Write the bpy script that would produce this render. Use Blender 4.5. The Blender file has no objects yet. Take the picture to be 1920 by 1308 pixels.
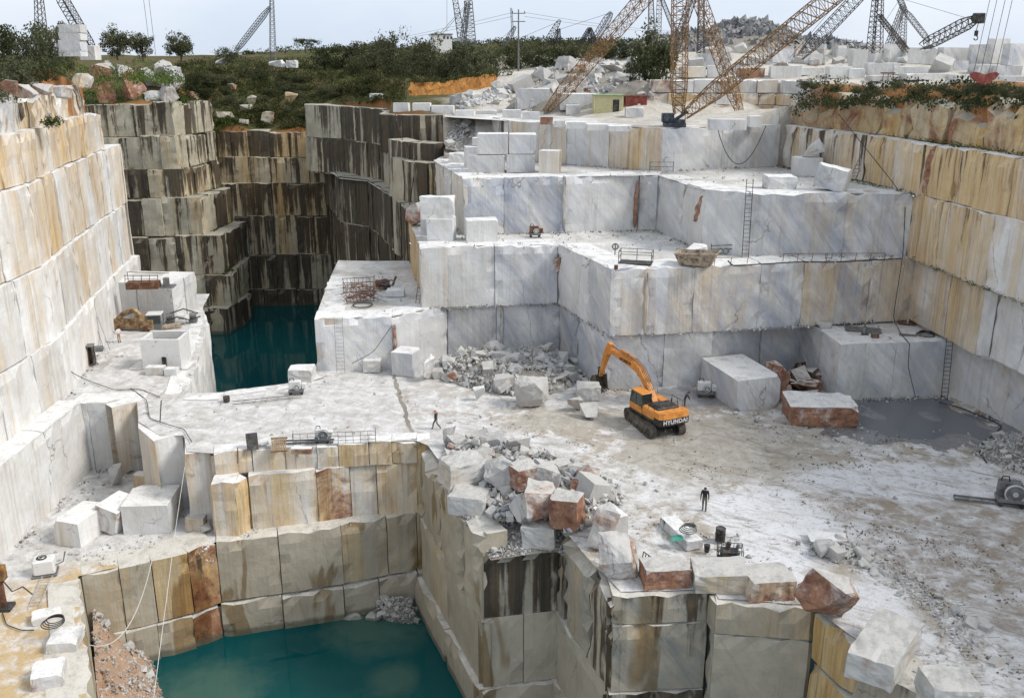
import bpy, bmesh, math, random
from mathutils import Vector, Matrix, noise, Euler
from mathutils.geometry import delaunay_2d_cdt

# ------------------------------------------------------------------ camera, sky, sun, exposure
S = bpy.context.scene
COL = S.collection
FPX, HC = 1750.0, 30.0                      # focal length in photo pixels, eye height above the quarry floor
TH = math.atan((654 - 104) / FPX)
CT, ST = math.cos(TH), math.sin(TH)
cam = bpy.data.cameras.new('camera'); camo = bpy.data.objects.new('camera', cam); COL.objects.link(camo)
camo.location = (0, 0, HC); camo.rotation_euler = (math.pi / 2 - TH, 0, 0)
cam.sensor_width = 36; cam.lens = 36 * FPX / 1920; cam.clip_start = .5; cam.clip_end = 9000
S.camera = camo
SUN_EL, SUN_AZ = math.radians(44), math.radians(100)     # azimuth from +Y towards +X
W = bpy.data.worlds.new('World'); S.world = W; W.use_nodes = True
wn = W.node_tree.nodes; wl = W.node_tree.links; wn.clear()
wo = wn.new('ShaderNodeOutputWorld'); wb = wn.new('ShaderNodeBackground'); ws = wn.new('ShaderNodeTexSky')
ws.sky_type = 'NISHITA'; ws.sun_disc = False; ws.sun_elevation = SUN_EL; ws.sun_rotation = SUN_AZ
ws.air_density = 1.0; ws.dust_density = 4.0; ws.ozone_density = 1.0; ws.altitude = 300
whs = wn.new('ShaderNodeHueSaturation'); whs.inputs['Saturation'].default_value = .3
wmx = wn.new('ShaderNodeMixRGB'); wmx.inputs[0].default_value = .72; wmx.inputs[2].default_value = (7.6, 8.0, 8.5, 1)
wtc = wn.new('ShaderNodeTexCoord'); wnz = wn.new('ShaderNodeTexNoise'); wnz.inputs['Scale'].default_value = 2.2; wnz.inputs['Detail'].default_value = 6; wnz.inputs['Roughness'].default_value = .55
wcm = wn.new('ShaderNodeMixRGB'); wcm.inputs[1].default_value = (6.3, 7.2, 8.5, 1); wcm.inputs[2].default_value = (8.0, 8.5, 9.2, 1)
wmp = wn.new('ShaderNodeMapping'); wmp.inputs['Scale'].default_value = (1, 1, 2.6); wmr = wn.new('ShaderNodeMapRange'); wmr.inputs[1].default_value = .38; wmr.inputs[2].default_value = .62
wl.new(wtc.outputs['Generated'], wmp.inputs[0]); wl.new(wmp.outputs[0], wnz.inputs['Vector']); wl.new(wnz.outputs[0], wmr.inputs[0]); wl.new(wmr.outputs[0], wcm.inputs[0]); wl.new(wcm.outputs[0], wmx.inputs[2])
wl.new(ws.outputs[0], whs.inputs['Color']); wl.new(whs.outputs[0], wmx.inputs[1])
wl.new(wmx.outputs[0], wb.inputs[0]); wb.inputs[1].default_value = .095
wl.new(wb.outputs[0], wo.inputs[0])
sl = bpy.data.lights.new('sun', 'SUN'); so = bpy.data.objects.new('sun', sl); COL.objects.link(so)
sl.energy = 2.0; sl.angle = math.radians(16); sl.color = (1, .95, .88)
sd = Vector((math.sin(SUN_AZ) * math.cos(SUN_EL), math.cos(SUN_AZ) * math.cos(SUN_EL), math.sin(SUN_EL)))
so.rotation_euler = sd.to_track_quat('Z', 'Y').to_euler(); so.location = (60, -40, 90)
S.view_settings.view_transform = 'Standard'; S.view_settings.look = 'None'
S.view_settings.exposure = .58; S.view_settings.gamma = 1; S.view_settings.use_curve_mapping = False
S.cycles.max_bounces = 5; S.cycles.diffuse_bounces = 3; S.cycles.transparent_max_bounces = 6

# ------------------------------------------------------------------ surveying the place: photo pixel + known level -> point
def PZ(u, v, z):
    a = (u - 960) / FPX; b = (654 - v) / FPX
    dy = CT + b * ST; dz = -ST + b * CT; t = (z - HC) / dz
    return Vector((a * t, dy * t, z))
def XY(u, v, z): p = PZ(u, v, z); return (p.x, p.y)
def HZ(Y, v):
    k = (654 - v) / FPX
    return HC - Y * (ST - k * CT) / (k * ST + CT)
def PY(u, v, Y):
    z = HZ(Y, v); d = Y * CT + (HC - z) * ST
    return Vector(((u - 960) / FPX * d, Y, z))
def MPP(p): return (p[1] * CT + (HC - p[2]) * ST) / FPX      # metres per photo pixel at a point

# ------------------------------------------------------------------ object helpers
def link(o): COL.objects.link(o); return o
def tag(o, label=None, cat=None, group=None, kind=None):
    if label: o['label'] = label
    if cat: o['category'] = cat
    if group: o['group'] = group
    if kind: o['kind'] = kind
    return o
def empty(name, loc, label=None, cat=None, group=None, rz=0, kind=None):
    o = link(bpy.data.objects.new(name, None)); o.location = loc; o.rotation_euler = (0, 0, rz)
    o.empty_display_size = .3
    return tag(o, label, cat, group, kind)
def mesh_obj(name, verts, faces, mat=None, parent=None, smooth=False, loc=None, mi=None):
    me = bpy.data.meshes.new(name); me.from_pydata([tuple(v) for v in verts], [], faces); me.update()
    if mat:
        for m in (mat if isinstance(mat, (list, tuple)) else [mat]): me.materials.append(m)
    if mi: me.polygons.foreach_set('material_index', mi)
    if smooth: me.polygons.foreach_set('use_smooth', [True] * len(me.polygons))
    o = link(bpy.data.objects.new(name, me))
    if parent: o.parent = parent
    if loc: o.location = loc
    return o
class MB:
    """collects shapes, then links them as ONE mesh object"""
    def __init__(s): s.v = []; s.f = []
    def add(s, v, f):
        n = len(s.v); s.v += [Vector(p) for p in v]; s.f += [tuple(i + n for i in q) for q in f]; return s
    def box(s, x0, y0, z0, x1, y1, z1, b=0.0, rot=None, at=None):
        if b:
            pts = []
            for cx, sx in ((x0, 1), (x1, -1)):
                for cy, sy in ((y0, 1), (y1, -1)):
                    for cz, sz in ((z0, 1), (z1, -1)):
                        pts += [(cx, cy + sy * b, cz + sz * b), (cx + sx * b, cy, cz + sz * b), (cx + sx * b, cy + sy * b, cz)]
            v, f = hull(pts)
        else:
            v = [(x0, y0, z0), (x1, y0, z0), (x1, y1, z0), (x0, y1, z0), (x0, y0, z1), (x1, y0, z1), (x1, y1, z1), (x0, y1, z1)]
            f = [(0, 3, 2, 1), (4, 5, 6, 7), (0, 1, 5, 4), (1, 2, 6, 5), (2, 3, 7, 6), (3, 0, 4, 7)]
        if rot is not None: v = [rot @ Vector(p) for p in v]
        if at is not None: v = [Vector(p) + Vector(at) for p in v]
        return s.add(v, f)
    def bar(s, a, b, r=.05, n=4, r2=None, cap=True):
        a = Vector(a); b = Vector(b); d = b - a
        if d.length < 1e-6: return s
        r2 = r if r2 is None else r2
        q = d.to_track_quat('Z', 'Y'); v = []
        for p, rr in ((a, r), (b, r2)):
            for i in range(n):
                t = (i + .5) / n * 2 * math.pi; v.append(p + q @ Vector((math.cos(t) * rr, math.sin(t) * rr, 0)))
        f = [(i, (i + 1) % n, n + (i + 1) % n, n + i) for i in range(n)]
        if cap: f += [tuple(range(n - 1, -1, -1)), tuple(range(n, 2 * n))]
        return s.add(v, f)
    def tube(s, pts, r=.05, n=5):
        pts = [Vector(p) for p in pts]; m = len(pts); v = []; f = []
        for i, p in enumerate(pts):
            d = pts[min(i + 1, m - 1)] - pts[max(i - 1, 0)]
            q = d.to_track_quat('Z', 'Y')
            for k in range(n):
                t = k / n * 2 * math.pi; v.append(p + q @ Vector((math.cos(t) * r, math.sin(t) * r, 0)))
        for i in range(m - 1):
            for k in range(n): f.append((i * n + k, i * n + (k + 1) % n, (i + 1) * n + (k + 1) % n, (i + 1) * n + k))
        f += [tuple(range(n - 1, -1, -1)), tuple(range((m - 1) * n, m * n))]
        return s.add(v, f)
    def prism(s, prof, x0, x1):
        """outline in the y-z plane, from x0 to x1"""
        n = len(prof); v = [(x0, y, z) for y, z in prof] + [(x1, y, z) for y, z in prof]
        f = [(i, (i + 1) % n, n + (i + 1) % n, n + i) for i in range(n)] + [tuple(range(n - 1, -1, -1)), tuple(range(n, 2 * n))]
        return s.add(v, f)
    def torus(s, c, R, r, n=20, m=6, axis='Z'):
        v = []; f = []
        for i in range(n):
            a = i / n * 2 * math.pi
            for k in range(m):
                b = k / m * 2 * math.pi; q = Vector(((R + r * math.cos(b)) * math.cos(a), (R + r * math.cos(b)) * math.sin(a), r * math.sin(b)))
                if axis == 'X': q = Vector((q.z, q.x, q.y))
                if axis == 'Y': q = Vector((q.x, q.z, q.y))
                v.append(q + Vector(c))
        for i in range(n):
            for k in range(m): f.append((i * m + k, ((i + 1) % n) * m + k, ((i + 1) % n) * m + (k + 1) % m, i * m + (k + 1) % m))
        return s.add(v, f)
    def build(s, name, mat, parent=None, smooth=False, loc=None):
        o = mesh_obj(name, s.v, s.f, mat, parent, smooth, loc)
        bm = bmesh.new(); bm.from_mesh(o.data); bmesh.ops.recalc_face_normals(bm, faces=bm.faces); bm.to_mesh(o.data); bm.free()
        return o
def hull(pts):
    bm = bmesh.new()
    for p in pts: bm.verts.new(p)
    r = bmesh.ops.convex_hull(bm, input=bm.verts)
    bmesh.ops.delete(bm, geom=[g for g in r['geom_interior'] if isinstance(g, bmesh.types.BMVert)], context='VERTS')
    bmesh.ops.dissolve_limit(bm, angle_limit=math.radians(4), verts=bm.verts, edges=bm.edges)
    bm.verts.index_update()
    v = [x.co.copy() for x in bm.verts]; f = [tuple(q.index for q in x.verts) for x in bm.faces]
    bm.free(); return v, f
def nz(p, sc=1.0, oct=3): return noise.fractal(Vector(p) * sc, 1.0, 2.0, oct)
def inpoly(x, y, poly):
    c = False; j = len(poly) - 1
    for i in range(len(poly)):
        xi, yi = poly[i][0], poly[i][1]; xj, yj = poly[j][0], poly[j][1]
        if (yi > y) != (yj > y) and x < (xj - xi) * (y - yi) / (yj - yi) + xi: c = not c
        j = i
    return c

# ------------------------------------------------------------------ materials
ORD = ['first', 'second', 'third', 'fourth', 'fifth', 'sixth', 'seventh', 'eighth', 'ninth', 'tenth', 'eleventh', 'twelfth', 'thirteenth', 'fourteenth', 'fifteenth', 'sixteenth', 'seventeenth', 'eighteenth', 'nineteenth', 'twentieth', 'twenty-first', 'twenty-second', 'twenty-third', 'twenty-fourth', 'twenty-fifth', 'twenty-sixth', 'twenty-seventh', 'twenty-eighth', 'twenty-ninth', 'thirtieth']
class NT:
    def __init__(s, name):
        s.m = bpy.data.materials.new(name); s.m.use_nodes = True; s.t = s.m.node_tree; s.t.nodes.clear()
        s.out = s.t.nodes.new('ShaderNodeOutputMaterial')
    def n(s, typ, ins=None, **kw):
        x = s.t.nodes.new('ShaderNode' + typ)
        for k, v in kw.items(): setattr(x, k, v)
        for k, v in (ins or {}).items(): s.set(x.inputs[k], v)
        return x
    def set(s, sock, v):
        if isinstance(v, bpy.types.NodeSocket): s.t.links.new(v, sock)
        elif isinstance(v, bpy.types.Node): s.t.links.new(v.outputs[0], sock)
        else:
            if isinstance(v, (tuple, list)) and len(v) == 3 and sock.type == 'RGBA': v = (*v, 1)
            sock.default_value = v
    def math(s, op, a, b=0.0, c=None, clamp=False):
        ins = {0: a, 1: b}
        if c is not None: ins[2] = c
        return s.n('Math', ins, operation=op, use_clamp=clamp).outputs[0]
    def vm(s, op, a, b): return s.n('VectorMath', {0: a, 1: b}, operation=op).outputs[0]
    def noise(s, vec, scale=1.0, detail=4.0, rough=.55, dist=0.0):
        return s.n('TexNoise', {'Vector': vec, 'Scale': scale, 'Detail': detail, 'Roughness': rough, 'Distortion': dist}).outputs[0]
    def rng(s, x, a, b, c=0.0, d=1.0): return s.n('MapRange', {0: x, 1: a, 2: b, 3: c, 4: d}, clamp=True).outputs[0]
    def mix(s, f, a, b): return s.n('MixRGB', {0: f, 1: a, 2: b}).outputs[0]
    def bump(s, h, strength=.4, dist=.1): return s.n('Bump', {'Height': h, 'Strength': strength, 'Distance': dist}).outputs[0]
    def bsdf(s, col, rough=.7, normal=None, metal=0.0, spec=.3, **kw):
        b = s.n('BsdfPrincipled', {'Base Color': col, 'Roughness': rough, 'Metallic': metal, 'Specular IOR Level': spec, **kw})
        if normal is not None: s.set(b.inputs['Normal'], normal)
        s.t.links.new(b.outputs[0], s.out.inputs[0]); return s.m

def plain(name, col, rough=.6, metal=0.0, var=.25, rust=0.0, spec=.3):
    t = NT(name); P = t.n('NewGeometry').outputs['Position']
    n1 = t.noise(P, 1.7, 5, .6); n2 = t.noise(P, 9, 3, .6)
    c = t.mix(t.rng(n1, .35, .7), tuple(x * (1 - var) for x in col), tuple(min(1, x * (1 + var)) for x in col))
    if rust: c = t.mix(t.math('MULTIPLY', t.rng(t.noise(P, 2.6, 6, .7), .62 - .25 * rust, .72 - .15 * rust), .9), c, (.10, .042, .02))
    c = t.mix(t.math('MULTIPLY', t.rng(n1, .5, .72), .25), c, (.36, .33, .28)); c = t.mix(t.math('MULTIPLY', t.rng(n2, .5, .8), .3), c, (.36, .33, .28))     # dust film
    return t.bsdf(c, rough, t.bump(n2, .15, .02), metal, spec)

def marble(name, wa, wb, vein_a, vein_b, dust, wet=False):
    """quarried marble; obj.color = (ochre stain, black drip, grey veining, rust) of each block"""
    t = NT(name); g = t.n('NewGeometry'); P0 = g.outputs['Position']; N = g.outputs['Normal']
    oi = t.n('ObjectInfo'); sp = t.n('SeparateColor', {0: oi.outputs['Color']}); O, K, G = sp.outputs; R = oi.outputs['Random']; RU = oi.outputs['Alpha']
    off = t.n('CombineXYZ', {0: t.math('MULTIPLY', R, 1.2), 1: t.math('MULTIPLY', R, .9), 2: t.math('MULTIPLY', R, 3.0)}).outputs[0]
    P = t.vm('ADD', P0, off)
    gz = t.n('SeparateXYZ', {0: t.n('TexCoord').outputs['Generated']}).outputs[2]
    Nz = t.n('SeparateXYZ', {0: N}).outputs[2]
    M = lambda a, b: t.math('MULTIPLY', a, b)
    # body colour and sweeping diagonal grey-blue veins
    pv = t.n('Mapping', {'Vector': P0, 'Rotation': (.45, .80, .3), 'Scale': (11, 11, 2.6)}, vector_type='TEXTURE').outputs[0]
    v1 = t.noise(pv, 1.0, 8, .62, 1.4)
    pv2 = t.n('Mapping', {'Vector': P0, 'Rotation': (.3, .95, .2), 'Scale': (5, 5, .55)}, vector_type='TEXTURE').outputs[0]
    v2 = t.noise(pv2, 1.0, 9, .7, .9)
    white = t.mix(t.rng(t.noise(P, .45, 5, .6), .35, .65), wa, wb)
    body = t.mix(t.math('MULTIPLY', t.rng(v1, .38, .68), M(G, .95), clamp=True), white, vein_a)
    body = t.mix(t.math('MULTIPLY', t.rng(v2, .52, .70), t.math('ADD', .12, M(G, .42)), clamp=True), body, vein_b)
    blot = t.rng(t.noise(t.vm('MULTIPLY', P, (.5, .5, .22)), 1, 8, .7), .47, .70)
    body = t.mix(M(blot, t.math('ADD', .22, M(O, .35))), body, (.40, .345, .26))
    tone = t.math('ADD', .80, M(t.noise(P, .3, 2), .12)); tone = t.math('ADD', tone, M(R, .18))
    body = t.n('MixRGB', {0: 1.0, 1: body, 2: t.n('CombineColor', {0: tone, 1: tone, 2: tone}).outputs[0]}, blend_type='MULTIPLY').outputs[0]
    # fine dirty runs on every old face
    d1 = t.noise(t.vm('MULTIPLY', P, (3.4, 3.4, .10)), 1.0, 6, .7, .2); d2 = t.noise(t.vm('MULTIPLY', P, (.35, .35, .12)), 1, 5, .6)
    dirty = M(t.rng(t.math('ADD', M(d1, .6), M(d2, .4)), .50, .66), t.math('ADD', .22, t.math('ADD', M(O, .30), M(K, .10))), )
    body = t.mix(t.math('MINIMUM', dirty, .8), body, (.21, .175, .125))
    # thin cracks, few
    vo = t.n('TexVoronoi', {'Vector': t.vm('ADD', t.vm('MULTIPLY', P, (1, 1, .45)), t.vm('SCALE', t.n('TexNoise', {'Vector': P, 'Scale': .9, 'Detail': 5}).outputs[1], (1, 1, 1))), 'Scale': .13}, feature='DISTANCE_TO_EDGE').outputs[0]
    crack = M(t.rng(vo, .0, .006, 1, 0), t.rng(t.noise(P, .22, 2), .52, .60))
    # ochre washes running down the face
    s1 = t.noise(t.vm('MULTIPLY', P, (.30, .30, .04)), 1.0, 6, .62, .3)
    s2 = t.noise(t.vm('MULTIPLY', P, (1.7, 1.7, .055)), 1.0, 7, .7, .25)
    s3 = t.noise(P, .7, 8, .7, .3)
    so_ = t.math('ADD', t.math('ADD', M(s1, .60), M(s2, .27)), M(s3, .14))
    th = t.math('SUBTRACT', .655, M(O, .29))
    fo = t.n('MapRange', {0: so_, 1: th, 2: t.math('ADD', th, .20), 3: 0.0, 4: 1.0}, clamp=True).outputs[0]
    och = t.mix(t.rng(t.noise(t.vm('MULTIPLY', P, (.9, .9, .08)), 1, 8, .68), .36, .64), (.57, .375, .115), (.43, .245, .062))
    och = t.mix(t.rng(s2, .47, .62, 0, .7), och, (.62, .50, .30))
    och = t.mix(t.rng(t.noise(t.vm('MULTIPLY', P, (2.6, 2.6, .09)), 1, 7, .7), .50, .64, 0, .85), och, (.19, .085, .03))
    fo = M(fo, .92)
    steep = t.rng(Nz, .35, .75, 1, 0)
    c = t.mix(M(M(fo, .85), steep), body, och)
    # rust-red rock skin
    fr = t.n('MapRange', {0: t.noise(P, .33, 7, .68, .8), 1: t.math('SUBTRACT', .76, M(RU, .5)), 2: t.math('SUBTRACT', .88, M(RU, .45)), 3: 0.0, 4: 1.0}, clamp=True).outputs[0]
    rus = t.mix(t.rng(t.noise(P, 1.3, 8, .74), .36, .64), (.13, .045, .028), (.34, .17, .09))
    c = t.mix(M(M(fr, t.rng(t.noise(P, 1.1, 7, .75), .30, .48, .35, .95)), t.rng(Nz, .45, .85, 1, .2)), c, rus)
    # black drips, starting at the top joint of each block and thinning on the way down
    k1 = t.noise(t.vm('MULTIPLY', P, (.95, .95, .035)), 1.0, 5, .60, .35)
    k2 = t.noise(t.vm('MULTIPLY', P, (.22, .22, .09)), 1.0, 4, .6)
    k3 = t.noise(P, .8, 7, .72); k4 = t.noise(t.vm('MULTIPLY', P, (2.8, 2.8, .07)), 1.0, 5, .65, .2)
    kk = t.math('ADD', t.math('ADD', t.math('ADD', M(k1, .56), M(k4, .18)), t.math('ADD', M(k2, .18), M(k3, .08))), M(t.math('SUBTRACT', gz, .45), .06))
    tk = t.math('SUBTRACT', .715, M(K, .235))
    fk = t.n('MapRange', {0: kk, 1: tk, 2: t.math('ADD', tk, .05), 3: 0.0, 4: 1.0}, clamp=True).outputs[0]
    c = t.mix(M(M(fk, .93), steep), c, t.mix(t.rng(k4, .4, .62), (.024, .021, .017), (.075, .052, .03)))
    if wet:      # soaked patches with a sharp edge, where water seeps out of a joint
        wn_ = t.noise(t.vm('MULTIPLY', P0, (.30, .30, .085)), 1.0, 3, .5, .5)
        c = t.mix(M(t.rng(wn_, .60, .63), steep), c, t.n('MixRGB', {0: 1.0, 1: c, 2: (.60, .51, .39, 1)}, blend_type='MULTIPLY').outputs[0])
    c = t.mix(M(crack, .7), c, (.13, .11, .085))
    # dusty tops with crumbs of darker dirt
    wl_ = t.rng(t.math('ADD', t.n('SeparateXYZ', {0: P0}).outputs[2], t.math('MULTIPLY', t.noise(P0, .8, 4), .5)), -14.05, -14.35)
    c = t.mix(M(wl_, .7), c, (.075, .08, .055))
    top = t.rng(Nz, .55, .9)
    du = t.mix(t.rng(t.noise(P, .9, 8, .7), .48, .68), dust, tuple(x * .62 for x in dust))
    du = t.mix(t.rng(t.noise(P, 4.5, 6, .72), .56, .72), du, (.24, .21, .18))
    c = t.mix(M(top, .85), c, du)
    hb = t.math('ADD', t.noise(P, 2.2, 8, .65), M(t.noise(t.vm('MULTIPLY', P, (6, 6, .25)), 1, 3), .35))
    return t.bsdf(c, .72, t.bump(hb, .4, .14), 0, .25)

def floor_mat():
    t = NT('quarry_floor_dust'); P = t.n('NewGeometry').outputs['Position']
    x, y, z = t.n('SeparateXYZ', {0: P}).outputs
    Pd = t.vm('ADD', P, t.vm('SCALE', t.n('TexNoise', {'Vector': P, 'Scale': .22, 'Detail': 4}).outputs[1], (3, 3, 3)))
    n1 = t.noise(P, .16, 8, .62, .6); n2 = t.noise(P, .75, 7, .7, .4); n3 = t.noise(P, 5, 5, .7)
    def spot(cx, cy, rx, ry, wob=.55):
        d = t.n('VectorMath', {0: t.vm('MULTIPLY', t.vm('SUBTRACT', P, (cx, cy, 0)), (1 / rx, 1 / ry, 0))}, operation='LENGTH').outputs['Value']
        d = t.math('ADD', d, t.math('MULTIPLY', t.math('SUBTRACT', n1, .5), wob * 4))
        return t.rng(d, .75, 1.05, 1, 0)
    c = t.mix(t.rng(n2, .38, .66), (.65, .645, .64), (.43, .415, .395))
    n4 = t.noise(P, 1.9, 9, .75, .4)
    mud = t.rng(t.math('ADD', n1, t.math('MULTIPLY', t.math('SUBTRACT', n2, .5), .7)), .52, .60)
    c = t.mix(t.math('MULTIPLY', mud, t.rng(x, -12, 2, .12, .9)), c, (.36, .315, .255))
    s1 = spot(17, 70, 10, 7); s1b = spot(6, 75, 8, 3.0)
    c = t.mix(t.math('MULTIPLY', t.math('MAXIMUM', s1, s1b), .85), c, t.mix(t.rng(n2, .4, .65), (.41, .38, .325), (.33, .295, .24)))
    brown = t.math('MAXIMUM', spot(31, 52, 9, 7.5), spot(27, 60, 7, 3.5))
    c = t.mix(t.math('MULTIPLY', brown, t.rng(n2, .40, .62, .10, .70)), c, (.28, .215, .16))
    wht = t.math('MAXIMUM', spot(30, 63, 9, 3.6, .35), t.math('MAXIMUM', spot(17.5, 55, 5, 7, .4), spot(20.5, 45, 3.0, 6, .3)))
    c = t.mix(t.math('MULTIPLY', wht, .8), c, (.68, .685, .70))
    yel = t.math('MULTIPLY', t.rng(z, -6.2, -6.6), spot(-30, 50, 8, 13))
    c = t.mix(t.math('MULTIPLY', yel, t.rng(n2, .38, .55, .15, .85)), c, (.50, .35, .155))
    # scrapes and track marks
    wv = t.noise(t.n('Mapping', {'Vector': Pd, 'Rotation': (0, 0, .62), 'Scale': (1.1, .16, 1)}).outputs[0], 1.0, 7, .68, .3)
    c = t.mix(t.math('MULTIPLY', t.rng(wv, .56, .66), t.rng(n1, .40, .58, .1, .6)), c, (.30, .265, .22))
    c = t.mix(t.math('MULTIPLY', t.rng(n3, .56, .72), t.rng(n2, .42, .6, .10, .75)), c, (.19, .165, .14))
    c = t.mix(t.math('MULTIPLY', t.rng(n4, .54, .66), t.rng(x, -10, 4, .3, .85)), c, (.25, .22, .185))
    n6 = t.noise(t.n('Mapping', {'Vector': Pd, 'Rotation': (0, 0, -.5), 'Scale': (5, .9, 1)}, vector_type='TEXTURE').outputs[0], 1.0, 9, .74, .5)
    c = t.mix(t.math('MULTIPLY', t.rng(n6, .53, .64), t.rng(x, -10, 6, .25, .75)), c, (.225, .195, .16))
    fine = t.rng(t.noise(P, 9, 6, .75), .50, .70, 0, .45); c = t.mix(t.math('MULTIPLY', fine, t.rng(n2, .35, .55, .3, 1)), c, (.22, .20, .175))
    # standing wet in the right-hand corner and under the digger
    n5 = t.noise(P, .55, 8, .68, .6)
    wet = t.math('MAXIMUM', t.rng(t.math('ADD', t.math('MULTIPLY', spot(35, 75.0, 8.5, 6.5, .75), .32), n5), .66, .72), t.math('MULTIPLY', spot(17.5, 80.5, 11, 2.6, .5), .8))
    wet2 = t.math('MULTIPLY', t.math('MAXIMUM', s1, s1b), t.rng(t.noise(P, .3, 4), .48, .56))
    c = t.mix(t.math('MULTIPLY', wet, .8), c, (.12, .125, .14))
    rg = t.math('SUBTRACT', .85, t.math('ADD', t.math('MULTIPLY', wet, .62), t.math('MULTIPLY', wet2, .45)), clamp=True)
    h = t.math('ADD', t.math('MULTIPLY', n2, 1.0), t.math('ADD', t.math('MULTIPLY', n3, .25), t.math('MULTIPLY', wv, .15)))
    dry = t.math('SUBTRACT', 1.0, t.math('MAXIMUM', wet, t.math('MULTIPLY', wet2, .8)))
    return t.bsdf(c, rg, t.bump(t.math('MULTIPLY', h, dry), .6, .25), 0, .35)

def ledge_mat(name, ca, cb):
    t = NT(name); P = t.n('NewGeometry').outputs['Position']
    n1 = t.noise(P, .3, 8, .65, .5); n2 = t.noise(P, 2.0, 7, .7); n3 = t.noise(P, 7, 4, .7)
    c = t.mix(t.rng(n1, .38, .64), ca, cb)
    c = t.mix(t.rng(n2, .53, .68, 0, .7), c, (.30, .265, .21))
    c = t.mix(t.rng(n3, .60, .73, 0, .8), c, (.15, .13, .10))
    return t.bsdf(c, .85, t.bump(t.math('ADD', n2, t.math('MULTIPLY', n3, .3)), .6, .2))

def terrain_mat():
    t = NT('hill_ground'); g = t.n('NewGeometry'); P = g.outputs['Position']; Nz = t.n('SeparateXYZ', {0: g.outputs['Normal']}).outputs[2]
    x, y, z = t.n('SeparateXYZ', {0: P}).outputs
    n1 = t.noise(P, .09, 7, .65, .5); n2 = t.noise(P, .55, 7, .7); n3 = t.noise(P, 3, 5, .7)
    grass = t.mix(t.rng(n2, .35, .65), (.045, .055, .02), (.10, .10, .04))
    grass = t.mix(t.rng(n1, .44, .58, 0, .8), grass, (.12, .09, .05))
    soil = t.mix(n2, (.40, .19, .07), (.24, .11, .05))
    dust = t.mix(t.rng(n2, .35, .65), (.60, .575, .53), (.44, .40, .335))
    c = t.mix(t.rng(Nz, .80, .62), grass, soil)
    east = t.rng(t.math('ADD', x, t.math('MULTIPLY', t.math('SUBTRACT', n1, .5), 14)), -11, -6)
    near = t.math('MULTIPLY', t.rng(y, 330, 230), t.math('SUBTRACT', 1.0, t.math('MULTIPLY', t.rng(x, 31, 35), t.rng(y, 122, 114))))
    c = t.mix(t.math('MULTIPLY', t.math('MULTIPLY', t.rng(x, 31, 35), t.rng(y, 122, 114)), t.rng(n2, .40, .55)), c, soil)
    c = t.mix(t.math('MULTIPLY', east, near), c, dust)
    c = t.mix(t.rng(n3, .6, .75, 0, .5), c, (.06, .05, .035))
    return t.bsdf(c, .95, t.bump(t.math('ADD', n2, n3), .7, .3), 0, .1)

def water_mat(name, a, b, shallow=()):
    t = NT(name); P = t.n('NewGeometry').outputs['Position']
    n = t.noise(P, .06, 4); c = t.mix(t.rng(n, .35, .65), a, b)
    for x, y, r in shallow:          # murky shallows over fallen stone
        d = t.n('VectorMath', {0: t.vm('MULTIPLY', t.vm('SUBTRACT', P, (x, y, 0)), (1, 1, 0))}, operation='LENGTH').outputs['Value']
        d = t.math('ADD', d, t.math('MULTIPLY', t.math('SUBTRACT', t.noise(P, .5, 5), .5), r * .9))
        c = t.mix(t.rng(d, r * .45, r, .75, 0), c, (.06, .12, .095))
    sp = t.rng(t.noise(P, 2.4, 8, .8), .66, .74, 0, .35); c = t.mix(sp, c, (.10, .16, .14))
    h = t.math('ADD', t.noise(P, 1.3, 4, .6), t.math('MULTIPLY', t.noise(P, 5, 3), .25))
    return t.bsdf(c, .05, t.bump(h, .05, .06), 0, .5, IOR=1.33)

def leaf_mat(name, a, b):
    t = NT(name); g = t.n('NewGeometry'); P = g.outputs['Position']
    r = g.outputs['Random Per Island']; oi = t.n('ObjectInfo').outputs['Random']
    c = t.mix(r, a, b); c = t.mix(t.math('MULTIPLY', oi, .3), c, (.10, .095, .03))
    c = t.mix(t.rng(t.noise(P, .8, 3), .4, .65, 0, .5), c, tuple(x * .5 for x in a))
    bs = t.n('BsdfPrincipled', {'Base Color': c, 'Roughness': .75, 'Specular IOR Level': .15})
    tr = t.n('BsdfTranslucent', {'Color': c}); mx = t.n('MixShader', {0: .25, 1: bs.outputs[0], 2: tr.outputs[0]})
    t.t.links.new(mx.outputs[0], t.out.inputs[0]); return t.m

MARBLE = marble('quarry_marble', (.64, .625, .59), (.72, .72, .71), (.36, .39, .46), (.27, .28, .315), (.72, .715, .70))
STONE = marble('broken_stone', (.47, .455, .425), (.56, .55, .53), (.30, .32, .36), (.20, .205, .22), (.47, .46, .435))
TAN = marble('tan_marble', (.37, .325, .25), (.455, .41, .325), (.26, .26, .235), (.15, .145, .12), (.60, .58, .53), True)
AGED = marble('aged_marble', (.37, .335, .245), (.50, .465, .37), (.23, .23, .20), (.14, .13, .10), (.36, .34, .28))  # stained old stone; base also darkened, shade of the far-left walls in the colour
SPOIL = marble('grey_spoil', (.20, .20, .20), (.29, .29, .29), (.16, .17, .19), (.12, .12, .13), (.30, .30, .30))
FLOOR = floor_mat(); LEDGE = ledge_mat('ledge_dust', (.66, .655, .64), (.44, .42, .385)); REDGRAVEL = ledge_mat('reddish_gravel', (.42, .29, .20), (.30, .19, .125)); MUD = plain('wet_mud', (.15, .125, .10), .8, 0, .35); DIRT = ledge_mat('rubble_dirt', (.30, .275, .235), (.19, .17, .145)); TERR = terrain_mat()
POOL = water_mat('teal_pool_water', (.001, .052, .058), (.003, .070, .072), ((-22.5, 58, 5), (-11.5, 67, 5), (-9, 60, 2.5)))
PUD = water_mat('grey_puddle_water', (.115, .125, .14), (.15, .155, .165))
OLIVE = leaf_mat('olive_leaf', (.055, .066, .034), (.15, .155, .085))
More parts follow.
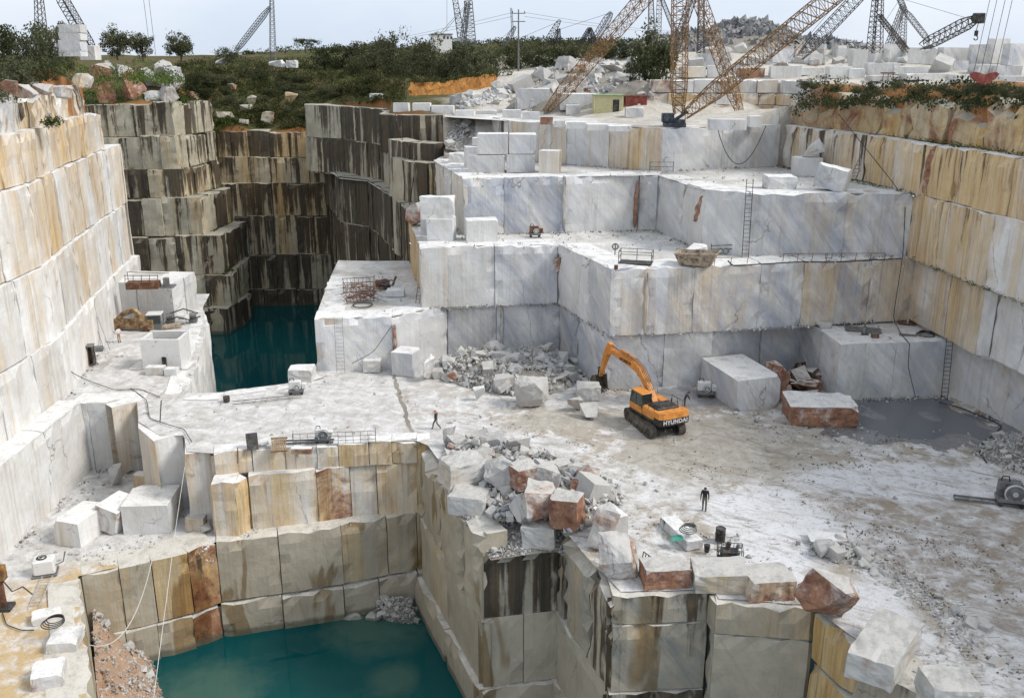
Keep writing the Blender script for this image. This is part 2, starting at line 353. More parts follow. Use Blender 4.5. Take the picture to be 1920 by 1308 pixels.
DARKLEAF = leaf_mat('dark_leaf', (.026, .038, .017), (.075, .09, .04))
SCRUB = leaf_mat('scrub_leaf', (.030, .042, .012), (.10, .10, .035))
GRASS = leaf_mat('grass_leaf', (.045, .08, .015), (.11, .16, .03))
BARK = plain('bark', (.075, .06, .045), .9)
YEL = plain('crane_yellow', (.33, .18, .045), .65, 0, .4, .95)
DARKST = plain('dark_steel', (.045, .045, .045), .6, .2, .3, .3)
GREYST = plain('grey_steel', (.16, .165, .17), .55, .3, .3, .25)
RUST = plain('rusty_steel', (.14, .06, .032), .85, 0, .4, .4)
ORANGE = plain('digger_orange', (.60, .225, .03), .55, 0, .22, .22, .4)
BLACKP = plain('black_paint', (.018, .018, .019), .5, 0, .2)
RUBBER = plain('black_rubber', (.012, .012, .012), .8, 0, .2)
TRACKM = plain('muddy_track', (.11, .095, .078), .8, 0, .3, .2)
WHITEP = plain('white_paint', (.66, .66, .65), .5, 0, .08, .05)
CREAM = plain('cream_paint', (.52, .49, .28), .6, 0, .10, .12)
REDP = plain('dull_red_paint', (.24, .045, .03), .6, 0, .25, .15)
GREENP = plain('faded_green_paint', (.22, .30, .16), .6, 0, .2, .1)
TANP = plain('tan_paint', (.40, .335, .25), .75, 0, .2, .55); FADED = plain('faded_ochre_paint', (.34, .235, .12), .8, 0, .35, .8)
BLUEP = plain('dark_blue_paint', (.02, .03, .048), .5, 0, .2, .15)
ALU = plain('aluminium', (.55, .55, .54), .4, .5, .1)
WOOD = plain('weathered_wood', (.28, .19, .11), .85, 0, .3)
CABLE = plain('cable_black', (.022, .021, .02), .7, 0, .2)
ROPE = plain('pale_rope', (.55, .55, .52), .8, 0, .1)
def glass_mat():
    t = NT('dark_glass'); return t.bsdf((.02, .03, .03), .06, None, 0, .6)
GLASS = glass_mat()
# ------------------------------------------------------------------ sheets of ground and quarry benches
RNG = random.Random(7)
def sheet(name, poly, zf, mat, step=2.0, amp=0.0, holes=(), kind='structure', smooth=True, sc=.35, skirt=0):
    poly = [Vector((p[0], p[1])) for p in poly]; hs = [[Vector((p[0], p[1])) for p in h] for h in holes]
    pts = []; edges = []; 
    for ring in [poly] + hs:
        ring2 = []
        for i, a in enumerate(ring):
            b = ring[(i + 1) % len(ring)]; n = max(1, int((b - a).length / step))
            ring2 += [a.lerp(b, k / n) for k in range(n)]
        s = len(pts); pts += ring2; edges += [(s + i, s + (i + 1) % len(ring2)) for i in range(len(ring2))]
    x0 = min(p.x for p in poly); x1 = max(p.x for p in poly); y0 = min(p.y for p in poly); y1 = max(p.y for p in poly)
    r = random.Random(len(name))
    for i in range(int((x1 - x0) / step) + 1):
        for j in range(int((y1 - y0) / step) + 1):
            x = x0 + (i + r.uniform(.2, .8)) * step; y = y0 + (j + r.uniform(.2, .8)) * step
            if inpoly(x, y, poly) and not any(inpoly(x, y, h) for h in hs): pts.append(Vector((x, y)))
    res = delaunay_2d_cdt(pts, edges, [], 0, 1e-4)
    vs, fs = res[0], res[2]; keep = []
    for f in fs:
        cx = sum(vs[i].x for i in f) / len(f); cy = sum(vs[i].y for i in f) / len(f)
        if inpoly(cx, cy, poly) and not any(inpoly(cx, cy, h) for h in hs): keep.append(tuple(f))
    V = []
    for p in vs:
        z = zf(p.x, p.y) if callable(zf) else zf
        V.append((p.x, p.y, z + (nz((p.x, p.y, 3.3), sc, 4) * amp if amp else 0)))
    o = mesh_obj(name, V, keep, mat, None, smooth)
    bm = bmesh.new(); bm.from_mesh(o.data); bmesh.ops.recalc_face_normals(bm, faces=bm.faces)
    if sum(f.normal.z for f in bm.faces) < 0: bmesh.ops.reverse_faces(bm, faces=bm.faces)
    if skirt:
        es = [e for e in bm.edges if e.is_boundary and all(abs(v.co.x) < 95 and 18.5 < v.co.y < 180 for v in e.verts)]
        r_ = bmesh.ops.extrude_edge_only(bm, edges=es)
        for v in r_['geom']:
            if isinstance(v, bmesh.types.BMVert): v.co.z -= skirt
        bmesh.ops.recalc_face_normals(bm, faces=bm.faces)
    bm.to_mesh(o.data); bm.free()
    return tag(o, kind=kind)

def one_block(parent, a, b, z0, z1, depth, col, r, amp=.05, chip=.12, rag=0.0, name='marble_block', batter=0.0, cell=.8, mat=None):
    """a single quarried block: front face from a to b (pit on the right-hand side), top and side faces"""
    a = Vector((a[0], a[1], 0)); b = Vector((b[0], b[1], 0)); L = (b - a).length; t = (b - a) / L; n = Vector((t.y, -t.x, 0))
    hh = z1 - z0; nx = max(2, min(9, int(L / cell))); nv = max(2, min(8, int(hh / cell))); nd = 3
    sd = r.uniform(0, 99); rows = nv + nd; V = []
    for i in range(nx + 1):
        s = i / nx
        ragz = (noise.fractal(Vector(((a + t * (s * L)).x * .35, (a + t * (s * L)).y * .35, sd * .1)), 1, 2, 4) * rag) if rag else 0
        for m in range(rows + 1):
            if m <= nv: q = m / nv; dep = -batter * (1 - q); z = z0 + (hh + ragz) * q
            else: dep = depth * (m - nv) / nd; z = z1 + ragz * (1 - (m - nv) / nd * .3)
            p = a + t * (s * L) - n * dep; p.z = z
            am = amp
            if m == nv: p += n * (-r.random() ** 3 * chip * 1.6); p.z -= r.random() ** 3 * chip
            elif i in (0, nx) and m < nv: p += n * (-r.random() ** 3 * chip)
            k = noise.fractal(p * .45 + Vector((sd, 0, 0)), 1, 2, 3)
            if m <= nv: p += n * k * am
            else: p.z += k * min(am, .08)
            V.append(p)
    w = rows + 1; F = []
    for i in range(nx):
        for m in range(rows):
            F.append((i * w + m, (i + 1) * w + m, (i + 1) * w + m + 1, i * w + m + 1))
    k = len(V)
    for e in (a, b): p = e - n * depth; V.append(Vector((p.x, p.y, z0)))
    F.append(tuple([m for m in range(w)] + [k]))
    F.append(tuple([nx * w + m for m in range(w - 1, -1, -1)] + [k + 1]))
    o = mesh_obj(name, [p - parent.location for p in V], F, mat or MARBLE, parent)
    o.color = col
    return o

def jit(col, r, s=.5):
    o, k, g, u = col
    f = lambda x: max(0, min(1.3, x * r.uniform(1 - s, 1 + s) + r.uniform(-.05, .05) * (x > 0)))
    return (f(o), f(k), f(g), f(u))
def bench(parent, pts, z0, z1, w=4.5, depth=2.4, col=(.3, .2, .5, 0), amp=.05, proud=.10, gap=.05, chip=.14, rag=0.0, seed=0, zj=.05, batter=0.0, name='marble_block', js=.5, exact=False, tan=False):
    r = random.Random(seed or int(abs(pts[0][0] * 31 + pts[0][1] * 17 + z0 * 7)))
    for i in range(len(pts) - 1):
        a = Vector(pts[i][:2]); b = Vector(pts[i + 1][:2]); L = (b - a).length
        c0 = pts[i][2] if len(pts[i]) > 2 and isinstance(pts[i][2], tuple) else col
        n = 1 if exact else max(1, round(L / w))
        cuts = [0] + [(k + r.uniform(-.22, .22)) / n for k in range(1, n)] + [1]
        t = (b - a).normalized(); nn = Vector((t.y, -t.x))
        for k in range(n):
            pr = r.uniform(-proud, proud); ga = r.uniform(.4, 1.2) * gap
            p = a + (b - a) * cuts[k] + t * ga + nn * pr; q = a + (b - a) * cuts[k + 1] - t * ga + nn * pr
            mt = (TAN if tan is True else tan) if tan else None
            one_block(parent, p, q, z0 + r.uniform(.0, .05), z1 + r.uniform(-zj, zj), depth * r.uniform(.85, 1.15), jit(c0, r, js), r, amp, chip, rag, name, batter, .8, mt)

    # the solid rock the blocks are still part of
    P = [Vector(p[:2]) for p in pts]; V = []
    for i, p in enumerate(P):
        d = (P[min(i + 1, len(P) - 1)] - P[max(i - 1, 0)]).normalized(); q = p - Vector((d.y, -d.x)) * .5
        if i == 0: q -= d * .25
        if i == len(P) - 1: q += d * .25
        V += [Vector((q.x, q.y, z0 - .3)) - parent.location, Vector((q.x, q.y, z1 - .35 - rag * .8)) - parent.location]
    mesh_obj('rock_core', V, [(2 * i, 2 * i + 2, 2 * i + 3, 2 * i + 1) for i in range(len(P) - 1)], ((TAN if tan is True else tan) if tan else MARBLE), parent).color = col

def wall(label, cat='quarry wall', at=(0, 0, 0), name='quarry_wall'):
    return empty(name, at, label, cat)

# ------------------------------------------------------------------ levels
ZL, ZW = -6.6, -15.0                    # lower ledge, water
T1, T2, T3, T4 = 5.4, 11.6, 17.6, 22.3  # bench tops on the right

# ---- hill ground round the pit -----------------------------------------------------------
CPS = []
for u, v, Y in [(400, 250, 173), (480, 250, 173), (600, 246, 173), (380, 205, 182), (500, 200, 184), (600, 205, 180), (360, 140, 196), (500, 135, 212),
                (330, 118, 215), (430, 112, 235), (560, 118, 240), (700, 150, 190), (640, 140, 210), (760, 150, 200), (720, 190, 160), (880, 140, 200),
                (790, 212, 132), (860, 216, 130), (930, 165, 165), (975, 138, 205), (870, 185, 148), (830, 178, 152), (900, 150, 190), (1000, 220, 122), (1150, 226, 118),
                (1300, 240, 108), (1440, 225, 108), (1060, 190, 140), (1150, 175, 150), (1000, 140, 190), (1100, 140, 190), (1200, 130, 185), (1250, 218, 124), (1400, 212, 124),
                (1300, 140, 150), (1420, 140, 150), (1300, 124, 175), (1550, 150, 110), (1700, 152, 100), (1850, 150, 93), (1550, 125, 150), (1750, 125, 150), (1900, 125, 150),
                (1600, 96, 260), (1300, 100, 260), (200, 120, 130), (120, 118, 110), (30, 118, 95), (250, 118, 150), (300, 130, 170), (60, 100, 150), (200, 108, 220), (800, 104, 330), (1000, 104, 330), (500, 104, 330)]:
    CPS.append(PY(u, v, Y))
for x, y, z in [(-60, 60, 27.5), (-90, 60, 27.5), (-60, 90, 27.5), (50, 60, 27), (60, 90, 27.5), (90, 60, 27), (-130, 120, 28), (-160, 230, 27), (170, 200, 27), (120, 150, 27.5), (55, 30, 26), (-55, 30, 27), (0, 0, 22), (0, 400, 27), (300, 300, 26), (-300, 300, 26), (-55, 128, 24.6), (-62, 150, 24), (-66, 172, 23.5), (-75, 160, 24), (-62, 161, 23.6), (-56, 163, 23), (-52, 173.5, 19), (-9, 122, 18), (-4, 120.5, 18), (1, 119, 19.5), (-5, 124, 20), (1, 122, 21), (-4, 128, 22.2), (20, 126.5, 22.3), (26, 126.5, 22.3), (32, 126.5, 22.3), (37, 124, 23), (20, 131, 26.4), (26, 131, 26.5), (32, 131, 26.6), (38, 131, 26.8), (35, 113, 23.2), (36, 120, 23.5), (40, 107, 26.5), (40, 118, 26.9), (42, 98, 26.8), (43.5, 88, 26.8), (45.5, 76, 26.8), (40.3, 87, 25.4), (38.3, 97.3, 25.2), (36, 104, 24.8), (42.3, 75, 25.4), (46, 52, 25.4), (-45.3, 84, 26.6), (-45, 66, 26.6), (-48.6, 109, 26.8), (-69, 159, 22.2), (-63, 159, 22.2), (-57, 159.5, 22.2)]:
    CPS.append(Vector((x, y, z)))
def TZ(x, y):
    a = b = 0
    for p in CPS:
        d = (x - p.x) ** 2 + (y - p.y) ** 2 + 2.0
        w = 1 / (d * d); a += w * p.z; b += w
    return a / b
def TZn(x, y):
    d = math.hypot(x, y)
    z = TZ(x, y) if d < 420 else 26
    if x < -12 or y > 210: z += nz((x, y, 1), .06, 4) * .9
    return z + nz((x, y, 1), .3, 3) * .18
PIT = [(-45.2, 20), (-45, 60), (-45.2, 84), (-48.6, 109.6), (-57, 113.2), (-76, 119.4), (-81, 150), (-79, 158.5), (-69.5, 158.6), (-65, 158.4), (-57, 159), (-55, 171), (-60, 173.2), (-35.5, 173.8), (-34.2, 165), (-27, 157.4), (-18.4, 147.3), (-17.2, 134.4), (-12.5, 132), (-9.5, 132), (-8.6, 120), (-1, 118.8), (3, 116.6), (6.3, 113.8), (16.7, 106.7), (31.2, 112), (32.6, 111.6), (35.8, 104), (38.2, 97.3), (40.2, 87), (42.2, 75), (46.8, 47), (51.2, 20)]
sheet('hill_ground', [(-150, 18), (-150, 330), (150, 330), (150, 18), (52, 18), *PIT[::-1], (-49, 18)], TZn, TERR, 3.2, skirt=7)
def far_z(x, y): return 26 + nz((x, y, 5), .004, 3) * 3
sheet('far_plain', [(-4000, 20), (-4000, 7000), (4000, 7000), (4000, 20), (148, 20), (148, 328), (-148, 328), (-148, 20)], lambda x, y: 26 + (nz((x, y, 5), .004, 3) * 2 if math.hypot(x, y) < 1500 else 0), TERR, 110)

# ---- far back wall (stained black) ----------------------------------------------------------------------
fw = wall('tall black and ochre streaked quarry wall of six benches behind the far teal pool', at=(-45, 171, ZW))
lv = [-16.5, -11.9, -5.4, 1.7, 7.6, 12.3, 16.9]
for k in range(6):
    sb = .55 * k; xl = -53 - (k > 1) * 2 - (k > 3) * 3
    bench(fw, [(xl, 169.6 + sb), (-44, 170.2 + sb), (-33, 171 + sb)], lv[k], lv[k + 1], 3.6, 3.0, [(.7, 1.15, .3, .1), (.7, 1.2, .3, .1), (.8, 1.15, .3, .15), (1.0, 1.1, .25, .3), (.9, .92, .2, .1), (.9, 1.0, .2, .1)][k], .10, .22, .06, .25, seed=40 + k, tan=AGED, zj=.22, js=.18)

# ---- left buttress -----------------------------------------------------------------------------------------
bw = wall('stepped grey buttress with black streaks left of the far teal pool', at=(-58, 154, ZW))
bl = [-16, -10.6, -5.2, 1.2, 7.4, 12, 17.2, 22.5]
bp = [([(-58, 150.5), (-47.6, 151.5), (-46.5, 163)], (.5, 1.1, .3, 0)),
      ([(-62, 153.5), (-55, 153.0), (-47.5, 153.8), (-47.5, 168)], (.5, .95, .3, .1)),
      ([(-70, 155), (-63.8, 153.6), (-56, 153.2), (-48.3, 154.2), (-48.6, 170)], (.6, 1.02, .3, 0)),
      ([(-72, 156), (-64.5, 154.5), (-58, 154.3), (-51.8, 155), (-50.8, 170)], (.6, 1.05, .2, .15)),
      ([(-74, 157), (-67, 155.6), (-60, 155.2), (-54.5, 156), (-52.5, 170)], (.6, .98, .3, .05)),
      ([(-76, 158), (-68, 156.2), (-61, 156.0), (-55.3, 156.6), (-52.8, 170)], (.4, .85, .3, .25)),
      ([(-78, 159), (-69.5, 157.4), (-65, 157.2), (-55.8, 157.8), (-53.2, 171)], (.4, .95, .3, .25))]
for k, (pl, c) in enumerate(bp): bench(bw, pl, bl[k], bl[k + 1], 3.6, 3.2, c, .12, .3, .06, .3, seed=60 + k, zj=.3, js=.4, tan=AGED)
for k in range(1, 7):
    pl = bp[k][0]; sheet('quarry_ledge', [(pl[0][0], pl[0][1] - 4), (pl[-2][0] - .4, pl[-2][1] + .3), (pl[-2][0] - .5, pl[-2][1] + 12), (pl[-2][0] - 3, pl[-2][1] + 12), (pl[-2][0] - 3, pl[-2][1] + 2), (pl[0][0], pl[0][1] + 2)], bl[k] - .35, DIRT, 1.8, .12)
ob = wall('pale marble block shelf at the far end of the left floor carrying the red basket', at=(-43, 108, 0))
bench(ob, [(-47.5, 107.2, (.05, .03, .3, 0)), (-39.9, 106.6, (.3, .3, .3, .1)), (-39.2, 113)], -.3, 4.5, 4, 3, (.1, .1, .3, 0), .06, .08, seed=79)
sheet('quarry_ledge', [(-47.5, 107.6), (-40.2, 107), (-39.6, 113), (-47.5, 114)], 4.4, LEDGE, 1.2, .05)

# ---- long left wall -----------------------------------------------------------------------------------------
lw = wall('long bright white and yellow left quarry wall running away in tall courses', at=(-40, 90, 0))
LW = (.42, .03, .12, 0)
bench(lw, [(-39.6, 40), (-38.9, 62), (-38.9, 79.2)], ZL - .5, .25, 7, 3.2, (.32, 0, .12, 0), .06, .06, .03, .2, seed=81, js=.18)
bench(lw, [(-42.0, 40), (-40.9, 70), (-41.0, 81), (-44.2, 96), (-47.2, 112), (-47.8, 118)], -.3, 5.6, 6.5, 3, (.42, .06, .12, 0), .07, .10, .03, .2, seed=82, js=.18)
bench(lw, [(-42.2, 40), (-41.2, 70), (-41.3, 81), (-44.6, 96), (-47.6, 112), (-48.4, 116.5)], 5.6, 12.2, 6.0, 3, (.62, .12, .12, 0), .07, .05, .03, .16, seed=83, js=.18, zj=.06)
bench(lw, [(-42.5, 40), (-41.5, 70), (-41.7, 81), (-44.9, 95), (-47.9, 112), (-48.8, 118.5)], 12.25, 19.4, 4.6, 3, (.85, .22, .12, .05), .08, .08, .03, .18, seed=84, js=.18, zj=.08)
bench(lw, [(-42.9, 40), (-42.0, 70), (-42.3, 82), (-45.2, 95), (-48.1, 110), (-48.9, 114)], 19.4, 23.6, 3.6, 3, (.98, .28, .15, .12), .14, .12, .04, .3, seed=85, js=.18, zj=.12)
bench(lw, [(-43.3, 40), (-42.6, 62), (-42.7, 72, (.5, .3, .3, .5)), (-43.6, 84), (-45.4, 95), (-47.6, 105), (-48.2, 108.5)], 23.6, 27.0, 2.8, 3.4, (.9, .8, .2, .3), .30, .4, .08, .7, rag=1.3, seed=86, js=.18, zj=.7)
bench(lw, [(-48.3, 108.3), (-57, 112), (-76, 118), (-80, 150)], 19, 26.6, 5, 3, (.6, .5, .3, .1), .3, .2, seed=88, rag=.6)
bench(lw, [(-48.6, 118.2), (-60, 122), (-78, 128)], ZW, 19.2, 5, 3, (.6, .5, .3, .1), .3, .2, seed=89)
sheet('quarry_ledge', [(-46, 40), (-39.0, 40), (-38.95, 79), (-46, 79.5)], .12, LEDGE, 2, .05)

# ---- stained wall that closes the pool on the right -----------------------------------------------------
sw = wall('dark stained stepped wall turning the corner right of the far teal pool', at=(-24, 146, ZW))
bench(sw, [(-33.8, 171), (-27.2, 148.5), (-22.3, 144.5), (-15.2, 124.5), (-12, 112)], ZW - 1, -5.2, 4, 3, (.5, 1.40, .3, 0), .12, .2, seed=90, tan=AGED, js=.2)
bench(sw, [(-34.0, 171.5), (-27.2, 149), (-22.3, 145), (-15.2, 125), (-12.2, 113)], -5.2, 4.4, 3.6, 3, (.5, 1.40, .3, 0), .12, .25, seed=91, tan=AGED, js=.2)
bench(sw, [(-34.2, 172), (-27.4, 149.5), (-22.5, 145.4), (-15.4, 125.3), (-12.4, 113)], 4.4, 11.7, 3.6, 3, (.5, 1.37, .4, .1), .12, .25, seed=92, tan=AGED, js=.2)
bench(sw, [(-35, 162), (-33.9, 159), (-27.4, 155), (-20.4, 145.5), (-16.5, 134), (-13.3, 129.5), (-10.6, 128.2)], 11.4, 17.0, 3.6, 3.2, (.45, 1.05, .35, .05), .12, .25, seed=93, tan=AGED, js=.3)
bench(sw, [(-35, 163, (.25, 0.97, .2, 0)), (-34.4, 159.6, (.25, 0.97, .2, 0)), (-27.8, 155.5, (.3, 1.32, .4, 0)), (-19.6, 146, (.5, 1.17, .4, .1)), (-18.4, 133, (.35, 1.22, .3, .1)), (-12.6, 130.5), (-9, 131)], 17, 22.2, 4.2, 3.6, (.4, 1.0, .35, .05), .12, .2, seed=94, tan=AGED, js=.3)
bench(sw, [(-16.2, 126.5), (-12.5, 121.5), (-9.2, 119.4), (-8.6, 116)], 4, 17.0, 2.6, 2.6, (.6, .95, .35, .05), .15, .3, seed=95, tan=AGED, js=.35)
bench(sw, [(-16.6, 129), (-13.4, 124.3), (-10, 122)], 4, 19.2, 2.6, 2.6, (.5, 1.0, .35, .05), .15, .3, seed=96, tan=AGED, js=.35)
sheet('quarry_ledge', [(-36, 172), (-27.2, 148.6), (-22.2, 144.6), (-15.2, 124.6), (-12, 112), (-8, 114), (-11, 128), (-20, 149), (-30, 173)], 11.5, LEDGE, 2, .08)
sheet('quarry_ledge', [(-17, 133.5), (-16.2, 127), (-12.4, 122), (-9, 119.5), (-6, 121), (-8, 131), (-17, 135)], 16.85, LEDGE, 1.5, .08)

# ---- right-hand benches --------------------------------------------------------------------------------
rw1 = wall('lowest white bench face behind the rubble heap and the orange excavator', at=(5, 90, 0))
GW = (.22, .16, 1.0, 0)
bench(rw1, [(-21.2, 106.5, (.5, .2, .5, 0)), (-19.4, 88.2, (.2, .04, .8, 0)), (-11.9, 89.0, (.18, .03, .6, 0)), (-6.7, 93.4), (5.0, 94.4, (.2, .03, .8, 0)), (8.7, 82.6), (18.9, 84.2, (.10, .04, 1.0, 0)), (29.6, 89.6)], -.3, T1, 6.3, 3, GW, .08, .09, .035, .34, seed=101)
rw1b = wall('left white marble end of the lowest bench standing over the far teal pool', at=(-20, 95, ZW))
bench(rw1b, [(-21.6, 107), (-20.6, 97), (-19.9, 88.0)], ZW - 1, -.3, 5, 3, (.5, .15, .4, 0), .08, .1, seed=102)
eb = wall('boxy grey marble bench with a ladder in the right-hand corner of the floor', at=(35, 80, 0))
bench(eb, [(28.6, 90.5, (.05, .3, 1.1, .15)), (29.6, 80.2), (39.9, 81.4), (41.6, 81.6)], -.3, 5.2, 4.2, 2.6, (.15, .16, 1.1, .02), .06, .06, .02, .14, seed=103)
sheet('quarry_ledge', [(28.8, 90), (29.7, 80.5), (40.6, 81.7), (41.5, 92), (30, 95)], 5.12, LEDGE, 1.6, .05)
sheet('quarry_ledge', [(-21.2, 106.5), (-19.4, 88.5), (-11.9, 89.3), (-6.7, 93.7), (5, 94.7), (8.7, 83.0), (18.9, 84.6), (29.6, 90), (29, 93), (3, 97), (-9, 97), (-9, 115), (-22, 116)], T1 - .08, LEDGE, 1.6, .07)
rw2 = wall('second white bench face with diagonal grey veins above the lowest bench', at=(8, 90, T1))
bench(rw2, [(-12.4, 112, (.95, .15, .1, 0)), (-10.2, 100, (.95, .12, .1, 0)), (-9.3, 92.5, (.3, .06, .55, 0)), (4.7, 94.3, (.12, .04, .75, .05)), (9.0, 82.4, (.4, .05, .5, 0)), (12.2, 82.8, (.5, .15, .85, 0)), (27.5, 85.8, (.72, .32, 1.1, .05)), (38.7, 87.9), (40.4, 88.2)], T1 - .1, T2, 6.0, 3, GW, .08, .09, .035, .34, seed=104)
sheet('quarry_ledge', [(-12.4, 111), (-9.3, 92.9), (4.7, 94.7), (9.0, 82.8), (27.5, 86.2), (39.5, 88.3), (40, 90), (20, 105), (-4, 106), (-10, 118)], T2 - .08, LEDGE, 1.6, .07)
rw3 = wall('third white bench face under the big stacked blocks and the tall ladder', at=(15, 97, T2))
bench(rw3, [(-9.8, 119, (.8, .55, .1, 0)), (-7.0, 107, (.95, .35, .1, 0)), (-5.2, 99.6, (.3, .15, .9, 0)), (5.8, 101.0, (.4, .18, .85, .05)), (14.0, 103.2, (.35, .1, .6, .35)), (15.9, 102.6, (.2, .05, .7, .12)), (18.7, 91.0, (.15, .05, .8, 0)), (22.6, 88.4, (.6, .34, 1.0, .05)), (37.9, 88.2)], T2 - .1, T3, 6.2, 3, GW, .08, .09, .035, .34, seed=105)
sheet('quarry_ledge', [(-9.8, 118), (-5.2, 100), (5.8, 101.4), (15.9, 103), (18.7, 91.4), (22.6, 88.8), (38.6, 88.6), (39, 100), (33, 114), (17, 109), (6, 116), (0, 122), (-9, 124)], T3 - .08, LEDGE, 1.6, .10)
rw4 = wall('top white bench face below the yellow crane plateau', at=(16, 110, T3))
bench(rw4, [(-2.5, 124.5, (.6, .6, .2, .3)), (-.2, 118, (.7, .5, .3, .2)), (3.3, 115.9, (.75, .25, .2, 0)), (6.4, 113, (.6, .35, .8, .12)), (16.7, 105.9, (.35, .2, .8, 0)), (24, 108.5, (.4, .38, .5, 0)), (31.3, 111.2)], T3 - .1, T4, 5.6, 3, (.4, .3, .4, .1), .08, .08, .03, .2, seed=106)
sheet('crane_plateau', [(-9, 131), (-9, 127), (-.2, 118.4), (3.3, 116.3), (6.4, 113.4), (16.7, 106.3), (31.3, 111.6), (33, 126), (20, 128), (0, 132)], T4 - .06, LEDGE, 1.6, .06)

ret = wall('yellowish retaining wall of stacked blocks behind the yellow derrick', at=(27, 128, T4))
bench(ret, [(18.5, 128.6), (27, 127.6), (34.5, 127.0), (37.5, 120)], T4 - .2, 23.7, 2.6, 2, (.95, .5, .3, .1), .06, .2, .05, .2, seed=161, js=.7)
bench(ret, [(18.5, 128.9), (27, 127.9), (34.7, 127.3), (38, 120)], 23.75, 25.2, 2.9, 2, (1.0, .4, .3, .1), .06, .25, .05, .2, seed=162, js=.7)
bench(ret, [(18.5, 129.2), (27, 128.2), (35, 127.6), (38.2, 120)], 25.25, 26.9, 2.7, 2, (.6, .4, .4, .4), .06, .25, .05, .2, seed=163, js=.7)
# ---- right wall -----------------------------------------------------------------------------------------------
rr = wall('tall ochre stained right quarry wall rising to a soil and grass rim', at=(39, 85, 0))
OC = (1.05, .72, .2, .05)
bench(rr, [(40.2, 83.2), (40.4, 81.6), (42.3, 74.9), (43.6, 66), (46, 50), (50, 26)], -.3, 5.6, 5.6, 3, (.45, .12, .6, 0), .07, .08, .03, .16, seed=111, js=.3)
bench(rr, [(38.6, 88.0, (.8, .3, .9, .1)), (39.3, 81.6, (1.05, .25, .35, .15)), (39.7, 76.2, (.25, .03, .4, 0)), (40.6, 75.6, (.35, .03, .4, 0)), (41.6, 68), (43.6, 56), (48, 28)], T1 + .1, T2, 5.0, 3, (.6, .06, .3, .1), .09, .09, .04, .2, seed=112, js=.15)
bench(rr, [(37.9, 88.4, (1.0, .6, .25, .05)), (39.2, 75.4, (.72, .4, .2, 0)), (40.8, 66, (.95, .4, .2, 0)), (43, 54), (47.6, 28)], T2, T3, 6.4, 3, (.65, .06, .25, 0), .09, .10, .03, .2, seed=113, js=.15)
bench(rr, [(31.6, 111.0, (.85, .85, .25, .1)), (33.8, 104, (1.1, .75, .2, .2)), (36.2, 97.6, (1.0, .72, .25, .3)), (38.2, 86.4, (1.15, .7, .2, .25)), (39.8, 75, (1.05, .65, .2, .1)), (41.6, 63), (44, 48), (48, 28)], T3, T4, 4.6, 3, OC, .14, .16, .04, .28, seed=114, js=.12)
bench(rr, [(32.2, 112, (.7, .6, .3, .6)), (35.0, 105, (.9, .5, .2, .6)), (37.4, 98, (.95, .4, .2, .55)), (39.4, 87, (.95, .4, .2, .6)), (41.2, 75, (.5, .25, .2, .8)), (43, 63), (46, 46), (50, 28)], T4, 25.7, 6.0, 3.2, (1.1, .6, .2, .6), .38, .22, .03, .8, rag=1.5, seed=115, zj=.5, js=.12, tan=AGED)

# ---- front wall of the platform and the near pool -----------------------------------------------------
pw = wall('ochre and grey front wall of the white platform above the near teal pool', at=(-16, 68, ZW))
PA = [XY(398, 853, 0), XY(470, 845, 0), XY(592, 838, 0), XY(690, 832, 0), XY(781, 829, 0), XY(806, 828, 0)]
PB = [XY(393, 905, -1.9), XY(440, 903, -1.9), XY(465, 893, -1.9), XY(592, 880, -1.9), XY(655, 872, -1.9), XY(781, 862, -1.9), XY(808, 860, -1.9)]
bench(pw, [(x, y + .25) for x, y in PA], -2.0, -.02, 2.4, 1.6, (.95, .45, .1, .2), .08, .10, .04, .25, seed=121, zj=.04)
bench(pw, [(PB[0][0], PB[0][1] + .1, (1.0, .3, .1, .3)), (PB[1][0], PB[1][1], (1.2, .3, .1, .2)), (PB[2][0], PB[2][1], (1.1, .32, .1, .1)), (PB[3][0], PB[3][1], (.95, .45, .1, .55)), (PB[4][0], PB[4][1], (.85, .3, .1, .05)), PB[5]], -6.9, -1.95, 3.6, 2.6, (1.1, .35, .1, .1), .07, .10, .04, .25, seed=122, js=.15)
LC = [XY(152, 1080, ZL), XY(222, 1066, ZL), XY(283, 1053, ZL), XY(352, 1036, ZL), XY(404, 1018, ZL), XY(521, 1003, ZL), XY(639, 987, ZL), XY(781, 962, ZL), XY(808, 958, ZL)]
cc = [(.85, .4, .1, .3), (.6, .2, .1, 0), (.9, .3, .1, .05), (.8, .7, .1, 1.05), (.35, .16, .15, 0), (.30, .28, .15, 0), (.6, .6, .15, 0)]
bench(pw, [(*LC[i], cc[min(i, 6)]) for i in range(9)], -11.9, ZL + .02, 4.2, 2.6, cc[0], .07, .08, .04, .25, seed=123, tan=True, zj=.04, js=.25)
LD = [(x + .0, y - .35) for x, y in LC]
cd = [(.5, .2, .1, .2), (.4, .1, .1, 0), (.6, .3, .1, .1), (.6, .3, .1, 1.0), (.25, .05, .15, 0), (.5, .25, .15, .15), (.25, .1, .15, 0)]
bench(pw, [(*LD[i], cd[min(i, 6)]) for i in range(9)], ZW - 1.5, -12, 4.0, 2.6, cd[0], .07, .12, .05, .35, seed=124, tan=True, zj=.1, js=.25)
qw = wall('narrow tan quay wall at the lower left with the sandy ledge on top', at=(-28, 52, ZW))
QW = [(-25.0, 30), XY(178, 1308, ZL), XY(163, 1180, ZL), XY(152, 1084, ZL)]
bench(qw, QW, ZW - 1, ZL + .02, 8, 2.4, (.35, .06, .1, .05), .08, .08, .04, .25, seed=125, tan=True)
lo = wall('white and brown marble face below the left end of the platform', at=(-37, 80, ZL))
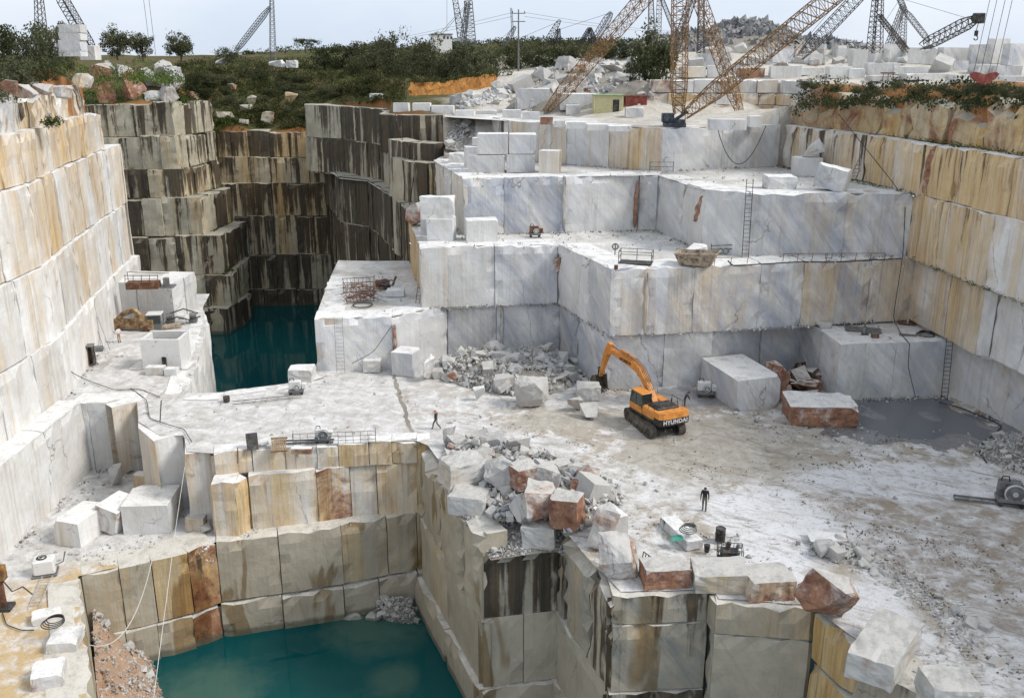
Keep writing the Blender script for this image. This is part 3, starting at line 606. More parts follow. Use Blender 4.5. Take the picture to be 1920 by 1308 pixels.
bench(lo, [(-40, 79.2, (.15, .03, .3, 0)), (-38.6, 79.2, (.15, .03, .3, 0)), (-33.6, 80.0, (.7, .5, .1, .3)), XY(258, 742, 0)], ZL - .3, -.02, 5, 2.6, (.15, .05, .3, 0), .06, .06, .03, .2, seed=126)
# free standing columns between the platform and the lower ledge
def column(pts, z0, z1, col, label):
    """upright marble column from a four point plan"""
    w_ = MB(); r = random.Random(int(pts[0][0] * 100)); v = []; n = 5
    cx = sum(p[0] for p in pts) / 4; cy = sum(p[1] for p in pts) / 4
    for k in range(n + 1):
        for p in pts:
            f = 1 - .02 * (k / n) ** 2
            v.append((cx + (p[0] - cx) * f + r.uniform(-.05, .05), cy + (p[1] - cy) * f + r.uniform(-.05, .05), z0 + (z1 - z0) * k / n + (r.uniform(-.1, .05) if k == n else 0)))
    f = [(k * 4 + i, k * 4 + (i + 1) % 4, k * 4 + 4 + (i + 1) % 4, k * 4 + 4 + i) for k in range(n) for i in range(4)] + [(3, 2, 1, 0), (n * 4, n * 4 + 1, n * 4 + 2, n * 4 + 3)]
    o = w_.add(v, f).build('marble_column', MARBLE); o.color = col
    return tag(o, label, 'marble column')
def quad(a, b, d): # front edge a-b, going back d
    return [a, b, (b[0] - .5, b[1] + d), (a[0] - .5, a[1] + d)]
column([XY(258, 800, 0), XY(291, 832, -.2), XY(300, 765, 0), XY(258, 745, 0)], ZL - .2, -.02, (.75, .35, .2, .1), 'brown streaked wedge shaped marble column left of the tall white column')
column([XY(289, 826, -.1), XY(342, 814, -.1), XY(345, 778, 0), XY(296, 782, 0)], ZL - .2, -.05, (.08, .02, .3, 0), 'tall clean white marble column at the left end of the platform')
column([XY(345, 856, -.3), XY(394, 850, -.3), XY(396, 800, 0), XY(346, 806, 0)], ZL - .2, -.15, (.75, .25, .1, .45), 'rusty white marble column right of the tall white column')

# promontory running towards the viewer
pr = wall('tan near promontory wall facing the near pool and the viewer', at=(0, 54, ZW))
A0 = XY(784, 832, 0); A1 = (-2.45, 55.1)
bench(pr, [(A0[0] - .9, A0[1] + 2.2), A0, (-5.6, 64.4), (-3.6, 58.6), A1], ZL, -.5, 5.0, 2.4, (.45, .12, .1, .1), .22, .15, .05, .7, rag=.9, seed=131, tan=True, zj=.5)
B0 = XY(785, 968, ZL); B1 = XY(905, 1162, ZL)
bench(pr, [B0, B1], -12.0, ZL, 9, 2.2, (.40, .16, .05, 0), .07, .06, .03, .25, seed=132, tan=True)
bench(pr, [(B0[0] - .45, B0[1] - .4), (B1[0] - .35, B1[1] - .6)], ZW - 1.5, -12.05, 8, 2.6, (.35, .2, .05, 0), .07, .06, .04, .3, seed=133, tan=True)
F1a = XY(905, 1162, ZL); F1b = XY(1048, 1146, ZL)
bench(pr, [(F1a[0] + .1, F1a[1] + .15), (F1b[0], F1b[1] + .1)], ZL, -1.6, 9, 3.2, (.4, 1.0, .9, .05), .10, .06, .03, .5, seed=134, tan=True)
bench(pr, [F1a, F1b], -12.0, ZL, 3.2, 3, (.2, .30, .2, 0), .06, .05, .03, .25, seed=135, tan=True)
bench(pr, [(F1a[0] - .3, F1a[1] - .4), (F1b[0], F1b[1] - .3)], ZW - 1.5, -12.05, 4.5, 3, (.12, .06, .1, 0), .06, .05, .03, .25, seed=136, tan=True)
G0 = (3.0, 56.6); G1 = (5.9, 47.6)
bench(pr, [G0, (3.4, 55.1), (4.8, 51), G1], ZL, -.3, 9, 2.6, (.5, .78, .5, .05), .16, .08, .03, .8, seed=137, tan=True, rag=.3)
bench(pr, [(G0[0] - .2, G0[1] - .1), (G1[0] - .1, G1[1] - .2)], -12, ZL - .02, 9, 2.6, (.28, .12, .2, 0), .07, .06, .03, .3, seed=138, tan=True)
bench(pr, [(G0[0] - .5, G0[1] - .2), (G1[0] - .2, G1[1] - .5)], ZW - 1.5, -12.02, 9, 2.6, (.2, .1, .2, 0), .07, .06, .03, .3, seed=139, tan=True)
f2 = wall('dark grey streaked near wall under the row of brown edge stones', at=(10, 48, ZW))
H0 = G1; H1 = (11.6, 48.0); H2 = (11.75, 46.9); H3 = (17.1, 46.2)
HD = (.35, 1.08, 1.2, 0)
bench(f2, [H0, H1], -2.0, -.08, 9, 2.4, (.4, .85, .8, 0), .07, .05, .03, .3, seed=141, tan=True)
bench(f2, [(H0[0] + .05, H0[1] - .1), (H1[0], H1[1] - .1)], ZL, -2.02, 9, 2.4, HD, .06, .05, .03, .25, seed=142, tan=True)
bench(f2, [(H0[0] - .1, H0[1] - .3), (H1[0], H1[1] - .25)], -12, ZL - .02, 9, 2.4, (.35, .95, 1.1, 0), .06, .05, .03, .25, seed=143, tan=True)
bench(f2, [(H0[0] - .1, H0[1] - .5), (H1[0], H1[1] - .45)], ZW - 1.5, -12.02, 9, 2.4, (.12, .4, .6, 0), .06, .05, .03, .25, seed=144, tan=True)
f3 = wall('brown and olive near wall below the slumped brown boulder', at=(15, 46, ZW))
bench(f3, [H1, H2, H3], -2.1, -.1, 7, 2.4, (.75, .5, .5, .15), .07, .05, .03, .3, seed=145, tan=True, js=.2)
bench(f3, [(H1[0], H1[1] - .1), (H2[0], H2[1] - .15), (H3[0], H3[1] - .15)], -9, -2.12, 7, 2.4, (.5, .45, .5, 0), .06, .05, .03, .25, seed=146, tan=True, js=.2)
bench(f3, [(H1[0], H1[1] - .2), (H2[0], H2[1] - .3), (H3[0], H3[1] - .3)], ZW - 1.5, -9.02, 7, 2.4, (.3, .25, .4, 0), .06, .05, .03, .25, seed=147, tan=True, js=.2)
f4 = wall('orange and black striped near wall running off to the lower right', at=(20, 42, ZW))
H4 = XY(1608, 1212, 0); H5 = XY(1740, 1322, 0); H6 = (22.5, 30)
bench(f4, [(17.2, 46.1, (.9, .35, .3, .2)), H4, H5, H6], -3.2, -.1, 4.5, 2.4, (.5, .75, .5, 0), .08, .05, .03, .35, seed=148, tan=True)
bench(f4, [(17.15, 45.8, (.95, .4, .3, .2)), (H4[0] - .15, H4[1] - .25), (H5[0] - .2, H5[1] - .3), (22.2, 30)], -9, -3.25, 5, 2.4, (.9, .65, .5, .2), .08, .05, .03, .35, seed=149, tan=True)

# ---- floors and water ---------------------------------------------------------------------------------
FL = [(-43, 79.6), XY(256, 745, 0), XY(260, 790, 0), XY(300, 815, 0), XY(345, 815, 0), XY(350, 845, 0), XY(398, 848, 0), XY(470, 840, 0), XY(592, 833, 0), XY(778, 824, 0),
      (A0[0] + .8, A0[1] - .2), (-4.9, 64.6), (-2.6, 59), (1, 57.2), (3.2, 56.9), (3.7, 55.1), (5.1, 51.1), (6.4, 48.1), (11.9, 48.4), (12.0, 47.3), (17.0, 46.7), (H4[0] + .5, H4[1] + .3), (H5[0] + .6, H5[1] + .2), (23, 30), (60, 26), (46, 84),
      (42, 92), (29, 93), (18, 89), (10, 88), (6, 98), (-8, 98), (-12, 92), (-19.6, 92), (-20.0, 87.6), XY(540, 717, 0), XY(417, 733, 0), XY(353, 735, 0), XY(388, 612, 0), XY(380, 577, 0), (-40, 120), (-52, 120), (-44, 84)]
def floor_z(x, y):
    z = nz((x, y, 0), .12, 4) * .10 - .06
    if x > 3: z += nz((x * .8, y, 2), .35, 4) * .14
    q = math.hypot(x - 35.5, (y - 76) * 1.1)
    if q < 7.5: z += (nz((x, y, 7), .45, 4) * .12 - .13) * min(1, (7.5 - q) / 3)
    return z
sheet('quarry_floor', FL, floor_z, FLOOR, .9)
sheet('lower_ledge', [(-45, 28), (-25.6, 28), (QW[1][0] - .5, QW[1][1]), (QW[3][0] - .4, QW[3][1] + .4), *[(x, y + .4) for x, y in LC[1:5]], (PB[0][0] + .3, PB[0][1] + .6), (-29, 82), (-45, 82)], ZL - .06, FLOOR, .9, .08)
tag(mesh_obj('near_pool_water', [(-32, 20, ZW), (30, 20, ZW), (30, 74, ZW), (-32, 74, ZW)], [(0, 1, 2, 3)], POOL), kind='structure')
tag(mesh_obj('far_pool_water', [(-60, 74, ZW + .002), (-8, 74, ZW + .002), (-8, 176, ZW + .002), (-60, 176, ZW + .002)], [(0, 1, 2, 3)], POOL), kind='structure')
# rough flank of the left floor above the far pool
lf = wall('pale rough edge of the left floor dropping into the far teal pool', at=(-34, 95, ZW))
bench(lf, [XY(420, 735, 0), XY(353, 736, 0)], ZW - 1, -.05, 5, 2, (.1, .03, .2, 0), .1, .1, seed=151)
FE = [XY(353, 736, 0), XY(372, 668, 0), XY(388, 612, 0), XY(381, 577, 0)]
bench(lf, FE, ZW - 1, -.05, 6, 2.0, (.12, .05, .15, 0), .35, .2, .02, .6, seed=152)
bench(lf, [XY(592, 702, 0), XY(540, 718, 0), XY(420, 731, 0)], ZW - 1, -.05, 5, 1.2, (.1, .03, .2, 0), .2, .1, seed=153)

# soil joint across the floor and the orange bank beside the dirt road
js_ = []
for u, v in [(738, 700), (744, 722), (752, 748), (762, 780), (770, 806), (777, 826)]: js_.append(PZ(u, v, 0))
jr = random.Random(3); V = []; F = []; n = 0
for i in range(len(js_) - 1):
    for k in range(6):
        p = js_[i].lerp(js_[i + 1], k / 6); w = .10 + .14 * jr.random(); ox = jr.uniform(-.12, .12)
        z = floor_z(p.x, p.y) + .012; V += [(p.x - w + ox, p.y, z), (p.x + w + ox, p.y, z)]
        if n: F.append((2 * n - 2, 2 * n - 1, 2 * n + 1, 2 * n))
        n += 1
tag(mesh_obj('floor_joint', V, F, DIRT), kind='structure')
def soil_mat():
    t = NT('orange_soil'); P = t.n('NewGeometry').outputs['Position']
    n1 = t.noise(t.vm('MULTIPLY', P, (1, 1, .3)), .9, 8, .7, .4); n2 = t.noise(P, 3, 6, .7)
    c = t.mix(t.rng(n1, .36, .62), (.50, .25, .075), (.30, .14, .05)); c = t.mix(t.rng(n2, .55, .7, 0, .7), c, (.12, .08, .04))
    return t.bsdf(c, .95, t.bump(t.math('ADD', n1, n2), .9, .4), 0, .1)
SOIL = soil_mat()

pp_ = [XY(u, v, 0) for u, v in [(1590, 752), (1700, 744), (1772, 744), (1840, 766), (1890, 796), (1880, 830), (1790, 846), (1700, 826), (1610, 800)]]
sheet('puddle', pp_, -.15, PUD, 3)
# ------------------------------------------------------------------ loose blocks, boulders and rubble
def PT(u, v):
    """where the sight line meets the hill ground"""
    a = (u - 960) / FPX; b = (654 - v) / FPX; dy = CT + b * ST; dz = -ST + b * CT
    t = 95.0
    while t < 420:
        x, y, z = a * t, dy * t, HC + dz * t
        if z < TZn(x, y) and not inpoly(x, y, PIT): break
        t += .5
    return Vector((a * t, dy * t, TZn(a * t, dy * t)))
def rock_geo(dx, dy, dz, seed, kind='block', rough=0):
    r = random.Random(seed); pts = []
    if kind == 'block':
        for sx in (-1, 1):
            for sy in (-1, 1):
                for sz in (0, 1):
                    j = .10 if rough else .045
                    cx = sx * dx / 2 * (1 - r.uniform(0, j) * 1.2); cy = sy * dy / 2 * (1 - r.uniform(0, j) * 1.2); cz = dz * sz * (1 - r.uniform(0, j)) if sz else 0
                    if r.random() < (.45 if rough else .22):        # a knocked off corner
                        k = r.uniform(.08, .32)
                        pts += [(cx * (1 - k), cy, cz), (cx, cy * (1 - k), cz), (cx, cy, cz + (dz * k * .8 if not sz else -dz * k * .8))]
                    else:
                        k = min(dx, dy, dz) * .03
                        pts += [(cx - math.copysign(k, cx), cy, cz), (cx, cy - math.copysign(k, cy), cz), (cx, cy, cz + (k if not sz else -k))]
    else:
        n = 9 if kind == 'shard' else 15
        for i in range(n):
            p = Vector((r.gauss(0, 1), r.gauss(0, 1), r.gauss(0, 1))).normalized()
            p = Vector((max(-.72, min(.72, p.x)), max(-.72, min(.72, p.y)), max(-.66, min(.66, p.z)))) * r.uniform(.85, 1.1)
            pts.append((p.x * dx * .68, p.y * dy * .68, (p.z + .6) * dz * .8))
    v, f = hull(pts)
    z0 = min(p.z for p in v); v = [Vector((p.x, p.y, p.z - z0)) for p in v]
    if rough:
        bm = bmesh.new(); vv = [bm.verts.new(p) for p in v]
        for q in f: bm.faces.new([vv[i] for i in q])
        bmesh.ops.triangulate(bm, faces=bm.faces)
        for _ in range(rough + 1):
            bmesh.ops.subdivide_edges(bm, edges=[e for e in bm.edges if e.calc_length() > .35], cuts=1, use_grid_fill=True)
        bmesh.ops.triangulate(bm, faces=bm.faces)
        bm.normal_update(); s = min(dx, dy, dz)
        for p in bm.verts:
            k = noise.fractal(p.co * (1.3 / max(.6, s * .5)) + Vector((seed, 0, 0)), 1, 2, 4)
            p.co += p.normal * k * s * .07
        bm.verts.index_update(); v = [p.co.copy() for p in bm.verts]; f = [tuple(x.index for x in q.verts) for q in bm.faces]; bm.free()
    return v, f
RSEED = [500]
def rock(p, w, d, h, kind='block', rz=0.0, tilt=(0, 0), col=(.1, .05, .4, 0), label=None, cat='marble block', group=None, name='marble_block', rough=0, mat=None, sink=.04):
    RSEED[0] += 1
    v, f = rock_geo(w, d, h, RSEED[0], kind, rough)
    if tilt != (0, 0):
        m = Euler((math.radians(tilt[0]), math.radians(tilt[1]), 0)).to_matrix(); v = [m @ q for q in v]; z0 = min(q.z for q in v); v = [Vector((q.x, q.y, q.z - z0)) for q in v]
    o = mesh_obj(name, v, f, mat or (STONE if name in ('boulder', 'stone', 'edge_stone', 'broken_slab', 'crag') else MARBLE)); o.location = (p[0], p[1], p[2] - sink); o.rotation_euler = (0, 0, math.radians(rz)); o.color = col
    return tag(o, label, cat, group)
def rk(u, v, z, wp, hp, d, label, col=(.1, .05, .4, 0), kind='block', rz=0, tilt=(0, 0), rough=0, cat='marble block', group=None, name='marble_block', Y=None, k=None):
    """u, v: photo pixel of the middle of the front lower edge; wp, hp: seen size in photo pixels; d: depth in metres"""
    p = PT(u, v) if z == 't' else (PY(u, v, Y) if z is None else PZ(u, v, z))
    m = MPP(p); ca = p.y / math.hypot(p.y, HC - p.z)
    h = hp * m / ca
    if k: h *= k
    return rock((p.x, p.y + d / 2 * .9, p.z), wp * m, d, h, kind, rz, tilt, col, label, cat, group, name, rough)
WH = (.10, .10, .4, .05); GY = (.05, .08, .9, 0); OCH = (.85, .1, .1, .1); RED = (.2, .1, .1, 1.05); BRN = (.8, .25, .2, .6); PALE = (.25, .05, .2, .1)

# stack on the third bench
rk(912, 323, T3, 70, 32, 2.6, 'lower front left white block of the stack of seven on the third bench', GY)
rk(976, 323, T3, 54, 33, 2.4, 'grey streaked block under the right upper block of the stack of seven', (.1, .3, .8, 0))
b = rk(924, 290, None, 60, 38, 2.6, 'upper left white block of the stack of seven', GY, Y=PZ(912, 323, T3).y + .2); b.location.z = T3 + 1.95
b = rk(980, 290, None, 52, 36, 2.6, 'upper right white block with a dark streak in the stack of seven', (.2, .35, .7, 0), Y=PZ(912, 323, T3).y + .3); b.location.z = T3 + 1.98
rk(886, 315, T3, 30, 40, 2.6, 'tall narrow white block at the left of the stack of seven', WH, rz=8)
b = rk(898, 273, None, 26, 14, 1.6, 'small flat white block lying on the tall narrow block', WH, Y=PZ(886, 315, T3).y + 1.0); b.location.z = T3 + 2.45
rk(856, 305, T3, 30, 18, 2, 'small low white block at the left end of the third bench', WH, rough=1)
rk(1032, 325, T3, 38, 42, 2.2, 'yellow stained upright block right of the stack of seven', OCH, rz=-12)
# second bench, left
rk(827, 452, T2, 50, 42, 2.4, 'lower white block at the left end of the second bench', WH, rz=-6)
b = rk(820, 408, None, 66, 42, 2.6, 'big white block resting on the lower block at the left end of the second bench', (.1, .05, .3, .12), Y=PZ(827, 452, T2).y + .3, rough=1); b.location.z = T2 + 2.2
rk(800, 440, T2, 22, 44, 2.4, 'narrow grey block behind the stacked pair on the second bench', GY)
rk(775, 425, T2, 32, 42, 2.6, 'white and orange boulder at the ochre corner of the second bench', (.3, .1, .2, .7), 'angular', cat='boulder', name='boulder')
rk(902, 453, T2, 60, 40, 2.4, 'white block with a red left edge standing alone on the second bench', (.05, .03, .25, .25), rz=8)
# third bench, right
rk(1517, 330, T3, 48, 34, 2.4, 'white block carrying the pointed slab at the right end of the third bench', WH)
b = rk(1524, 298, None, 42, 50, 1.6, 'pointed white slab standing on a block at the right end of the third bench', WH, 'shard', rough=1, Y=PZ(1517, 330, T3).y + .2, cat='marble slab', name='marble_slab'); b.location.z = T3 + 1.85
rk(1466, 355, T3, 58, 25, 2.2, 'low white block with a pinkish top on the third bench', (.1, .05, .4, .25), rough=1)
rk(1562, 360, T3, 60, 42, 2.6, 'grey tilted block with a brown end on the third bench', (.1, .1, .9, .35), rz=-28, tilt=(0, 12), rough=1)
# main floor
rk(761, 704, 0, 44, 44, 2.4, 'upright grey cut block against the lowest bench', GY, rz=-18)
rk(697, 697, 0, 34, 22, 1.6, 'small cream block with a dark drilled side by the lowest bench', (.3, .25, .2, .1), rough=1)
rk(806, 716, 0, 34, 40, 1.6, 'white slab with a brown side leaning at the left of the rubble heap', (.2, .05, .3, .4), 'shard', rough=1, cat='marble slab', name='marble_slab')
rk(897, 752, 0, 24, 32, .9, 'small pointed white slab standing in front of the rubble heap', (.25, .05, .3, .25), 'shard', cat='marble slab', name='marble_slab')
rk(1000, 768, 0, 68, 46, 3.0, 'large pale boulder in front of the rubble heap', (.15, .05, .3, .2), 'angular', rough=2, cat='boulder', name='boulder')
rk(1104, 750, 0, 46, 25, 2.2, 'white rounded boulder under the excavator bucket', (.1, .05, .4, .25), 'block', rough=2, cat='boulder', name='boulder')
rk(1080, 773, 0, 34, 22, 1.6, 'small white and orange boulder left of the excavator tracks', (.2, .05, .2, .6), 'shard', rough=1, cat='boulder', name='boulder')
rk(1107, 786, 0, 36, 22, 1.5, 'small white boulder nearest the excavator tracks', WH, 'angular', rough=1, cat='boulder', name='boulder')
rk(1400, 765, 0, 92, 58, 7.0, 'huge white cut block lying by the grey bench', (.1, .2, .9, 0), rz=16, rough=0)
rk(1464, 752, 0, 46, 62, 3.6, 'broken rust brown end beside the huge white cut block', (.1, .5, .2, 1.1), 'angular', rough=2, cat='boulder', name='boulder')
rk(1546, 800, 0, 128, 40, 4.0, 'big brick red slab with a white top on the floor', (.05, .1, .1, 1.25), rz=-4, rough=2, cat='marble slab', name='marble_slab')
for i, (u, v, w, h, t) in enumerate([(1500, 738, 60, 26, 20), (1528, 722, 70, 24, 38), (1490, 715, 60, 20, 30), (1540, 742, 40, 24, 15), (1512, 704, 54, 16, 44), (1470, 745, 36, 18, 10), (1520, 735, 50, 40, 50), (1545, 728, 44, 36, 40), (1500, 722, 40, 44, 55), (1482, 730, 50, 30, 28), (1556, 706, 34, 40, 48), (1515, 748, 60, 16, 8), (1530, 700, 30, 40, 52)]):
    rk(u, v, 0, w, h, 1.0, 'dark rusty broken slab in the collapsed pile before the grey bench', (.3, 1.0, .3, .9), 'shard', rz=i * 35, tilt=(t, t * .6), rough=1, group='dark broken slabs by the grey bench', cat='broken slab', name='broken_slab')
# blocks on the low left ledge
rk(140, 1022, ZL, 56, 44, 3.8, 'white block with a tan front nearest the left wall on the low ledge', (.45, .05, .2, .1), rz=-14)
rk(205, 1000, ZL, 48, 44, 3.0, 'tilted white block with an orange patch between two larger blocks', (.05, .02, .25, .55), rz=-16, tilt=(0, 14))
rk(274, 998, ZL, 88, 52, 4.0, 'largest white cut block on the low left ledge', (.3, .05, .2, .15), rz=4)
rk(213, 912, ZL, 26, 32, 1.4, 'small white and pink boulder behind the blocks of the low ledge', (.1, .05, .2, .5), 'angular', rough=1, cat='boulder', name='boulder')
rk(262, 912, ZL, 22, 22, 1.2, 'small yellow block at the foot of the brown face', OCH, rough=1)
rk(366, 996, ZL, 36, 24, 1.5, 'brown stone at the foot of the rusty column', BRN, rough=1, cat='stone', name='stone')
rk(385, 1000, ZL, 20, 13, 1.0, 'small round pale stone by the rusty column', PALE, 'angular', cat='stone', name='stone')
rk(205, 878, ZL, 20, 14, 1.0, 'small grey block at the foot of the white face', WH)
rk(165, 880, ZL, 26, 10, 1.2, 'flat white chip at the foot of the left wall', WH, 'shard', cat='stone', name='stone')
rk(82, 1168, ZL, 52, 13, 1.3, 'long white block lying on the yellow sand', (.5, .2, .3, .2), rz=24, rough=1)
rk(112, 1222, ZL, 56, 18, 2.0, 'white block with wire coiled on top near the lower left edge', (.5, .2, .4, .1), rz=8, rough=1)
rk(80, 1290, ZL, 58, 22, 2.0, 'grey white block with a rusty left side at the lower left corner', (.1, .05, .5, .5), rz=20, rough=1)
# near edge row of stones
rk(1130, 1030, 0, 66, 66, 2.0, 'tall beige and white pointed edge boulder left of the edge row', (.4, .05, .2, .45), 'shard', rz=20, rough=2, cat='boulder', name='boulder')
rk(1146, 1010, 0, 46, 40, 2.0, 'square white block behind the pointed edge boulder', WH, rz=24)
rk(1160, 1092, 0, 82, 62, 2.2, 'beige edge boulder with an orange rim next to the dark edge stone', (.35, .05, .2, .6), 'angular', rz=-24, rough=2, cat='boulder', name='boulder')
rk(1250, 1102, 0, 92, 34, 1.8, 'dark brown rough edge stone', (.3, .4, .2, 1.0), rz=6, rough=2, cat='edge stone', name='edge_stone')
rk(1353, 1112, 0, 106, 35, 2.3, 'widest white topped edge stone with a brown front', (.9, .1, .1, .4), rz=-3, rough=1, cat='edge stone', name='edge_stone')
rk(1445, 1125, 0, 90, 35, 2.3, 'white and brown edge stone left of the slumped boulder', (.8, .2, .1, .5), rz=6, rough=2, cat='edge stone', name='edge_stone')
rk(1540, 1172, 0, 106, 66, 2.0, 'slumped grey and brown boulder hanging over the brown wall', (.5, .4, .5, .75), 'angular', rz=-28, tilt=(4, 18), rough=2, cat='boulder', name='boulder')
rk(1690, 1290, 0, 92, 44, 5.2, 'big rough white boulder with a brown lower side at the right edge', (.3, .05, .2, .3), rz=-38, rough=2, cat='boulder', name='boulder')
rk(1790, 1345, 0, 100, 50, 2.0, 'white boulder cut off by the bottom right of the photo', WH, rough=2, cat='boulder', name='boulder')
rk(1285, 1030, 0, 36, 17, 4.0, 'flat layered white slab with a green rag on it', (.4, .5, .7, .3), rz=20, rough=2, cat='marble slab', name='marble_slab')

# heaps ------------------------------------------------------------------------------------------------------
PROTO = {}
def rproto(i, kind):
    k = (i, kind)
    if k not in PROTO:
        v, f = rock_geo(1, 1, 1, 900 + i * 7, kind, 1 if i < 4 else 0)
        me = bpy.data.meshes.new('stone'); me.from_pydata([tuple(p) for p in v], [], f); me.materials.append(STONE); PROTO[k] = me
    return PROTO[k]
def stone(p, s, r, label, group, cols, cat='stone', flat=.65, name='stone'):
    me = rproto(r.randrange(9), r.choice(['shard', 'angular', 'angular', 'block', 'shard']))
    o = link(bpy.data.objects.new(name, me)); o.location = p
    o.scale = (s * r.uniform(.75, 1.3), s * r.uniform(.7, 1.2), s * flat * r.uniform(.5, 1.25))
    cc_ = r.choice(cols); o.rotation_euler = (r.uniform(-.5, .5), r.uniform(-.5, .5), r.uniform(0, 6.3)); o.color = jit(cc_, r, .4)
    size = 'small' if s < 1.0 else ('middling' if s < 1.7 else 'large')
    hue = 'rust red' if cc_[3] > .65 else ('rust flecked' if cc_[3] > .25 else ('grey' if cc_[2] > .5 else ('cream' if cc_[0] > .2 else 'whitish')))
    return tag(o, size + ' ' + hue + ' ' + label, cat, group)
def chips(name, pts, smin, smax, r, mat, sink=.2):
    m = MB()
    for p in pts:
        s = smin + (smax - smin) * r.random() ** 2.5
        q = Euler((r.uniform(0, 6), r.uniform(0, 6), r.uniform(0, 6))).to_matrix(); e = Vector((s * r.uniform(.7, 1.3), s * r.uniform(.6, 1.1), s * r.uniform(.3, .7)))
        v = []
        for k in range(6):
            d = [(1, 0, 0), (-1, 0, 0), (0, 1, 0), (0, -1, 0), (0, 0, 1), (0, 0, -1)][k]
            w = Vector(d) + Vector((r.uniform(-.5, .5), r.uniform(-.5, .5), r.uniform(-.5, .5))); v.append(Vector(p) + q @ Vector((w.x * e.x, w.y * e.y, w.z * e.z)) * .6 + Vector((0, 0, s * (.3 - sink))))
        m.add(v, [(0, 2, 4), (2, 1, 4), (1, 3, 4), (3, 0, 4), (2, 0, 5), (1, 2, 5), (3, 1, 5), (0, 3, 5)])
    o = m.build(name, mat); o.color = (.15, .25, .8, .15)
    return tag(o, kind='stuff')
def heap(poly, zbase, peak, nbig, nsmall, smin, smax, label, group, cols, cmat, seed, cname, nm='stone', cc=None, hf=None, cmin=.08, cmax=.4, flat=.65):
    """a heap of stones: base mound, single stones, small chips"""
    r = random.Random(seed); poly = [tuple(p[:2]) for p in poly]
    cx = sum(p[0] for p in poly) / len(poly); cy = sum(p[1] for p in poly) / len(poly)
    def edge(x, y):
        d = 1e9
        for i in range(len(poly)):
            a = Vector(poly[i]); b = Vector(poly[(i + 1) % len(poly)]); q = Vector((x, y)); t = max(0, min(1, (q - a).dot(b - a) / max(1e-6, (b - a).length_squared))); d = min(d, (q - a - (b - a) * t).length)
        return d
    zb = zbase if callable(zbase) else (lambda x, y: zbase)
    hh = hf or (lambda x, y: peak * min(1, edge(x, y) / 2.6) ** .8)
    zf = lambda x, y: zb(x, y) + hh(x, y) * (1 + .3 * nz((x, y, seed), .8, 3))
    sheet(cname + '_mound', poly, lambda x, y: zf(x, y) - .05, cmat, .8, .12, kind='structure')
    x0, x1 = min(p[0] for p in poly), max(p[0] for p in poly); y0, y1 = min(p[1] for p in poly), max(p[1] for p in poly)
    def pick():
        while True:
            x, y = r.uniform(x0, x1), r.uniform(y0, y1)
            if inpoly(x, y, poly): return x, y
    for i in range(nbig):
        x, y = pick(); s = smin + (smax - smin) * r.random() ** 3
        stone((x, y, zf(x, y) - s * .12), s, r, label, group, cols, nm, flat, nm)
    P = []
    for i in range(nsmall):
        x, y = pick(); P.append((x, y, zf(x, y)))
    o = chips(cname, P, cmin, cmax, r, STONE)
    if cc: o.color = cc
RC = [WH, WH, GY, PALE, (.2, .1, .5, .3), (.3, .1, .3, .6)]
heap([XY(800, 700, 0), XY(880, 728, 0), XY(960, 742, 0), XY(1050, 735, 0), XY(1090, 712, 0), XY(1075, 690, 0), (8.0, 84.5), (5.2, 93.6), (-6.2, 92.8)], -.05, 1.5, 85, 2600, .5, 1.9,
     'broken stone in the heap beside the excavator bucket', 'broken stones of the heap beside the excavator bucket', RC, DIRT, 11, 'rubble_chips', cmin=.15, cmax=.7)
heap([XY(835, 838, 0), XY(880, 826, 0), XY(960, 832, 0), XY(1060, 862, 0), XY(1165, 915, 0), XY(1168, 948, 0), XY(1100, 990, 0), XY(1060, 1000, 0), (2.8, 56.5), (-1.0, 57.0), (-4, 62.5), (-5.5, 66)], -.1, 1.1, 95, 1700, .6, 1.9,
     'angular stone in the heap on the near promontory', 'angular stones of the heap on the near promontory', RC + RC + [GY, GY, (.2, .3, .6, .5), (.1, .2, .9, .1), (.2, .3, .3, .85)], DIRT, 12, 'promontory_chips', cmin=.15, cmax=.8, flat=.9)
heap([(-3.6, 58.4), (-1.4, 54.8), (3.0, 55.5), (4.4, 54.4), (4.6, 57.6), (2.4, 58.4), (-.5, 60)], lambda x, y: -1.9 + (y - 54.5) * .34, .25, 8, 1800, .35, .9,
     'stone on the crumbly slope above the dark near face', 'stones on the crumbly slope', [GY, PALE], DIRT, 13, 'slope_chips', cmin=.08, cmax=.3)
heap([XY(1510, 1035, 0), XY(1600, 1060, 0), XY(1640, 1075, 0), XY(1610, 1020, 0), XY(1540, 1005, 0)], -.05, .5, 24, 300, .45, 1.2,
     'cobble in the small stone pile on the wet floor', 'cobbles of the small pile on the wet floor', [WH, GY, PALE], FLOOR, 14, 'cobble_chips')
rk(1556, 1022, 0, 80, 14, 1.8, 'white slab with a red streak behind the small cobble pile', (.1, .03, .3, .7), 'angular', rough=1, cat='marble slab', name='marble_slab')
heap([XY(1815, 845, 0), XY(1880, 880, 0), XY(1960, 900, 0), XY(1980, 820, 0), XY(1890, 812, 0), XY(1850, 825, 0)], -.1, .9, 22, 1100, .3, .9,
     'stone in the heap at the foot of the right wall', 'stones of the heap at the foot of the right wall', [WH, PALE, GY], DIRT, 15, 'wall_foot_chips')
heap([XY(670, 1140, ZW), XY(720, 1165, ZW), XY(790, 1172, ZW), (B1[0] - 6.0, B1[1] + 13.5), (-8.2, 70.5), (-11, 69.5)], ZW - .4, 3.4, 24, 900, .5, 1.7,
     'stone in the wet heap in the corner of the near pool', 'stones of the heap in the corner of the near pool', [PALE, PALE, (.3, .3, .3, .1)], DIRT, 16, 'pool_corner_chips')
qd = lambda x, y: (x + 31.6) * .894 + (y - 60.3) * .447
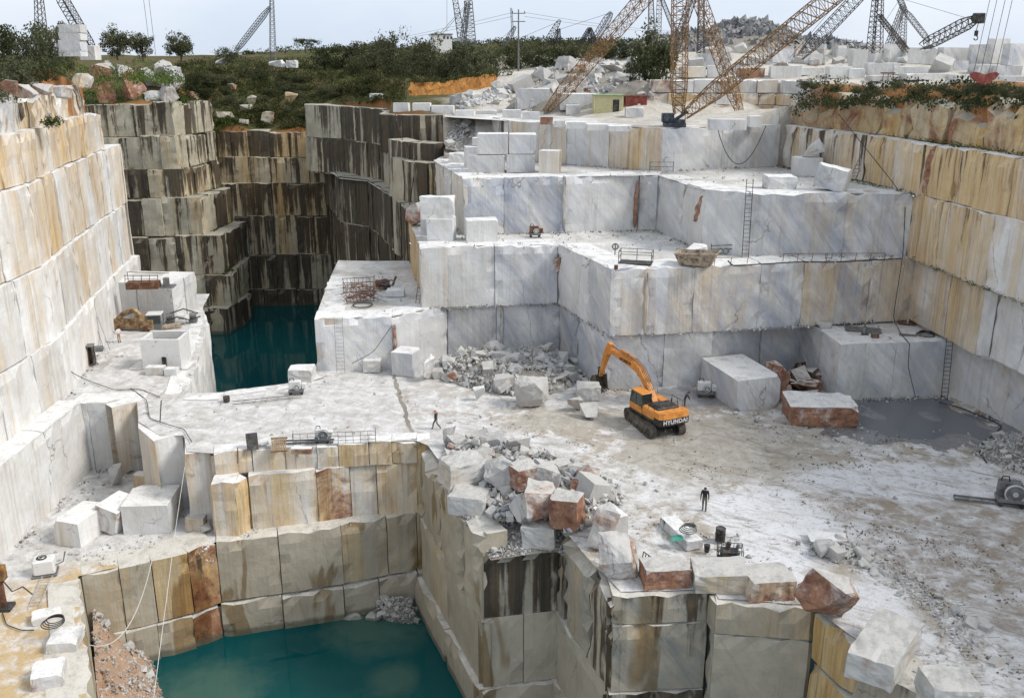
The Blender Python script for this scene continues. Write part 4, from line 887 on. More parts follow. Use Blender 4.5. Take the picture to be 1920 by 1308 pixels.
heap([(-31.5, 60.9), (-29.3, 61.5), (-27.0, 62.4), (-26.0, 61.0), (-25.6, 58.3), (-25.3, 55), (-24.6, 51.5), (-23.2, 48.2), (-24.9, 46.9), (-28.4, 53.9)], ZW - .35, 0, 16, 2600, .3, .9,
     'stone on the gravel spill at the lower left of the near pool', 'stones on the gravel spill of the near pool', [PALE, (.4, .1, .2, .3)], REDGRAVEL, 17, 'gravel_spill_chips', 'stone', (.5, .2, .3, .45), hf=lambda x, y: 5.2 * max(0, 1 - qd(x, y) / 4.4) * max(0, min(1, (y - 46) / 10)), cmin=.07, cmax=.30)
for i, (u, v, w) in enumerate([(660, 1176, 46), (700, 1172, 30)]):
    rk(u, v, ZW - .5, w, 14, 1.2, ['flat pale stone just breaking the teal water', 'small pale stone breaking the teal water near the heap'][i], PALE, 'angular', rough=1, cat='stone', name='stone')
# scattered stones and grit on the floor
rs = random.Random(3); P = []
for i in range(2600):
    u, v = rs.uniform(1100, 1920), rs.uniform(800, 1290); x, y = XY(u, v, 0)
    if inpoly(x, y, FL) and nz((x, y, 9), .25, 3) > .08: P.append((x, y, floor_z(x, y)))
for i in range(900):
    t = rs.random(); u, v = 1640 + 190 * t + rs.gauss(0, 16), 1040 + 170 * t + rs.gauss(0, 14); x, y = XY(u, v, 0); P.append((x, y, floor_z(x, y)))
for i in range(700):
    u, v = rs.uniform(1390, 1620), rs.uniform(755, 830); x, y = XY(u, v, 0)
    if nz((x, y, 4), .4, 3) > 0: P.append((x, y, floor_z(x, y)))
for i in range(900):
    u, v = rs.uniform(40, 400), rs.uniform(870, 1060); x, y = XY(u, v, ZL)
    if x > -38.5 and nz((x, y, 4), .3, 3) > .05 and y > 60: P.append((x, y, ZL))
for zt, a_, b_ in ((T2, (760, 436, 1330, 470), 700), (T3, (830, 300, 1720, 350), 900), (T1, (640, 510, 760, 590), 300), (T2, (1330, 480, 1700, 500), 200), (T1, (1500, 600, 1760, 640), 120), (0, (760, 690, 1500, 800), 500), (0, (150, 600, 760, 830), 500)):
    for i in range(b_):
        u, v = rs.uniform(a_[0], a_[2]), rs.uniform(a_[1], a_[3]); p = PZ(u, v, zt)
        if nz(p, .35, 3) > .0 and (zt > 0 or inpoly(p.x, p.y, FL)): P.append((p.x, p.y, p.z))
chips('floor_grit', P, .05, .34, rs, STONE)
for i, (u, v, s) in enumerate([(1790, 1150, .7), (1818, 1168, .9), (1835, 1190, .5), (1850, 1178, .6), (1760, 1120, .5), (1725, 1085, .6), (1870, 1240, .7), (1800, 1260, .5), (1440, 800, .6), (1465, 812, .5), (1420, 790, .6), (1500, 820, .5), (1380, 775, .5)]):
    x, y = XY(u, v, 0); stone((x, y, floor_z(x, y) - .1), s, rs, 'single stone lying loose on the muddy floor to the right', 'single stones on the muddy floor', [PALE, GY])

# clods of mud along the wheel ruts
P = []
for pts, wd, n in (([(1640, 1040), (1740, 1110), (1830, 1210), (1920, 1260)], 16, 900), ([(1500, 1020), (1640, 1060), (1760, 1010), (1900, 1030)], 20, 700), ([(1390, 760), (1480, 800), (1600, 820), (1700, 830)], 18, 800), ([(1180, 960), (1260, 985), (1330, 1010)], 14, 260), ([(1600, 980), (1700, 1000), (1800, 1060), (1900, 1130)], 26, 600), ([(1250, 870), (1400, 880), (1560, 870), (1700, 850)], 18, 600), ([(840, 790), (960, 800), (1080, 830)], 8, 200), ([(1440, 900), (1560, 960), (1640, 1010)], 14, 400)):
    for i in range(n):
        k = rs.random() * (len(pts) - 1); j = int(k); q = k - j
        u = pts[j][0] + (pts[j + 1][0] - pts[j][0]) * q + rs.gauss(0, wd); v = pts[j][1] + (pts[j + 1][1] - pts[j][1]) * q + rs.gauss(0, wd * .6)
        x, y = XY(u, v, 0)
        if nz((x, y, 2), .5, 3) > -.1: P.append((x, y, floor_z(x, y)))
chips('mud_clods', P[::2], .05, .2, rs, MUD)
# crumbs and dirt that collect along the foot of every bench
def foot_line(pts, z, n, wd):
    out = []; seg = [(Vector(a[:2]), Vector(b[:2])) for a, b in zip(pts[:-1], pts[1:])]; tot = sum((b - a).length for a, b in seg)
    for a, b in seg:
        t = (b - a).normalized(); nn_ = Vector((t.y, -t.x))
        for _ in range(int(n * (b - a).length / tot)):
            k = rs.random(); p = a + (b - a) * k + nn_ * abs(rs.gauss(0, wd))
            if nz((p.x, p.y, z), .25, 3) > -.22: out.append((p.x, p.y, z))
    return out
FT = [([(-9.3, 92.5), (4.7, 94.3), (9.0, 82.4), (27.5, 85.8), (38.7, 87.9)], T1, 700), ([(-7.0, 107), (-5.2, 99.6), (5.8, 101), (15.9, 102.6), (18.7, 91), (22.6, 88.4), (37.9, 88.2)], T2, 900), ([(3.3, 115.9), (6.4, 113), (16.7, 105.9), (31.3, 111.2), (36, 97.6), (38, 87)], T3, 900),
      ([(-11.9, 89), (-6.7, 93.4), (5, 94.4), (8.7, 82.6), (18.9, 84.2), (29.6, 89.6)], 0, 500), ([(29.6, 80.2), (39.9, 81.4), (42.3, 74.9), (43.6, 66)], -.1, 500), ([(-38.9, 62), (-38.9, 79), (-33.6, 80), (-31, 79)], ZL, 500), ([(-41, 81), (-44.2, 96), (-47.2, 112)], 0, 300), (PB[1:5], -6.7, 300)]
A_ = []; B_ = []
for pts, z, n in FT:
    A_ += foot_line(pts, z, n, .5); B_ += foot_line(pts, z, n, .35)
chips('bench_foot_crumbs', A_[::2], .05, .34, rs, STONE); chips('bench_foot_dirt', B_[::2], .05, .22, rs, MUD)
# red seams and broken pockets in the bench faces
def seam(par, p, n, w, h, lean, col, seed):
    r = random.Random(seed); n = Vector((n[0], n[1], 0)).normalized(); t = Vector((-n.y, n.x, 0)); m = MB(); V = []; K = 9
    for i in range(K + 1):
        q = i / K; c = Vector(p) + t * (lean * q + r.uniform(-.08, .08) * w * 3) + Vector((0, 0, h * q)); ww = w * (.25 + math.sin(math.pi * min(1, q * .9 + .08)) * r.uniform(.7, 1.2))
        V += [c - t * ww - n * .2, c - t * ww * .5 + n * r.uniform(.06, .14), c + t * ww * .4 + n * r.uniform(.06, .16), c + t * ww - n * .2]
    F = [(i * 4 + k, i * 4 + k + 1, i * 4 + 5 + k, i * 4 + 4 + k) for i in range(K) for k in range(3)] + [(0, 1, 2, 3), (K * 4 + 3, K * 4 + 2, K * 4 + 1, K * 4)]
    o = m.add([v - par.location for v in V], F).build('rock_seam', STONE, par); o.color = col; return o
seam(rw3, (18.25, 92.6, T2 + 2.6), (-.9, -.35), .55, 2.7, 1.0, (.2, .3, .1, 1.1), 1)
seam(rw3, (13.6, 102.85, T2 + .2), (-.1, -1), .22, 5.2, .1, (.3, .4, .1, 1.1), 2)
seam(rw3, (5.7, 100.85, T2 + .4), (.1, -1), .22, 5.5, -.1, (.3, .9, .2, .2), 3)
seam(rw1, (-11.75, 88.85, 1.0), (-.2, -1), .18, 3.6, .05, (.4, .3, .1, 1.0), 4)
seam(rw1, (-1.1, 93.75, .8), (0, -1), .3, 4.4, .1, (.5, .9, .2, .2), 5)
seam(rw2, (12.25, 82.55, T1 + .3), (0, -1), .16, 5.6, .05, (.8, .8, .1, .2), 6)
seam(rw2, (4.6, 94.0, T1 + 3.3), (-.2, -1), .5, 1.6, .3, (.5, .2, .2, .6), 7)
seam(rr, (38.05, 86.6, T3 + .3), (-1, -.1), .5, 4.0, .2, (.6, .5, .1, .8), 8)

for u, v, z, w, h, d, kd, rz, c, lab in [(868, 918, .3, 80, 56, 2.6, 'block', 24, (.4, .1, .2, .1), 'biggest beige block at the left of the promontory heap'), (846, 842, 0, 30, 44, 1.0, 'shard', 10, WH, 'upright white slab at the back left of the promontory heap'), (880, 968, -.6, 74, 42, 2.2, 'block', -16, (.5, .2, .2, .2), 'beige broken block leaning over the corner of the promontory'), (938, 925, .6, 62, 58, 2.2, 'angular', 0, GY, 'grey white boulder in the middle of the promontory heap'),
                               (1008, 978, .3, 76, 62, 2.2, 'angular', 14, (.2, .35, .4, .75), 'pinkish brown boulder at the front of the promontory heap'), (1064, 992, .2, 60, 64, 1.9, 'block', -22, (.1, .2, .1, 1.15), 'rust red boulder with a white top at the right of the promontory heap'), (1024, 905, 1.5, 56, 34, 1.8, 'angular', 8, WH, 'white boulder resting on top of the promontory heap'), (1044, 930, 1.0, 24, 46, .9, 'shard', 0, WH, 'slim white slab standing beside the rust red boulder'),
                               (982, 918, 1.1, 52, 48, 1.6, 'block', 30, (.2, .2, .3, .85), 'white and rust block high on the promontory heap'), (1012, 1028, -1.4, 64, 44, 2.0, 'block', -8, (.4, .25, .3, .1), 'beige cut block under the pinkish brown boulder'), (900, 868, .8, 60, 30, 1.8, 'shard', -20, (.2, .1, .2, .6), 'flat rust and white slab at the back of the promontory heap'), (1085, 915, .2, 60, 30, 1.8, 'angular', 16, (.1, .3, .9, .1), 'dark grey flat boulder at the right of the promontory heap'), (1140, 945, 0, 44, 34, 1.5, 'angular', 0, (.1, .4, .9, .1), 'dark grey boulder at the far right end of the promontory heap')]:
    rk(u, v, z, w, h * .85, d, lab, c, kd, rz, rough=2 if kd != 'shard' else 1, cat='boulder', name='boulder')
# ------------------------------------------------------------------ trees, shrubs, scrub
def leaf_tris(m, c, rad, n, s, r):
    for _ in range(n):
        d = Vector((r.gauss(0, 1), r.gauss(0, 1), r.gauss(0, 1))).normalized() * rad * r.random() ** .4
        p = Vector(c) + d; q = Euler((r.uniform(0, 6), r.uniform(0, 6), r.uniform(0, 6))).to_matrix(); k = s * r.uniform(.6, 1.3)
        i = len(m.v); m.v += [p + q @ Vector((-k, -k * .4, 0)), p + q @ Vector((k, -k * .4, 0)), p + q @ Vector((0, k * .9, 0))]; m.f.append((i, i + 1, i + 2))
CROWN = {}
def crown_mesh(kind, i):
    k = (kind, i)
    if k in CROWN: return CROWN[k]
    r = random.Random(hash(kind) % 1000 if False else sum(map(ord, kind)) * 7 + i * 13); m = MB()
    # unit crown: width about 1, height about 1, sits on z = 0
    if kind == 'umbrella': cl = [((r.uniform(-.42, .42), r.uniform(-.42, .42), r.uniform(.55, .95)), r.uniform(.08, .16)) for _ in range(34)]
    elif kind == 'tall': cl = [((r.gauss(0, .17), r.gauss(0, .17), r.uniform(.08, 1.0)), r.uniform(.09, .17)) for _ in range(60)]
    elif kind == 'bush': cl = [((r.gauss(0, .22), r.gauss(0, .22), r.uniform(.03, .85) * (1 - .3 * r.random())), r.uniform(.09, .19)) for _ in range(48)]
    else:
        cl = []
        for _ in range(64):
            d = Vector((r.gauss(0, 1), r.gauss(0, 1), r.gauss(0, .8))).normalized() * r.uniform(.12, .46)
            cl.append(((d.x * 1.05, d.y * 1.05, max(.06, .50 + d.z * 1.0)), r.uniform(.07, .17)))
    for c, rad in cl: leaf_tris(m, c, rad, 60, .026 if kind != 'tall' else .018, r)
    for c, rad in cl[::3]: leaf_tris(m, (c[0] * 1.12, c[1] * 1.12, c[2] * 1.06), rad * 1.3, 14, .02, r)
    me = bpy.data.meshes.new('crown'); me.from_pydata([tuple(v) for v in m.v], [], m.f)
    CROWN[k] = me; return me
TRUNKM = {}
def trunk_mesh(kind, i):
    k = (kind, i)
    if k in TRUNKM: return TRUNKM[k]
    r = random.Random(i + len(kind)); m = MB()
    th = .34 if kind in ('olive', 'tall') else (.62 if kind == 'umbrella' else .25)
    m.bar((0, 0, -.06), (.02, .01, th * .6), .035, 6, .026)
    for j in range(5):
        a = j * 1.26 + r.random(); e = (math.cos(a) * .25, math.sin(a) * .25, th + r.uniform(.05, .28))
        m.bar((.02, .01, th * .55), (e[0] * .5, e[1] * .5, th * .85), .02, 5, .014); m.bar((e[0] * .5, e[1] * .5, th * .84), e, .014, 4, .005)
    me = bpy.data.meshes.new('trunk'); me.from_pydata([tuple(v) for v in m.v], [], m.f); me.materials.append(BARK)
    TRUNKM[k] = me; return me
NTREE = [0]
def tree(p, w, h, kind, mat, label, group=None, cat='tree', name='olive_tree'):
    NTREE[0] += 1; i = NTREE[0] % 3
    e = empty(name, p, label, cat, group, rz=NTREE[0] * 1.7)
    me = crown_mesh(kind, i)
    if not me.materials: me.materials.append(mat)
    c = link(bpy.data.objects.new('crown', me)); c.parent = e; c.scale = (w, w, h)
    t = link(bpy.data.objects.new('trunk', trunk_mesh(kind, i))); t.parent = e; t.scale = (w, w, h)
    return e
def tr(u, v, wp, hp, kind, mat, label, Y=None, **kw):
    p = PY(u, v, Y) if Y else PT(u, v); m = MPP(p)
    return tree((p.x, p.y, p.z - .15), wp * m, hp * m, kind, mat, label, **kw)
tr(220, 108, 62, 58, 'olive', OLIVE, 'largest round olive tree of the pair on the left skyline', Y=165)
tr(268, 110, 48, 54, 'olive', OLIVE, 'smaller olive tree of the pair on the left skyline', Y=168)
tr(340, 114, 58, 54, 'olive', OLIVE, 'lone round olive tree on the skyline right of the pair', Y=172)
tr(430, 116, 50, 32, 'bush', OLIVE, 'low olive bush beside the white stones on the far left skyline', Y=205, name='olive_bush', cat='bush')
tr(573, 97, 48, 24, 'umbrella', DARKLEAF, 'small flat topped umbrella pine on the far skyline', Y=330, name='umbrella_pine')
tr(612, 122, 52, 42, 'bush', DARKLEAF, 'dark bush on the far skyline left of the olive row', Y=228, name='bush', cat='bush')
tr(466, 110, 30, 14, 'umbrella', DARKLEAF, 'very small dark tree on the far skyline by the derrick', Y=320, name='umbrella_pine')
for i, (u, v, w, h, Y) in enumerate(sorted([(10, 140, 95, 120, 88), (55, 130, 95, 100, 96), (95, 128, 80, 90, 104), (30, 165, 90, 70, 84), (125, 110, 60, 80, 118), (-10, 185, 80, 80, 80), (75, 150, 70, 50, 92)])):
    tr(u, v, w, h, 'bush', OLIVE, ORD[i] + ' grey green bush from the left in the thicket at the top left corner', Y=Y, group='bushes of the thicket at the top left corner', name='bush', cat='bush')
for i, (u, v, w, h) in enumerate(sorted([(652, 126, 60, 50), (690, 132, 74, 62), (738, 142, 66, 92), (772, 144, 66, 62), (806, 148, 86, 86), (846, 150, 74, 66), (884, 152, 94, 80), (922, 146, 60, 64), (866, 128, 66, 62), (712, 122, 66, 56), (670, 140, 50, 44), (790, 128, 60, 52)])):
    tr(u, v, w, h, 'bush', OLIVE, ORD[i] + ' dense olive bush from the left in the row beside the dirt road', group='olive bushes in the row left of the dirt road', name='olive_bush', cat='bush')
for i, (u, v, w, h) in enumerate(sorted([(960, 128, 60, 50), (1000, 126, 64, 46), (1040, 126, 60, 44), (1080, 120, 66, 44), (985, 116, 50, 40), (1130, 112, 60, 40), (1170, 110, 60, 36)])):
    tr(u, v, w, h, 'bush', DARKLEAF, ORD[i] + ' dark bush from the left in the belt beyond the dirt road', group='dark bushes beyond the end of the dirt road', name='bush', cat='bush')
tr(1218, 180, 100, 130, 'olive', DARKLEAF, 'tall dark tree behind the red container', Y=136, name='dark_tree')
tr(1212, 185, 60, 90, 'tall', DARKLEAF, 'slim dark tree just left of the tall dark tree', Y=134, name='dark_tree')
for i in range(46):
    r_ = random.Random(800 + i); u = r_.uniform(350, 735); v = r_.uniform(122, 232) if u > 480 else r_.uniform(130, 205)
    tr(u, v, r_.uniform(18, 40), r_.uniform(12, 26), 'bush', SCRUB if i % 2 else DARKLEAF, 'low wild shrub on the overgrown slope above the far wall', group='wild shrubs on the overgrown slope', name='shrub', cat='shrub')
for i in range(17):
    r_ = random.Random(900 + i); u = 1500 + i * 26 + r_.uniform(-12, 12); Y = 108 - (u - 1480) * .065
    tr(u, 170 + (u - 1500) * .012 + r_.uniform(-10, 4), r_.uniform(18, 44), r_.uniform(12, 26), 'bush', SCRUB if i % 3 == 0 else DARKLEAF, ORD[i] + ' dark low shrub from the left along the soil rim of the right wall', Y=Y, group='dark shrubs along the rim of the right wall', name='shrub', cat='shrub')
def tufts(name, spots, mat, r):
    m = MB()
    for p, s, n in spots: leaf_tris(m, p, s, n, s * .22, r)
    return tag(m_obj(name, m, mat), kind='stuff')
def m_obj(name, m, mat): return mesh_obj(name, m.v, m.f, mat)
rv = random.Random(21); sp = []
for i in range(5200):
    u = rv.uniform(330, 760); v = rv.uniform(110, 246); 
    if u < 380 and v < 115: continue
    if u > 585 and v > 196: continue
    p = PT(u, v); p.z += .2
    if p.x > -9 and p.y < 190: continue
    sp.append((p, rv.uniform(.35, .9), 16))
tufts('slope_scrub', sp, SCRUB, rv)
sp = []
for i in range(900):
    u = rv.uniform(0, 340); p = PY(u, rv.uniform(108, 135), rv.uniform(100, 175)); p.z = TZn(p.x, p.y) + .15; sp.append((p, rv.uniform(.3, .6), 14))
for i in range(500):
    t = rv.random(); x = -45.6 - rv.uniform(0, 6); y = 55 + t * 50; sp.append((Vector((x, y, TZn(x, y) + .15)), rv.uniform(.3, .6), 14))
for i in range(420):
    x, y = rv.uniform(-76, -54), rv.uniform(159, 175); sp.append((Vector((x, y, TZn(x, y) + .15)), rv.uniform(.3, .7), 14))
tufts('hilltop_grass', sp, GRASS, rv)
sp = []
for i in range(520):
    u = rv.uniform(1490, 1930); Y = 108 - (u - 1480) * .065 + rv.uniform(-2, 8); p = PY(u, 165, Y); p.z = TZn(p.x, p.y) + .2; sp.append((p, rv.uniform(.35, .8), 16))
tufts('rim_scrub', sp, DARKLEAF, rv)
sp = []
for k in range(2, 7):
    pl = bp[k][0]
    for i in range(60):
        sp.append((Vector((pl[-2][0] - rv.uniform(.2, 1.6), pl[-2][1] + rv.uniform(.4, 5), bl[k] + .15)), rv.uniform(.35, .8), 16)); a = rv.random() * 4; sp.append((Vector((pl[-3][0] - a, pl[-3][1] + .5 + .1 * a, bl[k] + .1)), rv.uniform(.2, .5), 12))
    for i in range(70):
        a, b = rv.choice(list(zip(pl[:-1], pl[1:]))); t = rv.random(); sp.append((Vector((a[0] + (b[0] - a[0]) * t + rv.uniform(-.2, .6) , a[1] + (b[1] - a[1]) * t + rv.uniform(.2, 1.2), bl[k] + .1 + 0 * t)), rv.uniform(.25, .5), 12))
for u, v, z in [(570, 660, 0), (100, 225, 23.6), (95, 232, 23.6)]:
    for i in range(18):
        if z: q = PY(u + rv.uniform(-14, 14), v + rv.uniform(-5, 5), 88 if u < 150 else 104); sp.append((q, rv.uniform(.3, .5), 14))
for i in range(160):
    t = rv.random(); x = 37.4 + t * 3.4 + rv.uniform(.3, .8); y = 97.5 - t * 26; sp.append((Vector((x, y, T4 + .1)), rv.uniform(.2, .45), 12))
for i in range(120):
    t = rv.random(); sp.append((Vector((31 + t * 7, 110.5 - t * 23, T3 + .05)), rv.uniform(.15, .35), 10))
for i in range(80):
    t = rv.random(); sp.append((Vector((37.7 + t * 2.2, 87.8 - t * 18, T2 + .05)), rv.uniform(.15, .35), 10))
tufts('ledge_weeds', sp, GRASS, rv)
# far woodland on the hills
def hill(name, pts, base, mat, seed, amp=1.5):
    """a distant ridge; pts: (x, y, z, radius)"""
    V = []; F = []; r = random.Random(seed)
    x0 = min(p[0] - p[3] for p in pts); x1 = max(p[0] + p[3] for p in pts); y0 = min(p[1] - p[3] for p in pts); y1 = max(p[1] + p[3] for p in pts)
    n = 60; mm = 26
    hz = lambda x, y: base + max([max(0, (p[2] - base) * (1 - ((x - p[0]) ** 2 + ((y - p[1]) * 1.2) ** 2) / p[3] ** 2)) for p in pts]) 
    for i in range(n + 1):
        for j in range(mm + 1):
            x = x0 + (x1 - x0) * i / n; y = y0 + (y1 - y0) * j / mm; z = hz(x, y)
            V.append((x, y, z + (nz((x, y, seed), .06, 4) * amp if z > base + .3 else 0)))
    for i in range(n):
        for j in range(mm): F.append((i * (mm + 1) + j, (i + 1) * (mm + 1) + j, (i + 1) * (mm + 1) + j + 1, i * (mm + 1) + j + 1))
    return tag(mesh_obj(name, V, F, mat, None, True), kind='structure'), hz
hp = [PY(u, v, Y) for u, v, Y in [(1000, 78, 520), (880, 82, 560), (1120, 80, 500), (640, 92, 480), (1260, 84, 520)]]
hl, hz1 = hill('wooded_hills', [(p.x, p.y, p.z, 75) for p in hp], 25.5, TERR, 5)
sp = []
for i in range(1500):
    p = rv.choice(hp); x, y = p.x + rv.gauss(0, 42), p.y - abs(rv.gauss(0, 30)); sp.append((Vector((x, y, hz1(x, y) + .8)), rv.uniform(1.2, 2.6), 14))
tufts('far_woodland', sp, DARKLEAF, rv)
# boulders and rock spires among the scrub
for u, v, w, h, c, lab in [(545, 196, 30, 26, (.95, .1, .1, .5), 'orange weathered block among the scrub of the slope'), (468, 200, 34, 24, (.5, .3, .2, .4), 'light topped boulder split in two on the scrub slope'), (462, 212, 30, 16, (.4, .2, .2, .2), 'lower half of the split boulder on the scrub slope'), (432, 178, 22, 20, (.3, .3, .3, .6), 'grey brown boulder high on the scrub slope'), (503, 236, 34, 30, (.2, .6, .4, .6), 'dark reddish boulder just above the far wall'), (362, 192, 24, 22, (.9, .1, .1, .7), 'small orange cube shaped block beside the red buttress rock'),
                        (420, 240, 40, 20, (.2, .8, .4, .1), 'dark slab pile at the left above the far wall'), (455, 236, 24, 14, GY, 'grey chip above the far wall')]:
    rk(u, v, 't', w * .85, h * .8, 2.0, lab, c, 'angular', rough=1, cat='boulder', name='weathered_boulder').data.materials[0] = AGED
for i, (u, v, w, h, Y, c) in enumerate(sorted([(192, 200, 44, 70, 159, (.3, .2, .1, 1.1)), (245, 196, 46, 60, 160, (.5, .3, .1, 1.0)), (283, 198, 30, 26, 159.5, (.1, .2, .4, .1)), (312, 196, 30, 40, 160, (.3, .3, .3, .5)), (325, 170, 26, 44, 163, (.2, .3, .4, .1)), (280, 165, 34, 36, 164, (.2, .4, .3, .2)), (225, 150, 30, 26, 164, (.2, .5, .3, .3)), (300, 140, 26, 26, 166, (.2, .4, .4, .1)), (205, 140, 24, 24, 163, (.2, .5, .3, .5))])):
    rk(u, v, None, w, h, 3, ORD[i] + ' natural crag from the left on top of the left buttress', c, 'angular', rz=u, rough=2, cat='crag', name='crag', Y=Y, group='natural crags on top of the left buttress')
for i, (u, v, w, h, Y) in enumerate(sorted([(40, 185, 36, 26, 77), (70, 178, 26, 22, 82), (150, 165, 24, 26, 93), (12, 180, 30, 26, 73), (110, 185, 26, 22, 87)])):
    rk(u, v, None, w, h, 2.0, ORD[i] + ' bleached crag from the left on the rim of the left wall', (.7, .6, .3, .6), 'angular', rz=u, rough=2, cat='crag', name='crag', Y=Y, group='bleached crags on the rim of the left wall')

# orange soil bank along the dirt road
bk_ = [PT(u, v) for u, v in [(768, 180), (800, 180), (850, 175), (900, 167), (936, 156)]]
V = []; F = []; n = 0
for i in range(len(bk_) - 1):
    for k in range(8):
        p = bk_[i].lerp(bk_[i + 1], k / 8)
        for j in range(5):
            q = j / 4; V.append((p.x + nz((p.x, p.y, j), .7, 3) * .5, p.y + q * 1.2 + nz((p.x, p.y, j * 2), .6, 3) * .7, p.z - .3 + q * (2.3 + nz((p.x, 0, 3), .3, 3) * .8)))
        if n: F += [((n - 1) * 5 + j, n * 5 + j, n * 5 + j + 1, (n - 1) * 5 + j + 1) for j in range(4)]
        n += 1
tag(mesh_obj('soil_bank', V, F, SOIL), kind='structure')
sp = [(Vector((v[0] + rv.uniform(-.6, .6), v[1] + rv.uniform(-.1, 2), v[2] + .1)), rv.uniform(.4, .9), 16) for v in V[4::5] for _ in range(4)]
tufts('bank_scrub', sp, SCRUB, rv)

sp = [(Vector((rv.uniform(-60, -50.5), rv.uniform(171.5, 178), 0)), rv.uniform(.4, .9), 16) for _ in range(260)]
for q in sp: q[0].z = TZn(q[0].x, q[0].y) + .1
tufts('gully_grass', sp, GRASS, rv)
# ------------------------------------------------------------------ plateau: blocks, sheds, hut, spoil heap, derricks
heap([(p.x, p.y) for p in [PT(945, 205), PT(1000, 215), PT(1110, 205), PT(1225, 205), PT(1235, 140), PT(1160, 118), PT(1060, 118), PT(1000, 140)]], lambda x, y: TZn(x, y) - .1, 1.0, 95, 1400, 1.0, 3.6,
     'boulder in the big tip beside the dirt road', 'boulders of the tip beside the dirt road', [WH, WH, GY, PALE, (.2, .1, .5, .3), (.5, .1, .2, .7)], DIRT, 31, 'tip_chips', 'boulder', cmin=.3, cmax=1.0)
heap([(p.x, p.y) for p in [PT(850, 205), PT(935, 200), PT(975, 168), PT(945, 162), PT(880, 185)]], lambda x, y: TZn(x, y) - .1, .5, 36, 700, .8, 2.2,
     'boulder in the line between the dirt road and the rim', 'boulders in the line between dirt road and rim', [WH, GY, PALE, PALE], LEDGE, 32, 'road_edge_chips', 'boulder', cmin=.2, cmax=.8)
heap([(-8.4, 131), (-8.6, 122), (-5, 120), (-4.2, 125), (-5.5, 130.5)], lambda x, y: 17.6 + max(0, min(1, (y - 119.5) / 9)) * 4.0, .4, 12, 600, .5, 1.3,
     'stone on the loose spill beside the small ladder of the dark wall', 'stones of the spill beside the dark wall', [GY, PALE, (.2, .4, .5, .2)], DIRT, 33, 'spill_chips', cmin=.15, cmax=.5)
sheet('sandy_ramp', [(-5, 131), (-4.6, 120), (-.4, 118.6), (3, 116.8), (4, 122), (1, 132)], lambda x, y: 17.7 + max(0, min(1, (y - 119) / 8)) * 4.5, LEDGE, 1.2, .15)
# kerb of blocks along the plateau rim: (left u, right u, base v, height px)
KB = [(693, 718, 206, 12), (737, 767, 211, 17), (773, 808, 214, 14), (808, 852, 216, 15), (853, 890, 217, 10), (891, 932, 217, 10), (941, 978, 222, 16), (979, 1013, 225, 15), (1038, 1061, 238, 12), (1062, 1100, 241, 12), (1101, 1140, 244, 11), (1141, 1186, 246, 10), (1330, 1402, 244, 20), (1405, 1430, 238, 20), (1432, 1461, 234, 19)]
for i, (a, b, v, h) in enumerate(KB):
    p = PT((a + b) / 2, v) if a < 900 else PZ((a + b) / 2, v, T4)
    if a >= 900: p = PY((a + b) / 2, v, max(p.y, 1)); 
    m = MPP(p)
    rock((p.x, p.y + .9, p.z), (b - a) * m * .97, 1.6, h * m, 'block', random.Random(a).uniform(-4, 4), (0, 0), WH, ORD[i] + ' low white kerb block from the left along the plateau rim', 'kerb block', 'kerb blocks along the rim of the crane plateau', 'kerb_block')
rk(1025, 233, None, 24, 14, 1.4, 'pinkish orange kerb block at the foot of the left yellow leg', (.3, .05, .1, .9), Y=PZ(1025, 233, T4).y, cat='kerb block', name='kerb_block')
rk(1000, 206, 't', 62, 38, 3.0, 'large grey square block at the foot of the boulder tip', GY)
rk(1060, 206, 't', 30, 30, 2.4, 'pointed white boulder right of the large grey square block', WH, 'shard', rough=1, cat='boulder', name='boulder')
rk(1085, 207, 't', 70, 30, 2.6, 'wide white block behind the left yellow crane leg', WH)
rk(1075, 216, 't', 28, 18, 1.6, 'small white cube before the yellow green shed', WH)
rk(1190, 220, 't', 34, 18, 1.6, 'veined grey block in front of the red container', (.1, .5, .8, .1))
rk(1078, 198, 't', 26, 18, 1.6, 'rusty boulder resting behind the wide white block', RED, 'angular', rough=1, cat='boulder', name='boulder')
# stock of cut blocks on the right plateau: u, base v, width, height, colour
ST_ = [(1300, 146, 44, 20, OCH), (1342, 146, 28, 22, WH), (1410, 148, 44, 18, (.2, .1, .2, 1.0)), (1468, 148, 44, 22, PALE), (1494, 146, 20, 22, WH), (1372, 140, 34, 18, GY), (1466, 118, 42, 26, GY), (1518, 122, 48, 20, WH), (1592, 110, 40, 18, (.2, .1, .2, .5)), (1612, 118, 36, 24, WH), (1520, 142, 50, 14, WH), (1576, 148, 42, 22, PALE), (1606, 148, 30, 18, (.1, .6, .7, .2)),
       (1658, 142, 60, 22, WH), (1710, 140, 62, 14, WH), (1660, 118, 54, 34, WH), (1612, 128, 26, 34, PALE), (1710, 120, 30, 30, (.2, .5, .3, .2)), (1740, 122, 30, 26, WH), (1788, 132, 52, 18, (.05, .6, .8, 0)), (1792, 116, 60, 26, WH), (1838, 120, 34, 36, GY), (1872, 120, 34, 46, WH), (1905, 122, 40, 40, GY), (1850, 142, 44, 20, GY), (1890, 144, 50, 20, (.05, .4, .8, 0)), (1745, 150, 100, 11, PALE), (1820, 152, 60, 11, WH), (1895, 154, 60, 10, WH), (1664, 152, 60, 10, PALE), (1798, 88, 30, 22, WH), (1830, 86, 42, 20, PALE), (1775, 90, 24, 18, GY)]
LB = ['orange stained', 'clean white', 'brick red', 'cream', 'narrow white', 'grey', 'pale blue grey', 'long white', 'brownish', 'stocky white', 'flat white', 'beige', 'dark grey', 'broad white']
